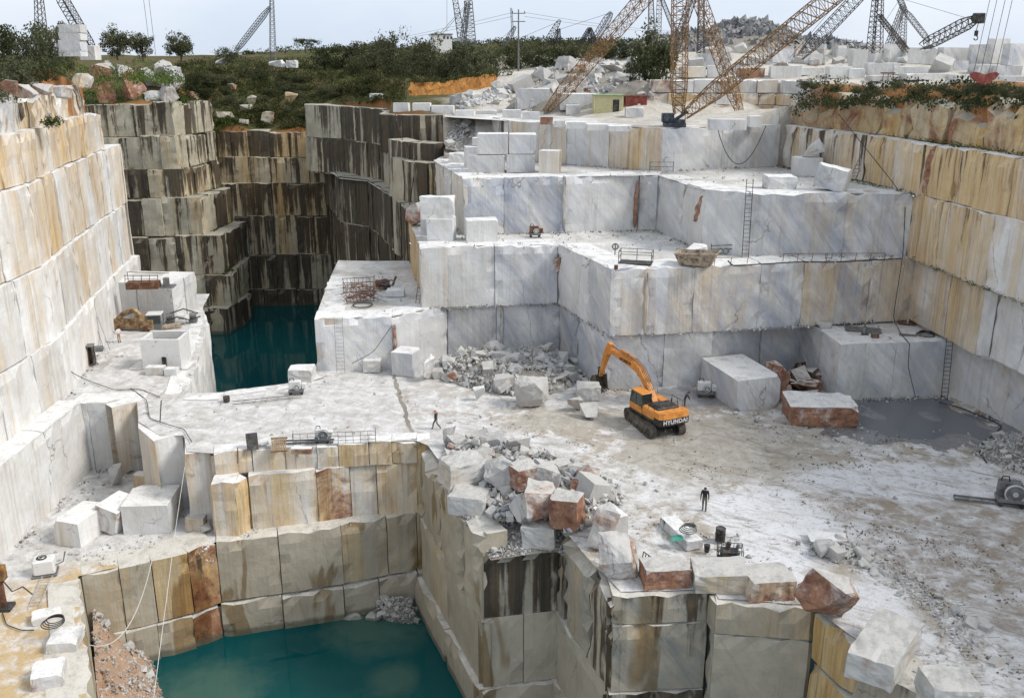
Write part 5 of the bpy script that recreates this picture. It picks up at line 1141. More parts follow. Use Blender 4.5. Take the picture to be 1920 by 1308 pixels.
for i, (u, v, w, h, c) in enumerate(ST_):
    if i < 13: lab = LB[i] + ' block in the stock behind the yellow boom'
    else: lab = ORD[sorted(q[0] for q in ST_[13:]).index(u)] + ' cut block from the left in the stock on the right plateau'
    rk(u, v, 't', w, h, 2.6, lab, c, rz=random.Random(i).uniform(-12, 12), group=None if i < 13 else 'cut blocks stocked on the right plateau')
for i in range(70):
    r_ = random.Random(60 + i); u, v = r_.uniform(1290, 1780), r_.uniform(96, 138); p = PT(u, v)
    stone(p - Vector((0, 0, .2)), r_.uniform(1.2, 3.0), r_, 'broken boulder between the stocked blocks on the right plateau', 'broken boulders between the stocked blocks', [WH, GY, PALE, (.3, .1, .3, .5)], 'boulder', .8, 'boulder')
# stack of four grey slabs at the top left
for i, (v, h, c, lab) in enumerate([(104, 10, (.1, .6, .6, 0), 'dark bottom slab of the grey stack at the top left'), (92, 20, GY, 'thick light grey block third from the top of the stack at the top left'), (73, 14, (.15, .35, .5, 0), 'weathered grey block second from the top of the stack at the top left'), (57, 15, (.2, .5, .4, 0), 'topmost weathered grey block of the stack at the top left')]):
    b = rk(130, v, None, 40 if i else 42, h, 2.0, lab, c, Y=100, rz=4)
z = PY(130, 106, 100).z
for o in [o for o in COL.objects if 'stack at the top left' in o.get('label', '')]:
    o.location.z = z; z += o.dimensions.z * .97 if o.dimensions.z else 1
rk(165, 112, None, 30, 26, 1.6, 'pale square block beside the grey stack at the top left', PALE, Y=104)
for u, v, w, h, lab in [(415, 120, 30, 10, 'low white heap on the far left skyline'), (518, 126, 34, 12, 'white mound under the far left derrick'), (546, 127, 20, 14, 'square white block right of the far left derrick')]:
    rk(u, v, None, w, h, 2.5, lab, WH, 'block' if 'square' in lab else 'angular', Y=205, rough=1)

# grey spoil heap on the skyline
sh_ = [PY(u, v, Y) for u, v, Y in [(1400, 42, 300), (1330, 58, 300), (1260, 72, 300), (1470, 70, 300), (1540, 78, 290), (1420, 60, 280)]]
sp_, hz2 = hill('spoil_heap', [(p.x, p.y, p.z, 26) for p in sh_], 25.5, DIRT, 8, 1.2)
r_ = random.Random(5); P = []
for i in range(2600):
    p = r_.choice(sh_); x, y = p.x + r_.gauss(0, 11), p.y - abs(r_.gauss(0, 10)); z = hz2(x, y)
    if z > 26: P.append((x, y, z))
o = chips('spoil_rocks', P, .9, 3.0, r_, SPOIL); o.color = (.1, .35, 1.0, .1)

def lattice(m, a, b, w0, w1, bays, r=.05, wm=None, diag=1):
    """square lattice girder with tapering ends"""
    a = Vector(a); b = Vector(b); d = (b - a); q = d.to_track_quat('Z', 'Y'); n = bays
    def ring(i):
        t = i / n
        w = w0 + (w1 - w0) * t if wm is None else (w0 + (wm - w0) * min(1, t / .18) if t < .5 else w1 + (wm - w1) * min(1, (1 - t) / .18))
        return [a + d * t + q @ Vector((sx * w / 2, sy * w / 2, 0)) for sx, sy in ((-1, -1), (1, -1), (1, 1), (-1, 1))]
    R = [ring(i) for i in range(n + 1)]
    for i in range(n):
        for k in range(4):
            m.bar(R[i][k], R[i + 1][k], r, 4, cap=False)
            m.bar(R[i + 1][k], R[i + 1][(k + 1) % 4], r * .6, 3, cap=False)
            m.bar(R[i][k], R[i + 1][(k + 1) % 4], r * .6, 3, cap=False)
            if diag > 1: m.bar(R[i][(k + 1) % 4], R[i + 1][k], r * .6, 3, cap=False)
    return m
def cable_pts(a, b, sag, n=14):
    a = Vector(a); b = Vector(b); return [a.lerp(b, i / n) - Vector((0, 0, sag * 4 * (i / n) * (1 - i / n))) for i in range(n + 1)]
# --- big yellow derrick
db = PZ(1272, 238, T4); dz_ = T4
D = empty('derrick_crane', db, 'big rusty yellow lattice derrick crane on the plateau edge', 'derrick crane')
L = lambda p: Vector(p) - db
top = PY(1276, -85, db.y + .3)
lattice(MB(), L((db.x, db.y + .3, T4 + 1.4)), L(top), 1.0, .9, 19, .056, wm=1.6, diag=2).build('mast', YEL, D)
bt = PY(1640, -70, db.y - 9)
lattice(MB(), L((db.x + .5, db.y - .3, T4 + 1.2)), L(bt), .8, 1.1, 24, .062, wm=1.75, diag=2).build('boom', YEL, D)
lf_ = PT(1022, 214); lattice(MB(), L(lf_), L(top - Vector((.4, 0, .5))), .6, .6, 24, .055, wm=1.35, diag=2).build('stiff_leg', YEL, D)
rf_ = PZ(1392, 222, T4 + .1); lattice(MB(), L(rf_), L(top + Vector((.5, 0, -.5))), .5, .6, 21, .052, wm=1.15, diag=2).build('stiff_leg', YEL, D)
m = MB().box(-1.6, -.9, 0, .7, 1.3, .5, .05); m.bar((-.2, .2, .5), (-.2, .2, .8), 1.0, 14); m.build('turntable', BLUEP, D)
m = MB().box(-1.9, -.6, .5, -.6, .6, 1.5, .06); m.bar((-1.4, -.9, 1.0), (-1.4, .9, 1.0), .42, 12); m.bar((-.5, -.4, .8), (.9, -.4, 1.7), .18, 6); m.build('winch', BLUEP, D)
m = MB()
for k in range(3): m.bar(L(top + Vector((.2 * k, 0, 0))), L(bt + Vector((.25 * k, 0, 0))), .03, 4)
for s_ in (-.4, .3): m.bar((s_, 0, 1.5), L(top) + Vector((s_, 0, 0)), .03, 4)
m.build('stay_cable', CABLE, D)
tag(MB().tube(cable_pts(PZ(1345, 240, T4 + .1), PZ(1436, 236, T4 + .1), 4.1), .045).build('hanging_cable', CABLE), 'black cable hanging in a deep loop down the top bench face', 'cable')
# --- other derricks, far off
def derrick(label, mat, base, mast_top, mw, booms=(), legs=(), stays=(), r=.07, bays=12, name='derrick_crane'):
    """base, mast_top: points; booms / legs: (from, to, width)"""
    base = Vector(base); D = empty(name, base, label, 'derrick crane'); L = lambda p: Vector(p) - base
    if mast_top is not None: lattice(MB(), (0, 0, 0), L(mast_top), mw * .75, mw * .4, bays, r * .8).build('mast', mat, D)
    for a, b, w in booms: lattice(MB(), L(a), L(b), w * .4, w * .35, bays, r * .8, wm=w * .7).build('boom', mat, D)
    for a, b, w in legs: lattice(MB(), L(a), L(b), w, w * .8, bays, r * .85).build('stiff_leg', mat, D)
    if stays:
        m = MB()
        for a, b in stays: m.bar(L(a), L(b), r * .45, 4)
        m.build('stay_cable', CABLE, D)
    return D
Pq = PY
derrick('black lattice derrick mast standing right behind the yellow derrick mast', DARKST, Pq(1314, 100, 150), Pq(1316, -60, 150), 1.4, legs=[(Pq(1262, 105, 156), Pq(1314, -50, 150), 1.0)], r=.08, bays=16)
derrick('dark lattice boom leaning right behind the tip of the yellow boom', DARKST, Pq(1500, 108, 165), None, 1, booms=[(Pq(1500, 108, 165), Pq(1632, -30, 160), 2.6)], stays=[(Pq(1480, 110, 165), Pq(1600, -30, 160))], r=.09, bays=18)
derrick('dark twin lattice mast standing above the stocked blocks', DARKST, Pq(1645, 100, 170), Pq(1652, -60, 170), 1.9, legs=[(Pq(1630, 100, 172), Pq(1648, -60, 170), 1.2), (Pq(1700, 96, 176), Pq(1648, 30, 170), .8)], r=.09, bays=16)
derrick('slim grey tripod derrick with a boom drooping to the right', GREYST, Pq(1690, 92, 230), Pq(1696, 18, 230), 2.2, booms=[(Pq(1697, 20, 230), Pq(1742, 78, 226), 1.6)], legs=[(Pq(1664, 90, 236), Pq(1694, 10, 230), 1.2), (Pq(1676, -30, 232), Pq(1696, 20, 230), 1.2)], stays=[(Pq(1697, 20, 230), Pq(1735, 62, 230)), (Pq(1660, 40, 232), Pq(1700, -20, 230)), (Pq(1697, 0, 230), Pq(1832, 40, 200))], r=.10)
kd = derrick('black crane jib with a heavy head and hanging hook over the stocked blocks', DARKST, Pq(1728, 92, 160), None, 1, booms=[(Pq(1728, 88, 160), Pq(1832, 34, 150), 2.2)], r=.11, bays=10)
kb = kd.location; hd = Pq(1835, 34, 150) - kb
m = MB().box(-.8, -.5, -.8, .8, .5, .7, .1, at=hd); m.bar(hd + Vector((-.3, -.7, 0)), hd + Vector((-.3, .7, 0)), .6, 12); m.build('jib_head', BLACKP, kd)
m = MB().bar(hd + Vector((.1, 0, -.6)), hd + Vector((-.1, 0, -1.9)), .06, 4).box(-.28, -.2, -2.6, .2, .2, -1.8, .06, at=hd); m.tube([hd + Vector((math.sin(a) * .3, 0, -2.9 - math.cos(a) * .3)) for a in [2.9, 2.2, 1.5, .8, 0, -.8, -1.5]], .09); m.build('hook', BLACKP, kd)
derrick('pair of tall lattice masts beside the white hut on the skyline', GREYST, Pq(868, 88, 250), Pq(850, -20, 250), 2.6, legs=[(Pq(884, 88, 250), Pq(878, 2, 250), 2.4), (Pq(866, 88, 254), Pq(877, 4, 250), 1.2)], stays=[(Pq(877, 6, 250), Pq(822, 66, 240)), (Pq(877, 10, 250), Pq(826, 68, 240)), (Pq(838, -10, 250), Pq(838, 60, 245))], r=.12)
derrick('small dark derrick boom nearest the utility pole on the skyline', DARKST, Pq(1047, 84, 260), Pq(1048, 54, 260), 1.6, booms=[(Pq(1018, 88, 258), Pq(1050, 38, 258), 1.8)], legs=[(Pq(1036, 86, 260), Pq(1047, 56, 260), .9)], stays=[(Pq(1050, 40, 258), Pq(975, 72, 262)), (Pq(1048, 56, 260), Pq(1146, 24, 250))], r=.11, bays=9)
derrick('small dark derrick with a steep boom halfway to the yellow leg', DARKST, Pq(1106, 86, 260), Pq(1106, 52, 260), 1.6, booms=[(Pq(1112, 80, 256), Pq(1146, 24, 252), 2.0)], legs=[(Pq(1086, 86, 262), Pq(1105, 54, 260), .9), (Pq(1118, 86, 262), Pq(1106, 54, 260), .9)], r=.11, bays=9)
derrick('faint slender derrick left of the utility pole on the skyline', GREYST, Pq(939, 100, 270), None, 1, booms=[(Pq(938, 98, 270), Pq(966, 50, 268), 1.4)], stays=[(Pq(966, 50, 268), Pq(938, 75, 270))], r=.09, bays=9)
derrick('grey lattice mast pair high behind the yellow leg', GREYST, Pq(1222, 66, 280), Pq(1220, -30, 280), 2.4, legs=[(Pq(1234, 66, 282), Pq(1238, -30, 280), 1.6), (Pq(1266, 62, 280), Pq(1240, -4, 280), 1.2)], stays=[(Pq(1248, -20, 280), Pq(1300, 60, 270))], r=.11)
derrick('distant slim derrick with a long boom sloping down left on the left skyline', GREYST, Pq(512, 122, 215), Pq(509, -16, 215), 1.7, booms=[(Pq(441, 98, 220), Pq(506, 14, 215), 1.3)], stays=[(Pq(509, -12, 215), Pq(506, 14, 215))], r=.085, bays=18)
derrick('dark lattice mast rising out of the thicket at the top left', DARKST, Pq(78, 70, 125), Pq(70, -40, 125), 1.5, r=.07, bays=10)
derrick('dark lattice boom leaning left beside the grey stack at the top left', DARKST, Pq(178, 106, 128), None, 1, booms=[(Pq(178, 104, 128), Pq(104, -24, 122), 1.5)], r=.07, bays=16)
for i, (u0, u1, v1, Y) in enumerate([(268, 282, 100, 160), (278, 292, 104, 160)]):
    tag(MB().bar(Pq(u0, -10, Y), Pq(u1, v1, Y), .035, 4).build('guy_cable', CABLE), ['left', 'right'][i] + ' thin guy cable of the two dropping behind the smaller olive tree', 'cable')
# utility pole
up = Pq(972, 134, 215); U = empty('utility_pole', up, 'grey utility pole with crossarms at the end of the dirt road', 'utility pole'); uh = Pq(972, 18, 215).z - up.z
MB().bar((0, 0, -.3), (0, 0, uh), .24, 8, .14).build('pole', GREYST, U)
for k in (.93, .80): MB().box(-1.5, -.1, uh * k, 1.5, .1, uh * k + .18).build('crossarm', GREYST, U)
for k in (-1.3, 0, 1.3): MB().bar((k, 0, uh * .93 + .18), (k, 0, uh * .93 + .6), .09, 6).build('insulator', DARKST, U)
lattice(MB(), (-1.2, .2, uh * .55), (-1.6, .2, uh * 1.02), .5, .3, 8, .05).build('lattice_mast', DARKST, U)
m = MB()
for dzz in (.0, -.8): m.tube(cable_pts(up + Vector((-1.3, 0, uh * .95 + dzz)), Pq(520, 96, 420), 2), .035, 3); m.tube(cable_pts(up + Vector((1.3, 0, uh * .95 + dzz)), Pq(1420, 60, 420), 2), .035, 3)
tag(m.build('overhead_wires', CABLE), 'thin overhead wires strung from the utility pole', 'wires')
# white hut
hb = Pq(828, 96, 235); Hh = empty('hut', hb, 'small white flat roofed hut on the skyline among the olives', 'hut', rz=.25); w_ = 17 * MPP(hb)
hh_ = Pq(828, 66, 235).z - hb.z
MB().box(-w_, -w_, -.5, w_, w_, hh_).build('wall', WHITEP, Hh)
MB().box(-w_ - .2, -w_ - .2, hh_, w_ + .2, w_ + .2, hh_ + .28, .03).build('roof', GREYST, Hh)
for k in (.05, .45, .85): MB().box(w_ * k - .05, -w_ - .04, hh_ - .95, w_ * k + .42, -w_ + .1, hh_ - .35).build('window', GLASS, Hh)
# sheds
def shed(u0, u1, v, h, d, label, mat, roofmat, door, Y=None):
    p = PZ((u0 + u1) / 2, v, T4); m_ = MPP(p); w = (u1 - u0) * m_; hh = h * m_ * 1.02
    e = empty('site_cabin', p, label, 'site cabin'); b = MB(); n = int(w / .28)
    for s_ in (0, 1):                        # corrugated long sides
        y = 0 if s_ == 0 else d
        for i in range(n):
            x = -w / 2 + w * i / n; q = w / n
            b.box(x, y - (.05 if s_ == 0 else 0), 0, x + q * .55, y + (.05 if s_ else 0), hh); 
    b.box(-w / 2, 0.002, 0.01, w / 2, d - .002, hh - .01); b.build('wall', mat, e)
    MB().box(-w / 2 - .12, -.15, hh, w / 2 + .12, d + .15, hh + .14, .02).build('roof', roofmat, e)
    if door:
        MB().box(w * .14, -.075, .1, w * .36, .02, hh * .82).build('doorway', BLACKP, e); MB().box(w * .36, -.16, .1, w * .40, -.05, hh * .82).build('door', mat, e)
    return e
shed(1113, 1168, 219, 37, 2.6, 'pale yellow corrugated site cabin with a green roof and open door', CREAM, GREENP, True)
rs_ = shed(1172, 1212, 218, 35, 2.4, 'red corrugated container right of the pale yellow cabin', REDP, RUST, False)
MB().box(.2, -.08, 1.2, .55, -.052, 1.6).build('notice', WHITEP, rs_)
# table like trestle and red lifting beam on the right
tp = PT(1663, 153); T_ = empty('trestle', tp, 'small red brown trestle on the right rim', 'trestle')
MB().box(-.9, -.4, 1.0, .9, .4, 1.16).build('top', RUST, T_)
for x in (-.75, 0, .75): MB().bar((x, -.3, 0), (x * .9, -.2, 1.0), .05, 4).build('leg', RUST, T_)
bp_ = Pq(1843, 158, 84); Bm = empty('lifting_beam', bp_, 'dull red heart shaped lifting beam hanging on cables at the right rim', 'lifting beam')
pr_ = [(-1.25, .85), (-.95, 1.02), (-.45, .95), (0, .78), (.45, .95), (.95, 1.02), (1.25, .85), (1.0, .45), (.45, .1), (0, 0), (-.45, .1), (-1.0, .45)]
m = MB(); n = len(pr_); m.add([(x, -.12, z) for x, z in pr_] + [(x, .12, z) for x, z in pr_], [tuple(range(n)), tuple(range(2 * n - 1, n - 1, -1))] + [(i, n + i, n + (i + 1) % n, (i + 1) % n) for i in range(n)]); m.build('plate', REDP, Bm)
for x in (-.95, -.35, .35, .95): MB().bar((x, 0, .9), (x + 1.2, .4, 13), .022, 4).build('cable', CABLE, Bm)
# ------------------------------------------------------------------ writing
def text_mesh(name, txt, size, mat, parent, loc, rot, depth=.012, shear=0.0):
    c = bpy.data.curves.new('lettering', 'FONT'); c.body = txt; c.size = size; c.extrude = depth; c.align_x = 'CENTER'; c.align_y = 'CENTER'; c.offset = size * .025; c.shear = shear; c.space_character = 1.08
    t = bpy.data.objects.new('lettering', c); COL.objects.link(t); bpy.context.view_layer.update()
    me = bpy.data.meshes.new_from_object(t.evaluated_get(bpy.context.evaluated_depsgraph_get())); bpy.data.objects.remove(t)
    me.materials.clear(); me.materials.append(mat); o = link(bpy.data.objects.new(name, me)); o.parent = parent; o.location = loc; o.rotation_euler = rot; return o
# ------------------------------------------------------------------ excavator
ex = PZ(1226, 798, 0); ex = Vector((ex.x, ex.y, -.02))
X = empty('excavator', ex, 'orange tracked excavator with its arm stretched to the rubble heap', 'excavator', rz=math.radians(25))
tr_rot = math.radians(-8)                       # undercarriage turned against the house
tm = Matrix.Rotation(tr_rot, 3, 'Z')
U_ = empty('undercarriage', (0, 0, 0)); U_.parent = X; U_.rotation_euler = (0, 0, tr_rot)
MB().box(-.75, -1.2, .42, .75, 1.2, .95, .12).box(-1.2, -.9, .45, 1.2, -.45, .85, .08).box(-1.2, .45, .45, 1.2, .9, .85, .08).build('frame', BLACKP, U_)
MB().bar((0, 0, .9), (0, 0, 1.2), .75, 20).build('slewing_ring', BLACKP, U_)
for s_ in (-1, 1):
    x = s_ * 1.33
    t = MB(); prof = []
    L_ = 2.15; R_ = .47
    for i in range(9): a = math.pi / 2 + math.pi * i / 8; prof.append((-L_ + R_ * math.cos(a), .5 + R_ * math.sin(a)))
    for i in range(9): a = -math.pi / 2 + math.pi * i / 8; prof.append((L_ + R_ * math.cos(a), .5 + R_ * math.sin(a)))
    t.prism(prof, x - .24, x + .24); tk = t.build('track', TRACKM, U_)
    sh = MB(); per = []
    n_ = len(prof)
    for i in range(n_):
        a = Vector((0, *prof[i])); b = Vector((0, *prof[(i + 1) % n_])); k = max(1, int((b - a).length / .19))
        for j in range(k): per.append((a.lerp(b, (j + .5) / k), (b - a).normalized()))
    for p, d in per:
        nrm = Vector((0, d.z, -d.y)); c = p + nrm * .03
        v = []
        for sx in (-.31, .31):
            for sd_ in (-.075, .075):
                for sn in (-.03, .035): v.append(Vector((x + sx, 0, 0)) + c + d * sd_ + nrm * sn)
        sh.add(v, [(0, 1, 3, 2), (4, 6, 7, 5), (0, 4, 5, 1), (2, 3, 7, 6), (0, 2, 6, 4), (1, 5, 7, 3)])
        g = c + nrm * .05; sh.bar(g + Vector((x - .31, 0, 0)), g + Vector((x + .31, 0, 0)), .022, 3)
    sh.build('track_shoes', TRACKM, U_)
    for yy, rr in ((-L_, .36), (L_, .38)): MB().bar((x - .29, yy, .5), (x + .29, yy, .5), rr, 16).bar((x - .31, yy, .5), (x + .31, yy, .5), .14, 10).build('sprocket' if yy < 0 else 'idler_wheel', BLACKP, U_)
    for i in range(7): MB().bar((x - .27, -1.55 + i * .52, .2), (x + .27, -1.55 + i * .52, .2), .13, 10).build('roller', BLACKP, U_)
# house
MB().box(-1.45, -2.3, 1.2, 1.45, 1.75, 1.42, .05).build('platform', BLACKP, X)
MB().box(-1.45, -2.1, 1.42, -.55, -.25, 2.25, .08).build('side_box', ORANGE, X)
b = MB().box(.55, -2.1, 1.42, 1.45, 1.55, 2.2, .08).build('side_box', ORANGE, X)
MB().box(-.54, -2.1, 1.42, .54, .2, 2.15, .05).build('engine_bay', BLACKP, X)
MB().box(-1.05, -2.05, 2.2, 1.05, -.5, 2.42, .07).box(-.85, -1.9, 2.42, .3, -.7, 2.47, .02).build('engine_hood', BLACKP, X)
cw = MB(); pf = [(-3.05, -1.1), (-3.05, 1.1), (-2.85, 1.46), (-2.1, 1.47), (-2.1, -1.47), (-2.85, -1.46)]
def cwring(z0, z1, sc): return [(x * sc, y) for y, x in pf]
cwv = []; cwv += [(x, y, 1.22) for y, x in pf] + [(x, y, 1.35 + .45) for y, x in pf]; cwf = [(i, (i + 1) % 6, 6 + (i + 1) % 6, 6 + i) for i in range(6)] + [(5, 4, 3, 2, 1, 0), tuple(range(6, 12))]
MB().add(cwv, cwf).build('counterweight_base', BLACKP, X)
cwv = [(x, y, 1.802) for y, x in pf] + [(x * .97, y + (.12 if y < -2.5 else 0), 2.28) for y, x in pf]
MB().add(cwv, cwf).build('counterweight', ORANGE, X)
text_mesh('lettering', 'HYUNDAI', .50, WHITEP, X, (0, -3.062, 1.52), (math.pi / 2, 0, 0))
# cab
cabx0, cabx1, caby0, caby1, cz0, cz1 = -1.45, -.45, -.2, 1.7, 1.42, 3.1
MB().box(cabx0, caby0, cz0, cabx1, caby1, cz0 + .55, .04).build('cab', ORANGE, X)
c = MB()
for x in (cabx0 + .05, cabx1 - .05):
    for y, y2 in ((caby0 + .05, caby0 + .05), (.72, .72), (caby1 - .05, caby1 - .28)): c.bar((x, y, cz0 + .5), (x, y2, cz1 - .03), .055, 4)
c.box(cabx0, caby0, cz0 + .55, cabx1, caby0 + .08, cz0 + 1.0); c.build('cab_frame', BLACKP, X)
MB().box(cabx0 - .02, caby0 - .02, cz1 - .05, cabx1 + .02, caby1 - .15, cz1 + .06, .04).build('cab_roof', ORANGE, X)
for nm, v in (('side_window', [(cabx0 + .03, caby0 + .1, cz0 + .6), (cabx0 + .03, caby1 - .1, cz0 + .6), (cabx0 + .03, caby1 - .3, cz1 - .08), (cabx0 + .03, caby0 + .1, cz1 - .08)]),
              ('side_window', [(cabx1 - .03, caby0 + .1, cz0 + .6), (cabx1 - .03, caby1 - .1, cz0 + .6), (cabx1 - .03, caby1 - .3, cz1 - .08), (cabx1 - .03, caby0 + .1, cz1 - .08)]),
              ('windscreen', [(cabx0 + .08, caby1 - .06, cz0 + .55), (cabx1 - .08, caby1 - .06, cz0 + .55), (cabx1 - .08, caby1 - .28, cz1 - .08), (cabx0 + .08, caby1 - .28, cz1 - .08)]),
              ('rear_window', [(cabx0 + .08, caby0 + .03, cz0 + .98), (cabx1 - .08, caby0 + .03, cz0 + .98), (cabx1 - .08, caby0 + .03, cz1 - .1), (cabx0 + .08, caby0 + .03, cz1 - .1)])):
    mesh_obj(nm, v, [(0, 1, 2, 3)], GLASS, X)
MB().box(cabx0 + .25, .25, cz0 + .56, cabx1 - .25, .75, cz0 + .75, .04).box(cabx0 + .25, .2, cz0 + .75, cabx1 - .25, .32, cz0 + 1.35, .04).build('seat', BLACKP, X)
hr = MB()
for x in (-1.4, 1.4):
    hr.tube([(x, -2.0, 2.2), (x, -2.0, 2.75), (x, -.4, 2.75), (x, -.4, 2.2)], .025, 4); hr.bar((x, -1.2, 2.2), (x, -1.2, 2.75), .02, 4)
hr.tube([(.6, 1.5, 1.5), (.6, 1.6, 2.7), (1.3, 1.6, 2.7), (1.3, 1.5, 1.5)], .025, 4); hr.tube([(-.9, -2.0, 2.4), (-.9, -2.0, 2.8), (.9, -2.0, 2.8), (.9, -2.0, 2.4)], .025, 4)
hr.build('handrail', BLACKP, X)
MB().bar((.75, -1.3, 2.42), (.75, -1.3, 2.85), .07, 10).build('exhaust_pipe', BLACKP, X)
# boom, stick, bucket
def girder(pts, w, name, mat):
    """pts: (y, z_low, z_high)"""
    lo = [(y, z) for y, z, _ in pts]; hi = [(y, z) for y, _, z in pts][::-1]
    return MB().prism(lo + hi, .15 - w / 2, .15 + w / 2).build(name, mat, X)
bo = girder([(.15, 1.65, 2.15), (1.2, 2.7, 3.35), (2.4, 3.62, 4.38), (3.2, 3.95, 4.68), (5.6, 4.25, 4.82), (7.55, 4.40, 4.72)], .52, 'boom', ORANGE)
for s_, xx in ((-1, .15 - .275), (1, .15 + .275)):
    text_mesh('lettering', 'HYUNDAI', .40, BLACKP, X, (xx, 4.75, 4.38), (math.pi / 2, -.12 * s_ * 0, math.radians(-90 if s_ < 0 else 90))).rotation_euler = Euler((math.pi / 2, 0, math.radians(-90 if s_ < 0 else 90)))
st = girder([(7.35, 4.25, 5.15), (7.9, 4.05, 5.25), (8.5, 3.0, 4.35), (9.25, 1.55, 1.95)], .40, 'stick', ORANGE)
def cyl(a, b, r): return MB().bar(a, Vector(a).lerp(Vector(b), .58), r, 10).build('hydraulic_cylinder', ORANGE, X), MB().bar(Vector(a).lerp(Vector(b), .56), b, r * .5, 8).build('piston_rod', ALU, X)
for xx in (-.27, .57): cyl((xx, .95, 1.75), (xx, 2.7, 4.0), .11)
cyl((.15, 3.6, 4.95), (.15, 7.4, 5.2), .10)
cyl((.15, 8.0, 5.1), (.15, 9.35, 2.6), .09)
m = MB()
for k in (-.1, .05, .2, .35): m.tube([(k + .05, .8, 2.9), (k + .05, 2.2, 4.45), (k + .05, 3.4, 4.85), (k + .05, 5.6, 4.95), (k + .05, 7.2, 5.1)], .025, 4)
m.build('hydraulic_hoses', CABLE, X)
MB().bar((.05, 9.1, 1.75), (.05, 9.65, 2.35), .06, 6).bar((.25, 9.1, 1.75), (.25, 9.65, 2.35), .06, 6).bar((.15, 9.65, 2.35), (.15, 9.75, 1.5), .06, 6).build('bucket_link', BLACKP, X)
bk = MB(); arc = [(9.25, 1.75), (9.75, 1.55), (10.05, 1.15), (10.05, .7), (9.75, .35), (9.3, .22), (8.95, .35)]
for i in range(len(arc) - 1):
    (y0, z0), (y1, z1) = arc[i], arc[i + 1]; d = Vector((0, y1 - y0, z1 - z0)).normalized(); nn_ = Vector((0, d.z, -d.y)) * .04
    bk.add([Vector((x, y, z)) + nn_ * k for x in (-.5, .8) for (y, z) in ((y0, z0), (y1, z1)) for k in (-1, 1)], [(0, 1, 3, 2), (4, 6, 7, 5), (0, 4, 5, 1), (2, 3, 7, 6), (0, 2, 6, 4), (1, 5, 7, 3)])
for x in (-.5, .76): bk.prism([(y, z) for y, z in arc], x, x + .04)
for k in range(5): bk.box(-.48 + k * .29, 8.72, .28, -.36 + k * .29, 9.0, .40)
bk.build('bucket', TRACKM, X)

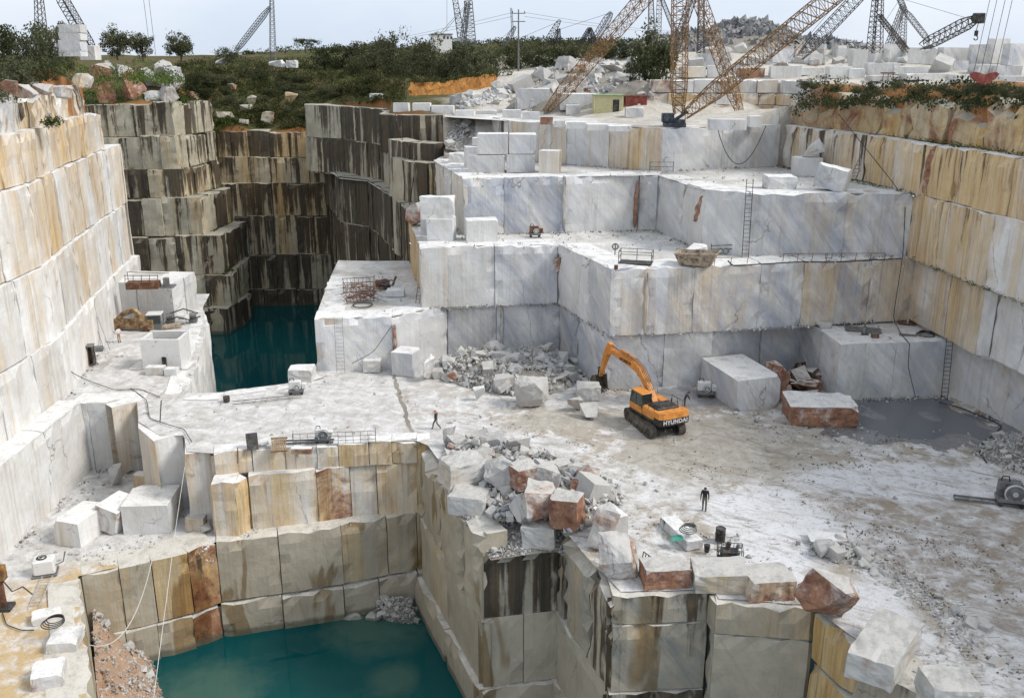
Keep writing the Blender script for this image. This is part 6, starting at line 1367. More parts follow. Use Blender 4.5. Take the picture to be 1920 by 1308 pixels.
# ------------------------------------------------------------------ people
def person(p, pose, label, cols, rz=0.0, h=1.76, headgear=None, skin=(.42, .25, .17), hair=None):
    """pose: joint offsets in metres for a 1.76 m figure; cols: (shirt, trousers, shoe) materials"""
    e = empty('person', p, label, 'person', rz=rz)
    P = dict(pelvis=(0, 0, .95), waist=(0, 0, 1.12), chest=(0, 0, 1.36), neck=(0, 0, 1.50), head=(0, .02, 1.60), crown=(0, .01, 1.70),
             sl=(-.19, 0, 1.43), el=(-.25, .0, 1.14), wl=(-.26, .05, .90), hl=(-.26, .07, .80), sr=(.19, 0, 1.43), er=(.25, 0, 1.14), wr=(.26, .05, .90), hr=(.26, .07, .80),
             tl=(-.095, 0, .90), kl=(-.11, .02, .50), al=(-.11, -.01, .09), fl=(-.12, .15, .035), tr=(.095, 0, .90), kr=(.11, .02, .50), ar=(.11, -.01, .09), fr=(.12, .15, .035))
    P.update(pose)
    Rr = dict(pelvis=.135, waist=.125, chest=.145, neck=.055, head=.088, crown=.07, sl=.075, el=.048, wl=.035, hl=.04, sr=.075, er=.048, wr=.035, hr=.04, tl=.095, kl=.065, al=.05, fl=.042, tr=.095, kr=.065, ar=.05, fr=.042)
    E_ = [('pelvis', 'waist'), ('waist', 'chest'), ('chest', 'neck'), ('neck', 'head'), ('head', 'crown'), ('chest', 'sl'), ('sl', 'el'), ('el', 'wl'), ('wl', 'hl'), ('chest', 'sr'), ('sr', 'er'), ('er', 'wr'), ('wr', 'hr'),
          ('pelvis', 'tl'), ('tl', 'kl'), ('kl', 'al'), ('al', 'fl'), ('pelvis', 'tr'), ('tr', 'kr'), ('kr', 'ar'), ('ar', 'fr')]
    V = dict(P)
    for sd_, hh_, ww_ in (('l', 'hl', 'wl'), ('r', 'hr', 'wr')):     # fingers and thumb
        H = Vector(P[hh_]); d = (H - Vector(P[ww_])).normalized(); q = Vector((0, 1, 0)) - d * d.y; q.normalize()
        for i in range(4):
            a = 'f%s%da' % (sd_, i); b = 'f%s%db' % (sd_, i); o_ = q * (.03 - .02 * i)
            V[a] = H + d * .05 + o_; V[b] = H + d * (.085 + .012 * (1 if i in (1, 2) else 0)) + o_ * 1.1 + q * .012; Rr[a] = .010; Rr[b] = .008; E_ += [(hh_, a), (a, b)]
        a = 'th' + sd_; V[a] = H + q * .055 + d * .02; Rr[a] = .011; E_.append((hh_, a))
    names = list(V); me = bpy.data.meshes.new('body'); s = h / 1.76
    me.from_pydata([tuple(Vector(V[k]) * s) for k in names], [(names.index(a), names.index(b)) for a, b in E_], [])
    o = link(bpy.data.objects.new('body', me)); sk = o.modifiers.new('skin', 'SKIN'); 
    for k, d in zip(names, me.skin_vertices[0].data): d.radius = (Rr[k] * s * (1.18 if k in ('chest', 'waist', 'pelvis') else 1), Rr[k] * s * (.8 if k in ('chest', 'waist') else 1)); d.use_root = k == 'pelvis'
    sb = o.modifiers.new('sub', 'SUBSURF'); sb.levels = 1; sb.render_levels = 1
    bpy.context.view_layer.update(); dg = bpy.context.evaluated_depsgraph_get(); me2 = bpy.data.meshes.new_from_object(o.evaluated_get(dg)); bpy.data.objects.remove(o)
    me2.name = 'body'
    SKN = plain('skin', skin, .6, 0, .1); me2.materials.clear()
    for m_ in (cols[0], cols[1], cols[2], SKN): me2.materials.append(m_)
    Hd = Vector(P['head']) * s; hz = Vector(P['pelvis']).z * s; hands = [Vector(P['hl']) * s, Vector(P['hr']) * s]
    for f in me2.polygons:
        c = f.center; k = 0
        if (c - Hd).length < .19 * s and c.z > Vector(P['neck']).z * s: k = 3
        elif min((c - q).length for q in hands) < .12 * s: k = 3
        elif min((c - Vector(P[a]) * s).length for a in ('fl', 'fr', 'al', 'ar')) < .13 * s: k = 2
        elif c.z < hz + .03 and min((c - Vector(P[a]) * s).length for a in ('pelvis', 'tl', 'tr', 'kl', 'kr', 'al', 'ar')) < .30 * s and not (abs(c.x) > .2 * s and c.z > .7 * s): k = 1
        f.material_index = k; f.use_smooth = True
    b = link(bpy.data.objects.new('body', me2)); b.parent = e
    fw = Vector((0, 1, 0)); nose = MB().box(-.014, .0, -.03, .014, .03, .02, .006, at=Hd + Vector((0, .075 * s, 0))); nose.build('nose', SKN, e)
    ey = MB()
    for x in (-.032, .032): ey.box(x - .012, 0, -.007, x + .012, .012, .008, .003, at=Hd + Vector((0, .078 * s, .025)))
    ey.build('eyes', BLACKP, e)
    MB().box(-.025, 0, -.006, .025, .01, .006, .002, at=Hd + Vector((0, .078 * s, -.048))).build('mouth', REDP, e)
    top_ = Hd + Vector((0, -.006, .035)) * s; g = MB(); n = 12
    for j in range(4):
        pass
    v = []; F = []
    for j in range(5):
        a = j / 4 * math.pi / 2
        for i in range(n): t = i / n * 2 * math.pi; v.append(top_ + Vector((math.cos(t) * math.cos(a) * .105, math.sin(t) * math.cos(a) * .12, math.sin(a) * .105)) * s)
    for j in range(4):
        for i in range(n): F.append((j * n + i, j * n + (i + 1) % n, (j + 1) * n + (i + 1) % n, (j + 1) * n + i))
    g.add(v, F)
    if headgear: g.bar(top_ + Vector((0, .03, -.004)), top_ + Vector((0, .03, .008)), .135 * s, 14)
    g.build('helmet' if headgear else 'hair', headgear or hair or BLACKP, e, True)
    return e
NAVY = plain('dark_navy_cloth', (.016, .018, .024), .9, 0, .2); CHAR = plain('charcoal_cloth', (.035, .035, .037), .9, 0, .2)
KHAKI = plain('olive_grey_cloth', (.10, .095, .075), .9, 0, .2); WSHIRT = plain('white_cloth', (.62, .60, .57), .9, 0, .08); TANC = plain('tan_cloth', (.36, .21, .13), .9, 0, .15); HELM = plain('orange_helmet', (.60, .16, .05), .4, 0, .1)
q = PZ(818, 803, 0)
person((q.x, q.y, floor_z(q.x, q.y)), dict(kl=(-.10, .22, .52), al=(-.10, .28, .10), fl=(-.10, .43, .06), kr=(.10, -.02, .52), ar=(.10, -.36, .16), fr=(.10, -.28, .045), wl=(-.24, -.14, .92), hl=(-.24, -.17, .83), wr=(.25, .22, .97), hr=(.25, .27, .89), head=(0, .05, 1.60), crown=(0, .05, 1.70)),
       'man in dark clothes and an orange helmet walking across the white platform', (NAVY, CHAR, BLACKP), rz=math.radians(70), headgear=HELM)
q = PZ(1320, 957, 0)
person((q.x, q.y, floor_z(q.x, q.y)), dict(kl=(-.11, .06, .50), kr=(.10, -.02, .50), ar=(.10, -.10, .09), fr=(.11, .06, .035), head=(0, .06, 1.59), crown=(0, .05, 1.69)), 'man in a black jacket and grey trousers standing alone on the right floor', (NAVY, KHAKI, BLACKP), rz=math.radians(160), h=1.85)
q = PZ(1283, 766, 0)
person((q.x, q.y, floor_z(q.x, q.y)), dict(waist=(0, .06, 1.11), chest=(0, .18, 1.31), neck=(0, .27, 1.42), head=(0, .34, 1.48), crown=(0, .37, 1.57), sl=(-.18, .20, 1.37), sr=(.18, .20, 1.37), el=(-.22, .32, 1.10), wl=(-.16, .45, .92), hl=(-.14, .50, .85), er=(.22, .32, 1.10), wr=(.16, .45, .92), hr=(.14, .50, .85)), 'man in black bending forward behind the excavator', (NAVY, CHAR, BLACKP), rz=math.radians(-100), h=1.75)
q = PZ(224, 642, 0)
person((q.x, q.y, floor_z(q.x, q.y)), dict(el=(-.30, .10, 1.18), wl=(-.16, .22, 1.10), hl=(-.08, .25, 1.08), er=(.30, .10, 1.18), wr=(.16, .22, 1.10), hr=(.08, .25, 1.08)), 'man in a white shirt and tan trousers on the left floor', (WSHIRT, TANC, BLACKP), rz=math.radians(-120), h=1.8)

# ------------------------------------------------------------------ ladders
def ladder(bot, topp, label, w=.55, mat=DARKST, step=.38, r=.035, name='ladder'):
    bot = Vector(bot); topp = Vector(topp); e = empty(name, bot, label, 'ladder'); d = topp - bot; s = Vector((d.y, -d.x, 0)) if abs(d.x) + abs(d.y) > 3 else Vector((1, 0, 0)); s = Vector((1, 0, 0)) if s.length < .1 else s.normalized()
    for k in (-1, 1): MB().bar(s * (k * w / 2), d + s * (k * w / 2), r, 4).build('rail', mat, e)
    n = int(d.length / step)
    for i in range(1, n): c = d * (i / n); MB().bar(c - s * w / 2, c + s * w / 2, r * .75, 4).build('rung', mat, e)
    return e
def lad(u0, v0, z0, z1, dx, label, **k):
    p = PZ(u0, v0, z0); ladder((p.x, p.y - .25, z0), (p.x + dx, p.y + .05 - .1, z1), label, **k)
lad(1396, 482, T2, T3 + 1.4, -.05, 'dark steel ladder standing against the third bench', w=.62)
lad(1541, 603, T1, T2 + .5, .0, 'dark steel ladder against the second bench above the boxy grey bench', w=.6)
lad(1768, 748, 0, 5.9, -.2, 'dark steel ladder leaning on the boxy grey bench', w=.6)
p0 = Vector((35.6, 98.4, T3)); ladder(p0, (37.0, 97.6, T4 + .3), 'ladder climbing the upper ochre part of the right wall', w=.6)
lad(846, 290, 17.2, 22.6, 0, 'small grey ladder at the corner of the dark stained wall', mat=GREYST, w=.7)
lad(640, 697, 0, T1 + .3, 0, 'thin rebar ladder on the white end of the lowest bench', mat=GREYST, w=.8, r=.022)
q = PZ(62, 1140, ZL); e = ladder(q, PZ(90, 1085, ZL) + Vector((0, 0, .25)), 'aluminium ladder lying on the yellow sand at the lower left', mat=ALU, w=.7)
q = PZ(436, 757, 0); ladder(q + Vector((0, 0, .1)), PZ(565, 744, 0) + Vector((0, 0, .12)), 'ladder like steel rail lying on the white platform', mat=GREYST, w=.8, step=.9, r=.04, name='saw_rail')

# ------------------------------------------------------------------ cables and hoses
def cab(label, pts, r=.035, mat=CABLE, cat='cable', name='cable'):
    P = []
    for i in range(len(pts) - 1):
        a = Vector(pts[i]); b = Vector(pts[i + 1]); n = 6
        for k in range(n): P.append(a.lerp(b, k / n))
    P.append(Vector(pts[-1]))
    Q = [P[0]] + [(P[i - 1] + P[i] * 2 + P[i + 1]) / 4 for i in range(1, len(P) - 1)] + [P[-1]]
    return tag(MB().tube(Q, r, 5).build(name, mat), label, cat)
g = lambda u, v, z, dz=.06: PZ(u, v, z) + Vector((0, 0, dz))
cab('black cable stretched from the left wall down to the left floor', cable_pts(PY(-12, 540, 73), g(160, 712, 0), 1.2, 8) + [g(215, 732, 0), g(262, 730, 0), g(300, 745, 0)], .035)
cab('long hose snaking over the columns beside the platform', [g(245, 728, 0), g(275, 750, 0), g(280, 785, 0), g(320, 800, 0, .15), g(345, 806, 0, .1), g(360, 830, 0, .1)], .035)
cab('thin black cable hanging down the right wall to the boxy bench', [Vector((35, 103, 24)), Vector((37.2, 88.4, T3 - .5)), Vector((37.2, 87.4, 12)), Vector((36.8, 86.9, T1 + .4)), g(1690, 628, 5.2), g(1705, 645, 5.2)], .04)
cab('cable hanging down the front of the boxy grey bench', [g(1705, 645, 5.2), Vector((36.0, 80.4, 3)), Vector((37.0, 80.3, .1))], .035)
cab('black hose along the rim of the second bench', [g(1365, 490, T2), g(1375, 500, T2), g(1420, 497, T2), g(1500, 492, T2), g(1560, 493, T2), g(1690, 486, T2)], .06)
cab('black cable hanging down the dark stained wall', cable_pts(Vector((-15.8, 130, 22.4)), Vector((-12.6, 122.5, 17.3)), 1.4, 8) + [Vector((-12.8, 121, 14)), Vector((-13.6, 119, 9))], .06)
cab('thin cable crossing the second bench face', [g(735, 612, T1, .1) , PY(700, 660, 87.5), g(645, 690, 0)], .03)
cab('white rope hanging from the ledge into the near pool', cable_pts(g(130, 1192, ZL, .2), PY(285, 1050, 62.5), 3.5, 12), .035, ROPE, 'rope', 'rope')
cab('thin pale line running down into the teal pool', [PY(350, 850, 70), PY(330, 985, 60), PY(288, 1308, 45)], .02, ROPE, 'rope', 'rope')
cab('black hose lying on the floor in front of the right wall', [g(1815, 750, 0), g(1850, 768, 0), g(1885, 772, 0), g(1935, 770, 0)], .05)
cab('black hose at the edge of the grey puddle', [g(1760, 755, 0), g(1800, 765, 0), g(1862, 790, 0), g(1878, 800, 0), g(1866, 815, 0), g(1842, 830, 0), g(1836, 850, 0), g(1850, 868, 0)], .06)
cab('black cable on the yellow sand at the lower left', [g(5, 1150, ZL), g(12, 1172, ZL), g(40, 1182, ZL), g(64, 1182, ZL)], .04)
for i, (u, v, z, R_, lab) in enumerate([(1735, 629, 5.2, .8, 'coil of black hose on top of the boxy grey bench'), (680, 573, T1, 1.0, 'large black hose ring on the lowest bench'), (238, 882, ZL, .75, 'coil of black cable at the foot of the white face'), (104, 1196, ZL, .7, 'coil of wire on the white block at the lower left'), (1290, 995, .9, .55, 'coil of grey hose on the layered slab')]):
    m = MB(); pp = PZ(u, v, z)
    for k in range(1 if R_ == 1.0 else 4): m.torus(pp + Vector((.04 * k, .05 * k, .08 + .07 * k + (1.1 if i == 3 else 0))), R_ * (1 - .09 * k), .07 if R_ == 1.0 else .035, 22, 5)
    tag(m.build('cable_coil', CABLE if i != 4 else GREYST), lab, 'coil')

# ------------------------------------------------------------------ machines and gear
def thing(name, u, v, z, label, cat, rz=0): p = PZ(u, v, z); return empty(name, p, label, cat, rz=math.radians(rz))
def wire_saw(u, v, z, label, rz, s=1.0, rail=0, mat=GREYST):
    e = thing('wire_saw', u, v, z, label, 'wire saw', rz)
    MB().box(-.7 * s, -.45 * s, .25 * s, .7 * s, .45 * s, .45 * s, .03).build('base', GREYST, e)
    MB().box(-.65 * s, -.1 * s, .45 * s, .45 * s, .42 * s, 1.25 * s, .06).build('motor_housing', WHITEP if mat is WHITEP else mat, e)
    q = .5 if rail else .26
    w = MB().bar((.1 * s, -.38 * s, .75 * s), (.1 * s, -.2 * s, .75 * s), q * 1.04 * s, 24); w.build('drive_wheel', GREYST, e)
    MB().torus((.1 * s, -.38 * s, .75 * s), q * .96 * s, .05 * s, 24, 6, 'Y').bar((.1 * s, -.44 * s, .75 * s), (.1 * s, -.36 * s, .75 * s), .14 * s, 12).build('wheel_rim', ALU, e)
    MB().tube([(-.55 * s, .1 * s, 1.25 * s), (-.5 * s, .1 * s, 1.5 * s), (-.2 * s, .1 * s, 1.5 * s), (-.15 * s, .1 * s, 1.25 * s)], .04 * s, 5).build('handle', BLACKP, e)
    MB().box(.5 * s, -.1 * s, .45 * s, .95 * s, .4 * s, 1.0 * s, .05).build('electric_motor', mat, e)
    for x in (-.5, .5): MB().bar((x * s, -.4 * s, .14 * s), (x * s, .4 * s, .14 * s), .14 * s, 10).build('wheel', BLACKP, e)
    if rail:
        for y in (-.3, .3): MB().box(-rail, y - .05, .02, .9, y + .05, .14).build('rail', GREYST, e)
        for k in range(int(rail / .9)): MB().box(-rail + k * .9, -.36, 0, -rail + k * .9 + .08, .36, .06).build('sleeper', GREYST, e)
    return e
wire_saw(1893, 945, 0, 'grey wire saw with a big wheel on a rail at the right edge', -16, 1.35, 3.6)
wire_saw(556, 738, 0, 'small white wire saw at the far edge of the white platform', 8, 1.0, 0, WHITEP)
wire_saw(1322, 742, 0, 'small white wire saw on the wet floor right of the excavator', -6, 1.1, 0, WHITEP)
e = thing('saw_motor', 84, 1080, ZL, 'boxy white motor with a black dial on top above the lying ladder', 'motor', 18)
MB().box(-.75, -.1, .1, .75, 1.0, 1.3, .12).build('housing', WHITEP, e); MB().bar((-.1, .45, 1.3), (-.1, .45, 1.36), .36, 20).build('dial', BLACKP, e); MB().torus((-.1, .45, 1.36), .2, .03, 16, 5).build('dial_ring', ALU, e)
MB().box(-.85, -.2, 0, .85, 1.1, .12, .02).build('skid', GREYST, e); MB().tube([(.75, .4, .6), (1.3, .4, .8), (1.5, .6, 1.5)], .05, 5).build('pipe', GREYST, e)
wire_saw(1003, 444, T2, 'small rusty wheeled machine at the back of the second bench', 0, .9, 0, RUST)
wire_saw(605, 828, 0, 'pale wire saw with a caged frame near the front of the platform', 4, .9, 4.0, WHITEP)
# rough stone block carrying the small wire saw
rk(563, 716, 0, 46, 24, 2.0, 'low white block behind the small white wire saw', WH, rough=1)
# rusty mesh basket with scrap on the lowest bench
e = thing('scrap_basket', 675, 562, T1, 'rusty mesh basket heaped with bent scrap bars on the lowest bench', 'scrap basket', 12)
m = MB()
for z in (.1, .6, 1.1, 1.6): m.tube([(-1.4, -.9, z), (1.4, -.9, z), (1.7, 1.2, z + .5), (-1.7, 1.2, z + .5), (-1.4, -.9, z)], .04, 4)
for x in [-1.4 + .35 * k for k in range(9)]: m.bar((x, -.9, .05), (x, -.9, 1.6), .03, 4); m.bar((x * 1.15, 1.2, .4), (x * 1.15, 1.2, 2.1), .03, 4)
m.build('cage', RUST, e); r_ = random.Random(4); m = MB()
for k in range(60):
    a = Vector((r_.uniform(-1.5, 1.5), r_.uniform(-1.4, 1.0), r_.uniform(.1, 1.5))); m.tube([a, a + Vector((r_.uniform(-1, 1), r_.uniform(-.6, .6), r_.uniform(-.3, .5))), a + Vector((r_.uniform(-1.6, 1.6), r_.uniform(-1, .6), r_.uniform(-.4, .6)))], .025, 4)
m.build('scrap_bars', RUST, e)
e = thing('pump_set', 720, 540, T1, 'heap of red black pump parts beside the scrap basket', 'pump')
MB().bar((-.9, 0, .5), (.6, 0, .55), .42, 12).build('tank', RUST, e); MB().box(-.5, -.7, 0, .7, .5, .3, .04).build('base', DARKST, e)
MB().torus((.2, -.5, .8), .35, .08, 16, 6, 'Y').torus((.9, -.4, .7), .3, .08, 16, 6, 'Y').build('pulley', GREYST, e); MB().bar((.9, .2, .2), (1.3, .6, 1.2), .12, 8).build('pipe', RUST, e)
rk(740, 556, T1, 36, 12, 1.6, 'flat white slab beside the pump parts on the lowest bench', WH, rough=1, cat='marble slab', name='marble_slab')
ladder(PZ(783, 568, T1), PZ(783, 568, T1) + Vector((.3, .1, 2.0)), 'short rusty frame leaning on the ochre corner of the second bench', mat=RUST, w=.4)
# cage platform on the second bench
e = thing('cage_platform', 1192, 494, T2, 'black steel work cage with railings on the second bench', 'work cage', -14)
MB().box(-1.5, -.8, .05, 1.5, .8, .16, .01).build('floor', DARKST, e)
for x in (-1.5, 0, 1.5):
    for y in (-.8, .8):
        if x or y > 0: MB().bar((x, y, .1), (x, y, 1.25), .04, 4).build('post', BLACKP, e)
m = MB()
for z in (.65, 1.22):
    m.bar((-1.5, .8, z), (1.5, .8, z), .03, 4)
    for x in (-1.5, 1.5): m.bar((x, -.8, z), (x, .8, z), .03, 4)
m.bar((-1.5, -.8, 1.22), (1.5, -.8, 1.22), .03, 4); m.build('railing', BLACKP, e)
# tan skip
e = thing('skip', 1306, 498, T2, 'tan boat shaped steel skip on the second bench', 'skip', -24)
V = [(-1.5, -.6, .1), (1.3, -.6, .1), (1.3, .6, .1), (-1.5, .6, .1), (-1.9, -1.0, 1.15), (1.9, -1.0, 1.35), (1.9, 1.0, 1.35), (-1.9, 1.0, 1.15)]
m = MB().add(V, [(3, 2, 1, 0), (0, 1, 5, 4), (1, 2, 6, 5), (2, 3, 7, 6), (3, 0, 4, 7)]); m.add([(x * .94, y * .92, z + .05) for x, y, z in V], [(0, 1, 2, 3), (4, 5, 1, 0), (5, 6, 2, 1), (6, 7, 3, 2), (7, 4, 0, 3)]); m.build('body', TANP, e)
MB().tube([V[4], V[5], V[6], V[7], V[4]], .06, 5).build('rim', TANP, e)
for k in range(5): MB().bar((-1.3 + .62 * k, -.63, .15), (-1.55 + .8 * k, -1.02, 1.15), .05, 4).build('rib', TANP, e)
rk(1306, 488, T2, 44, 14, 1.2, 'brown rubble lump lying in the tan skip', BRN, 'angular', rough=1, cat='rubble', name='rubble_lump').location.z += .7
# stand with wheels by the tall ladder, drum, little things
e = thing('trolley', 1354, 476, T2, 'low steel trolley with two wheels by the tall ladder', 'trolley')
MB().bar((-1.1, 0, .8), (1.2, 0, .9), .04, 4).bar((-1.1, 0, .45), (1.2, 0, .5), .04, 4).bar((-1.1, 0, .2), (-1.1, 0, 1), .04, 4).bar((1.2, 0, .2), (1.2, 0, 1), .04, 4).build('frame', DARKST, e)
for x in (-.2, .3): MB().torus((x, -.15, .3), .26, .06, 14, 5, 'Y').build('wheel', GREYST, e)
e = thing('drill_post', 1153, 478, T2, 'small round drill head on a post at the front of the second bench', 'drill'); MB().bar((0, 0, 0), (0, 0, 1.1), .05, 6).build('post', DARKST, e); MB().torus((0, -.1, .85), .28, .07, 14, 6, 'Y').build('head', GREYST, e)
tag(MB().bar(PZ(1155, 504, T2), PZ(1155, 504, T2) + Vector((0, 0, .35)), .18, 10).build('rusty_can', RUST), 'small rusty can near the front edge of the second bench', 'can')
for i, (u, v, w) in enumerate([(1566, 492, 9.5), (1372, 500, 3)]):
    e = thing('railing', u, v, T2, ['long low rusty railing along the rim of the second bench', 'short bent railing at the foot of the tall ladder'][i], 'railing')
    n = int(w / 1.3)
    for k in range(n + 1): MB().bar((-w / 2 + k * w / n, .5, 0), (-w / 2 + k * w / n + .05, .5, .75), .03, 4).build('post', RUST, e)
    MB().bar((-w / 2, .5, .72), (w / 2, .5, .78), .03, 4).build('rail', RUST, e)
e = thing('railing', 1240, 322, T3, 'small thin railing on the third bench below the crane', 'railing')
for x in (-1.3, 1.3): MB().bar((x, 0, 0), (x, 0, 1.1), .04, 4).build('post', DARKST, e)
for z in (.55, 1.05): MB().bar((-1.3, 0, z), (1.3, 0, z), .03, 4).build('rail', DARKST, e)
# gear on the boxy bench
for i, (u, v, w, d, mt, lab) in enumerate([(1700, 606, 1.6, 1.0, RUST, 'brown plate lying at the back of the boxy grey bench'), (1702, 629, 1.5, .8, GREYST, 'dark grey mat in front of the hose coil on the boxy bench'), (1618, 618, 3.2, 1.6, GREYST, 'dark wet sheet on the left of the boxy bench')]):
    p = PZ(u, v, 5.2); tag(MB().box(-w / 2, -d / 2, .0, w / 2, d / 2, .07, .02, rot=Matrix.Rotation(-.3, 3, 'Z'), at=p).build('plate', mt), lab, 'plate')
e = thing('water_pump', 1620, 628, 5.2, 'small pump standing in the middle of the boxy bench', 'pump'); MB().box(-.35, -.25, 0, .35, .25, .2, .03).build('base', DARKST, e); MB().bar((0, 0, .2), (0, 0, .8), .22, 10).build('motor', GREYST, e); MB().bar((0, 0, .8), (0, 0, 1.1), .07, 6).build('outlet', DARKST, e)
e = thing('crate', 1640, 634, 5.2, 'small red crate on the front of the boxy bench', 'crate'); MB().box(-.3, -.25, 0, .3, .25, .45, .03).build('box', RUST, e); MB().box(-.32, -.27, .45, .32, .27, .5, .01).build('lid', GREYST, e)
rk(1545, 616, 5.2, 30, 10, 1.0, 'small white lump at the back of the boxy bench', WH, 'angular', rough=1, cat='stone', name='stone')
# left floor: concrete basin, old yellow loader parts, pump row
e = thing('water_tank', 305, 692, 0, 'grey concrete tank with a dark slot on the left floor', 'tank', 0)
MB().box(-3.4, 0, 0, 2.5, 2.6, .01).build('bottom', WHITEP, e)
wz = 3.1
MB().box(-1.95, 0, 0, 1.95, .3, wz, .03).build('front_wall', WHITEP, e); MB().box(-1.95, 2.7, 0, 1.95, 3.0, wz + .1, .03).build('rear_wall', WHITEP, e)
for x in (-1.95, 1.65): MB().box(x, .302, 0, x + .3, 2.698, wz, .03).build('side_wall', WHITEP, e)
MB().box(-1.65, .31, 0, 1.65, 2.69, wz - .7).build('sludge', DARKST, e)
MB().box(.05, -.12, 0, .5, -.01, 1.3, .03).build('hatch', BLACKP, e)
b = rk(290, 702, 0, 34, 14, 1.0, 'cream sill block in front of the grey concrete tank', (.5, .05, .1, 0)); b = rk(320, 704, 0, 24, 13, .9, 'small white block at the right foot of the grey tank', WH)
e = thing('machine_wreck', 258, 618, 0, 'wrecked rusty ochre loader arm and chassis at the back of the left floor', 'machine wreck', -6)
MB().prism([(-.4, .2), (.4, .2), (.5, 1.2), (-.3, 1.3)], -2.6, 2.0).build('chassis', FADED, e)
m = MB(); pa = [(-2.6, 0, .8), (-1.4, -.2, 1.9), (0, -.2, 2.4), (.8, -.2, 1.6)]
for a, b in zip(pa[:-1], pa[1:]): m.bar(a, b, .3, 6)
m.build('arm', FADED, e); MB().bar((.4, -.5, 1.4), (.9, .5, 1.3), .6, 10).build('drum', FADED, e)
for x in (-1.9, 1.2): MB().bar((x, -.5, .3), (x, -.3, .3), .3, 12).build('roller', RUST, e)
e = thing('machine_cab', 293, 616, 0, 'loose grey machine cab beside the rusty ochre wreck', 'machine cab', 8)
MB().box(-.8, -.7, 0, .8, .7, .7, .04).build('lower_body', GREYST, e); MB().box(-.85, -.75, 1.75, .85, .75, 1.9, .03).build('roof', WHITEP, e)
for x in (-.75, .75):
    for y in (-.65, .65): MB().bar((x, y, .7), (x, y, 1.75), .06, 4).build('post', GREYST, e)
MB().box(-.72, -.66, .72, .72, -.62, 1.72).build('window', GLASS, e)
e = thing('timber_stack', 318, 614, 0, 'stack of orange brown timbers right of the loose cab', 'timber')
for k in range(6): MB().box(-1.2, -.5 + .22 * (k % 3), .02 + .22 * (k // 3), 1.3, -.3 + .22 * (k % 3), .22 + .22 * (k // 3), .01, rot=Matrix.Rotation(.5, 3, 'Z')).build('timber', TANP, e)
e = thing('pump_row', 342, 604, 0, 'row of grey pumps and pipes at the far end of the left floor', 'pumps', 10)
for k in range(3): MB().box(-1.8 + 1.3 * k, -.5, 0, -.9 + 1.3 * k, .5, .4, .03).bar((-1.7 + 1.3 * k, 0, .75), (-1.0 + 1.3 * k, 0, .75), .38, 10).build('pump', GREYST if k != 1 else WHITEP, e)
m = MB(); m.tube([(-1.8, -.7, .3), (-.4, -.8, .9), (1.0, -.7, .4), (2.2, -.6, .8)], .08, 6).tube([(-1.4, .4, 1.0), (.2, .5, 1.5), (1.8, .4, .9)], .08, 6); m.build('pipe', DARKST, e)
e = thing('frame_box', 166, 684, 0, 'dark wooden frame box against the left wall', 'frame box', 14)
for x in (-.7, .55): MB().box(x, -.5, 0, x + .15, .5, 2.0, .02).build('side', DARKST, e)
MB().box(-.55, .35, 0, .55, .45, 1.9).build('back', RUST, e); MB().box(-.75, -.52, 2.0, .75, .52, 2.12, .02).build('lid', GREYST, e); MB().box(.75, -.4, 1.4, 1.6, .3, 1.9, .05).build('motor', GREYST, e)
for i, x in enumerate((-.6, -.2, .2, .7)):
    p = PZ(190, 660, 0); tag(MB().bar(p + Vector((x, .2 * i, 0)), p + Vector((x - 2.2, 2.5, 5.2)), .03, 4).build('drill_rod', GREYST), 'thin drill rod leaning on the left wall by the frame box', 'drill rod', 'drill rods leaning on the left wall')
# red basket on the pale shelf
e = thing('work_basket', 273, 540, 4.45, 'rusty red work basket with bent railings on the pale shelf', 'work basket', 6)
MB().box(-2.0, -.7, 0, 1.6, .7, .8, .04).build('tub', RUST, e)
m = MB()
for x in (-2, -1.1, -.2, .7, 1.6): m.bar((x, -.7, .8), (x + .1, -.7, 1.7), .04, 4)
m.bar((-2, -.7, 1.7), (1.7, -.7, 1.6), .04, 4).bar((-2, -.7, 1.25), (1.7, -.7, 1.2), .03, 4); m.bar((-2, .6, .8), (-2, .6, 1.8), .04, 4).bar((-2, .6, 1.8), (2.6, .8, 1.5), .04, 4); m.build('railing', DARKST, e)
MB().box(1.7, -.3, 0, 3.2, 1.2, .12).box(2.0, 0, .12, 2.6, .6, 1.1, .04).build('plate', GREYST, e)
# platform front gear
e = thing('screen_panel', 522, 846, 0, 'brown slatted panel lying propped near the front of the platform', 'panel', 10)
rt = Euler((.5, 0, 0)).to_matrix()
for k in range(8): MB().box(-.55 + .15 * k, 0, .05, -.46 + .15 * k, 1.3, .14, 0, rot=rt).build('slat', WOOD, e)
MB().box(-.6, -.05, .0, .7, .06, .16, 0, rot=rt).box(-.6, 1.24, .0, .7, 1.35, .16, 0, rot=rt).build('batten', WOOD, e)
e = thing('pump_hood', 478, 842, 0, 'dark triangular plate leaning on a small pump on the platform', 'pump', 20)
MB().prism([(-.1, 0), (.05, 0), (.6, 1.2), (.5, 1.2)], -.6, .3).build('plate', DARKST, e); MB().bar((.5, .5, .3), (1.1, .5, .4), .3, 10).build('pump', WHITEP, e)
e = thing('mesh_fence', 625, 832, 0, 'bent wire fence panel standing on the platform front', 'wire fence', 6)
m = MB()
for k in range(12): m.bar((-3.2 + .6 * k, 0, 0), (-3.2 + .6 * k, 0, 1.0), .022, 4)
for z in (.3, .65, 1.0): m.bar((-3.2, 0, z), (3.4, 0, z), .022, 4)
m.build('mesh', GREYST, e)
for x in (-3.2, 3.4): MB().bar((x, 0, 0), (x, .5, 1.1), .035, 4).build('stay', GREYST, e)
rk(565, 850, 0, 40, 10, .6, 'brown plank shaped slab lying at the platform front', BRN, cat='marble slab', name='marble_slab')
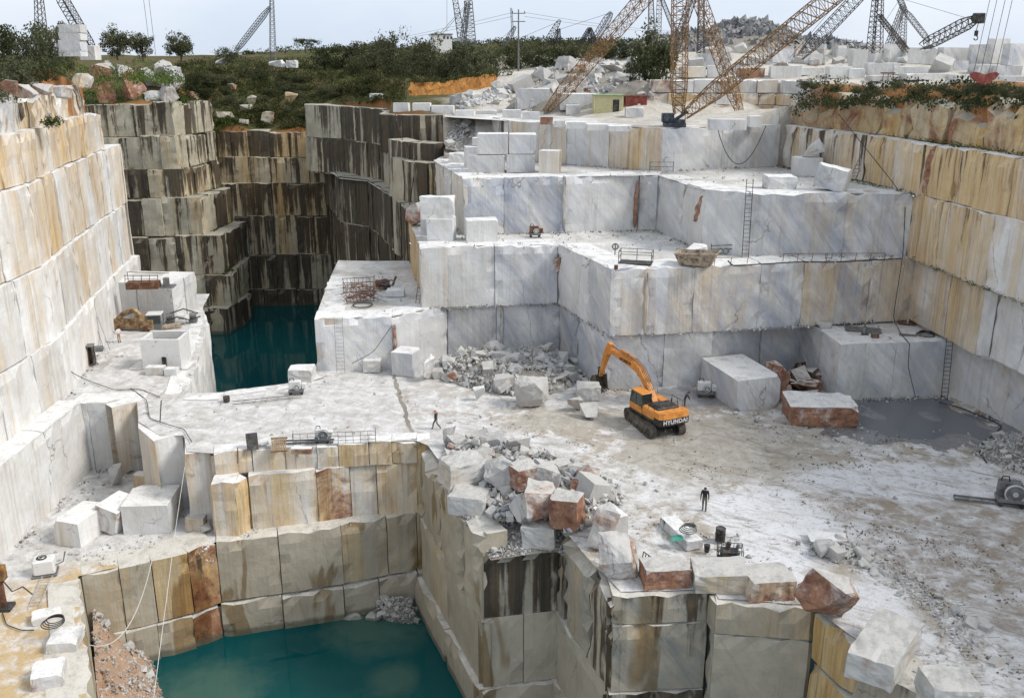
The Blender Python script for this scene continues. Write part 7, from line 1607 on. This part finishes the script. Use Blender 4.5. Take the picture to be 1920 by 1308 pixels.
tag(MB().bar(PZ(446, 868, 0), PZ(446, 868, 0) + Vector((.1, 0, 1.3)), .04, 5).build('steel_post', RUST), 'short rusty post at the front left of the platform', 'post')
tag(MB().bar(PZ(300, 790, 0), PZ(304, 790, 0) + Vector((.1, .1, 1.9)), .05, 5).build('steel_post', DARKST), 'dark steel post standing on the column top', 'post')
tag(MB().bar(PZ(425, 752, 0), PZ(425, 752, 0) + Vector((0, 0, .5)), .3, 10).build('drum', DARKST), 'small black drum at the back left of the platform', 'drum')
# near edge gear
e = thing('battery_cage', 1368, 1050, 0, 'black mesh crate with machine parts behind the edge row', 'crate', -8)
MB().box(-.75, -.5, 0, .75, .5, .08).build('base', BLACKP, e); m = MB()
for x in [-.75 + .25 * k for k in range(7)]: m.bar((x, -.5, 0), (x, -.5, .95), .025, 4); m.bar((x, .5, 0), (x, .5, .95), .025, 4)
for z in (.3, .62, .95): m.tube([(-.75, -.5, z), (.75, -.5, z), (.75, .5, z), (-.75, .5, z), (-.75, -.5, z)], .025, 4)
m.build('cage', BLACKP, e); MB().box(-.6, -.35, .1, .5, .35, .8, .1).bar((-.2, 0, .8), (-.1, 0, 1.25), .15, 8).build('engine', DARKST, e); MB().bar((.4, 0, .8), (.45, 0, 1.15), .1, 8).build('filter', GREYST, e)
e = thing('oil_drum', 1350, 1012, 0, 'black drum behind the mesh crate', 'drum'); MB().bar((0, 0, 0), (0, 0, .85), .32, 14).build('body', BLACKP, e); MB().torus((0, 0, .85), .31, .03, 14, 5).torus((0, 0, .45), .33, .025, 14, 5).build('hoop', BLACKP, e)
tag(MB().bar(PZ(1325, 1034, 0), PZ(1325, 1034, 0) + Vector((0, 0, .5)), .15, 12, .2).build('bucket', BLACKP), 'small black bucket beside the layered slab', 'bucket')
tag(MB().add([(-.4, -.3, 0), (.5, -.2, .03), (.4, .5, .05), (-.3, .35, .03), (0, .1, .12)], [(0, 1, 4), (1, 2, 4), (2, 3, 4), (3, 0, 4)]).build('green_rag', plain('teal_cloth', (.04, .26, .20), .9), loc=PZ(1268, 1010, .62)), 'small green rag on the layered slab', 'rag')
e = thing('grid_frame', 1232, 1062, 0, 'dark open grid frame behind the brown edge stone', 'frame', 30)
m = MB()
for k in range(5): m.bar((-.9, -.5 + .25 * k, 0), (-.7, -.5 + .25 * k, 1.0), .03, 4)
m.bar((-.9, -.5, 0), (-.9, .5, 0), .03, 4).bar((-.7, -.5, 1.0), (-.7, .5, 1.0), .03, 4).bar((-.7, -.5, 1.0), (1.0, -.3, .1), .04, 4); m.build('grid', BLACKP, e); MB().add([(-.85, -.5, .05), (1, -.4, .02), (1, .5, .02), (-.85, .5, .05)], [(0, 1, 2, 3)]).build('plate', DARKST, e)
# drill rig at the lower left edge
e = thing('drill_rig', 8, 1140, ZL, 'yellow and rust drill mast at the lower left edge', 'drill rig', 4)
MB().box(-.2, -.15, 0, .2, .15, 3.2, .03).build('mast', RUST, e); MB().box(.1, -.35, 2.3, .55, .2, 3.4, .06).build('drill_head', YEL, e); MB().box(-.5, -.5, 0, .6, .5, .25, .03).build('base', DARKST, e)
MB().tube([(.3, -.2, 2.4), (1.0, -.5, 1.6), (1.7, -.4, 1.9), (2.2, -.3, 1.2)], .05, 5).build('hose', CABLE, e)
# caterpillar track prints
m = MB(); r_ = random.Random(9)
for pts in ([(1420, 880), (1520, 935), (1600, 985), (1680, 1010)], [(1450, 868), (1560, 920), (1660, 968)], [(1240, 860), (1330, 900), (1420, 985), (1480, 1040)], [(1690, 1080), (1780, 1180), (1860, 1290)], [(1740, 1070), (1850, 1180), (1930, 1270)], [(1000, 800), (1100, 840), (1200, 880)]):
    W3 = [PZ(u, v, 0) for u, v in pts]
    for a, b in zip(W3[:-1], W3[1:]):
        d = (b - a); L_ = d.length; d.normalize(); n_ = Vector((-d.y, d.x, 0))
        for k in range(int(L_ / .3)):
            if r_.random() < .25: continue
            c = a + d * (k * .3); z = floor_z(c.x, c.y) + .02
            for o_ in ((0,)):
                p = Vector((c.x, c.y, z)) + n_ * r_.uniform(-.1, .1); m.bar(p - n_ * .32, p + n_ * .32, .05, 3, cap=False)
tag(m.build('track_prints', FLOOR), kind='stuff')
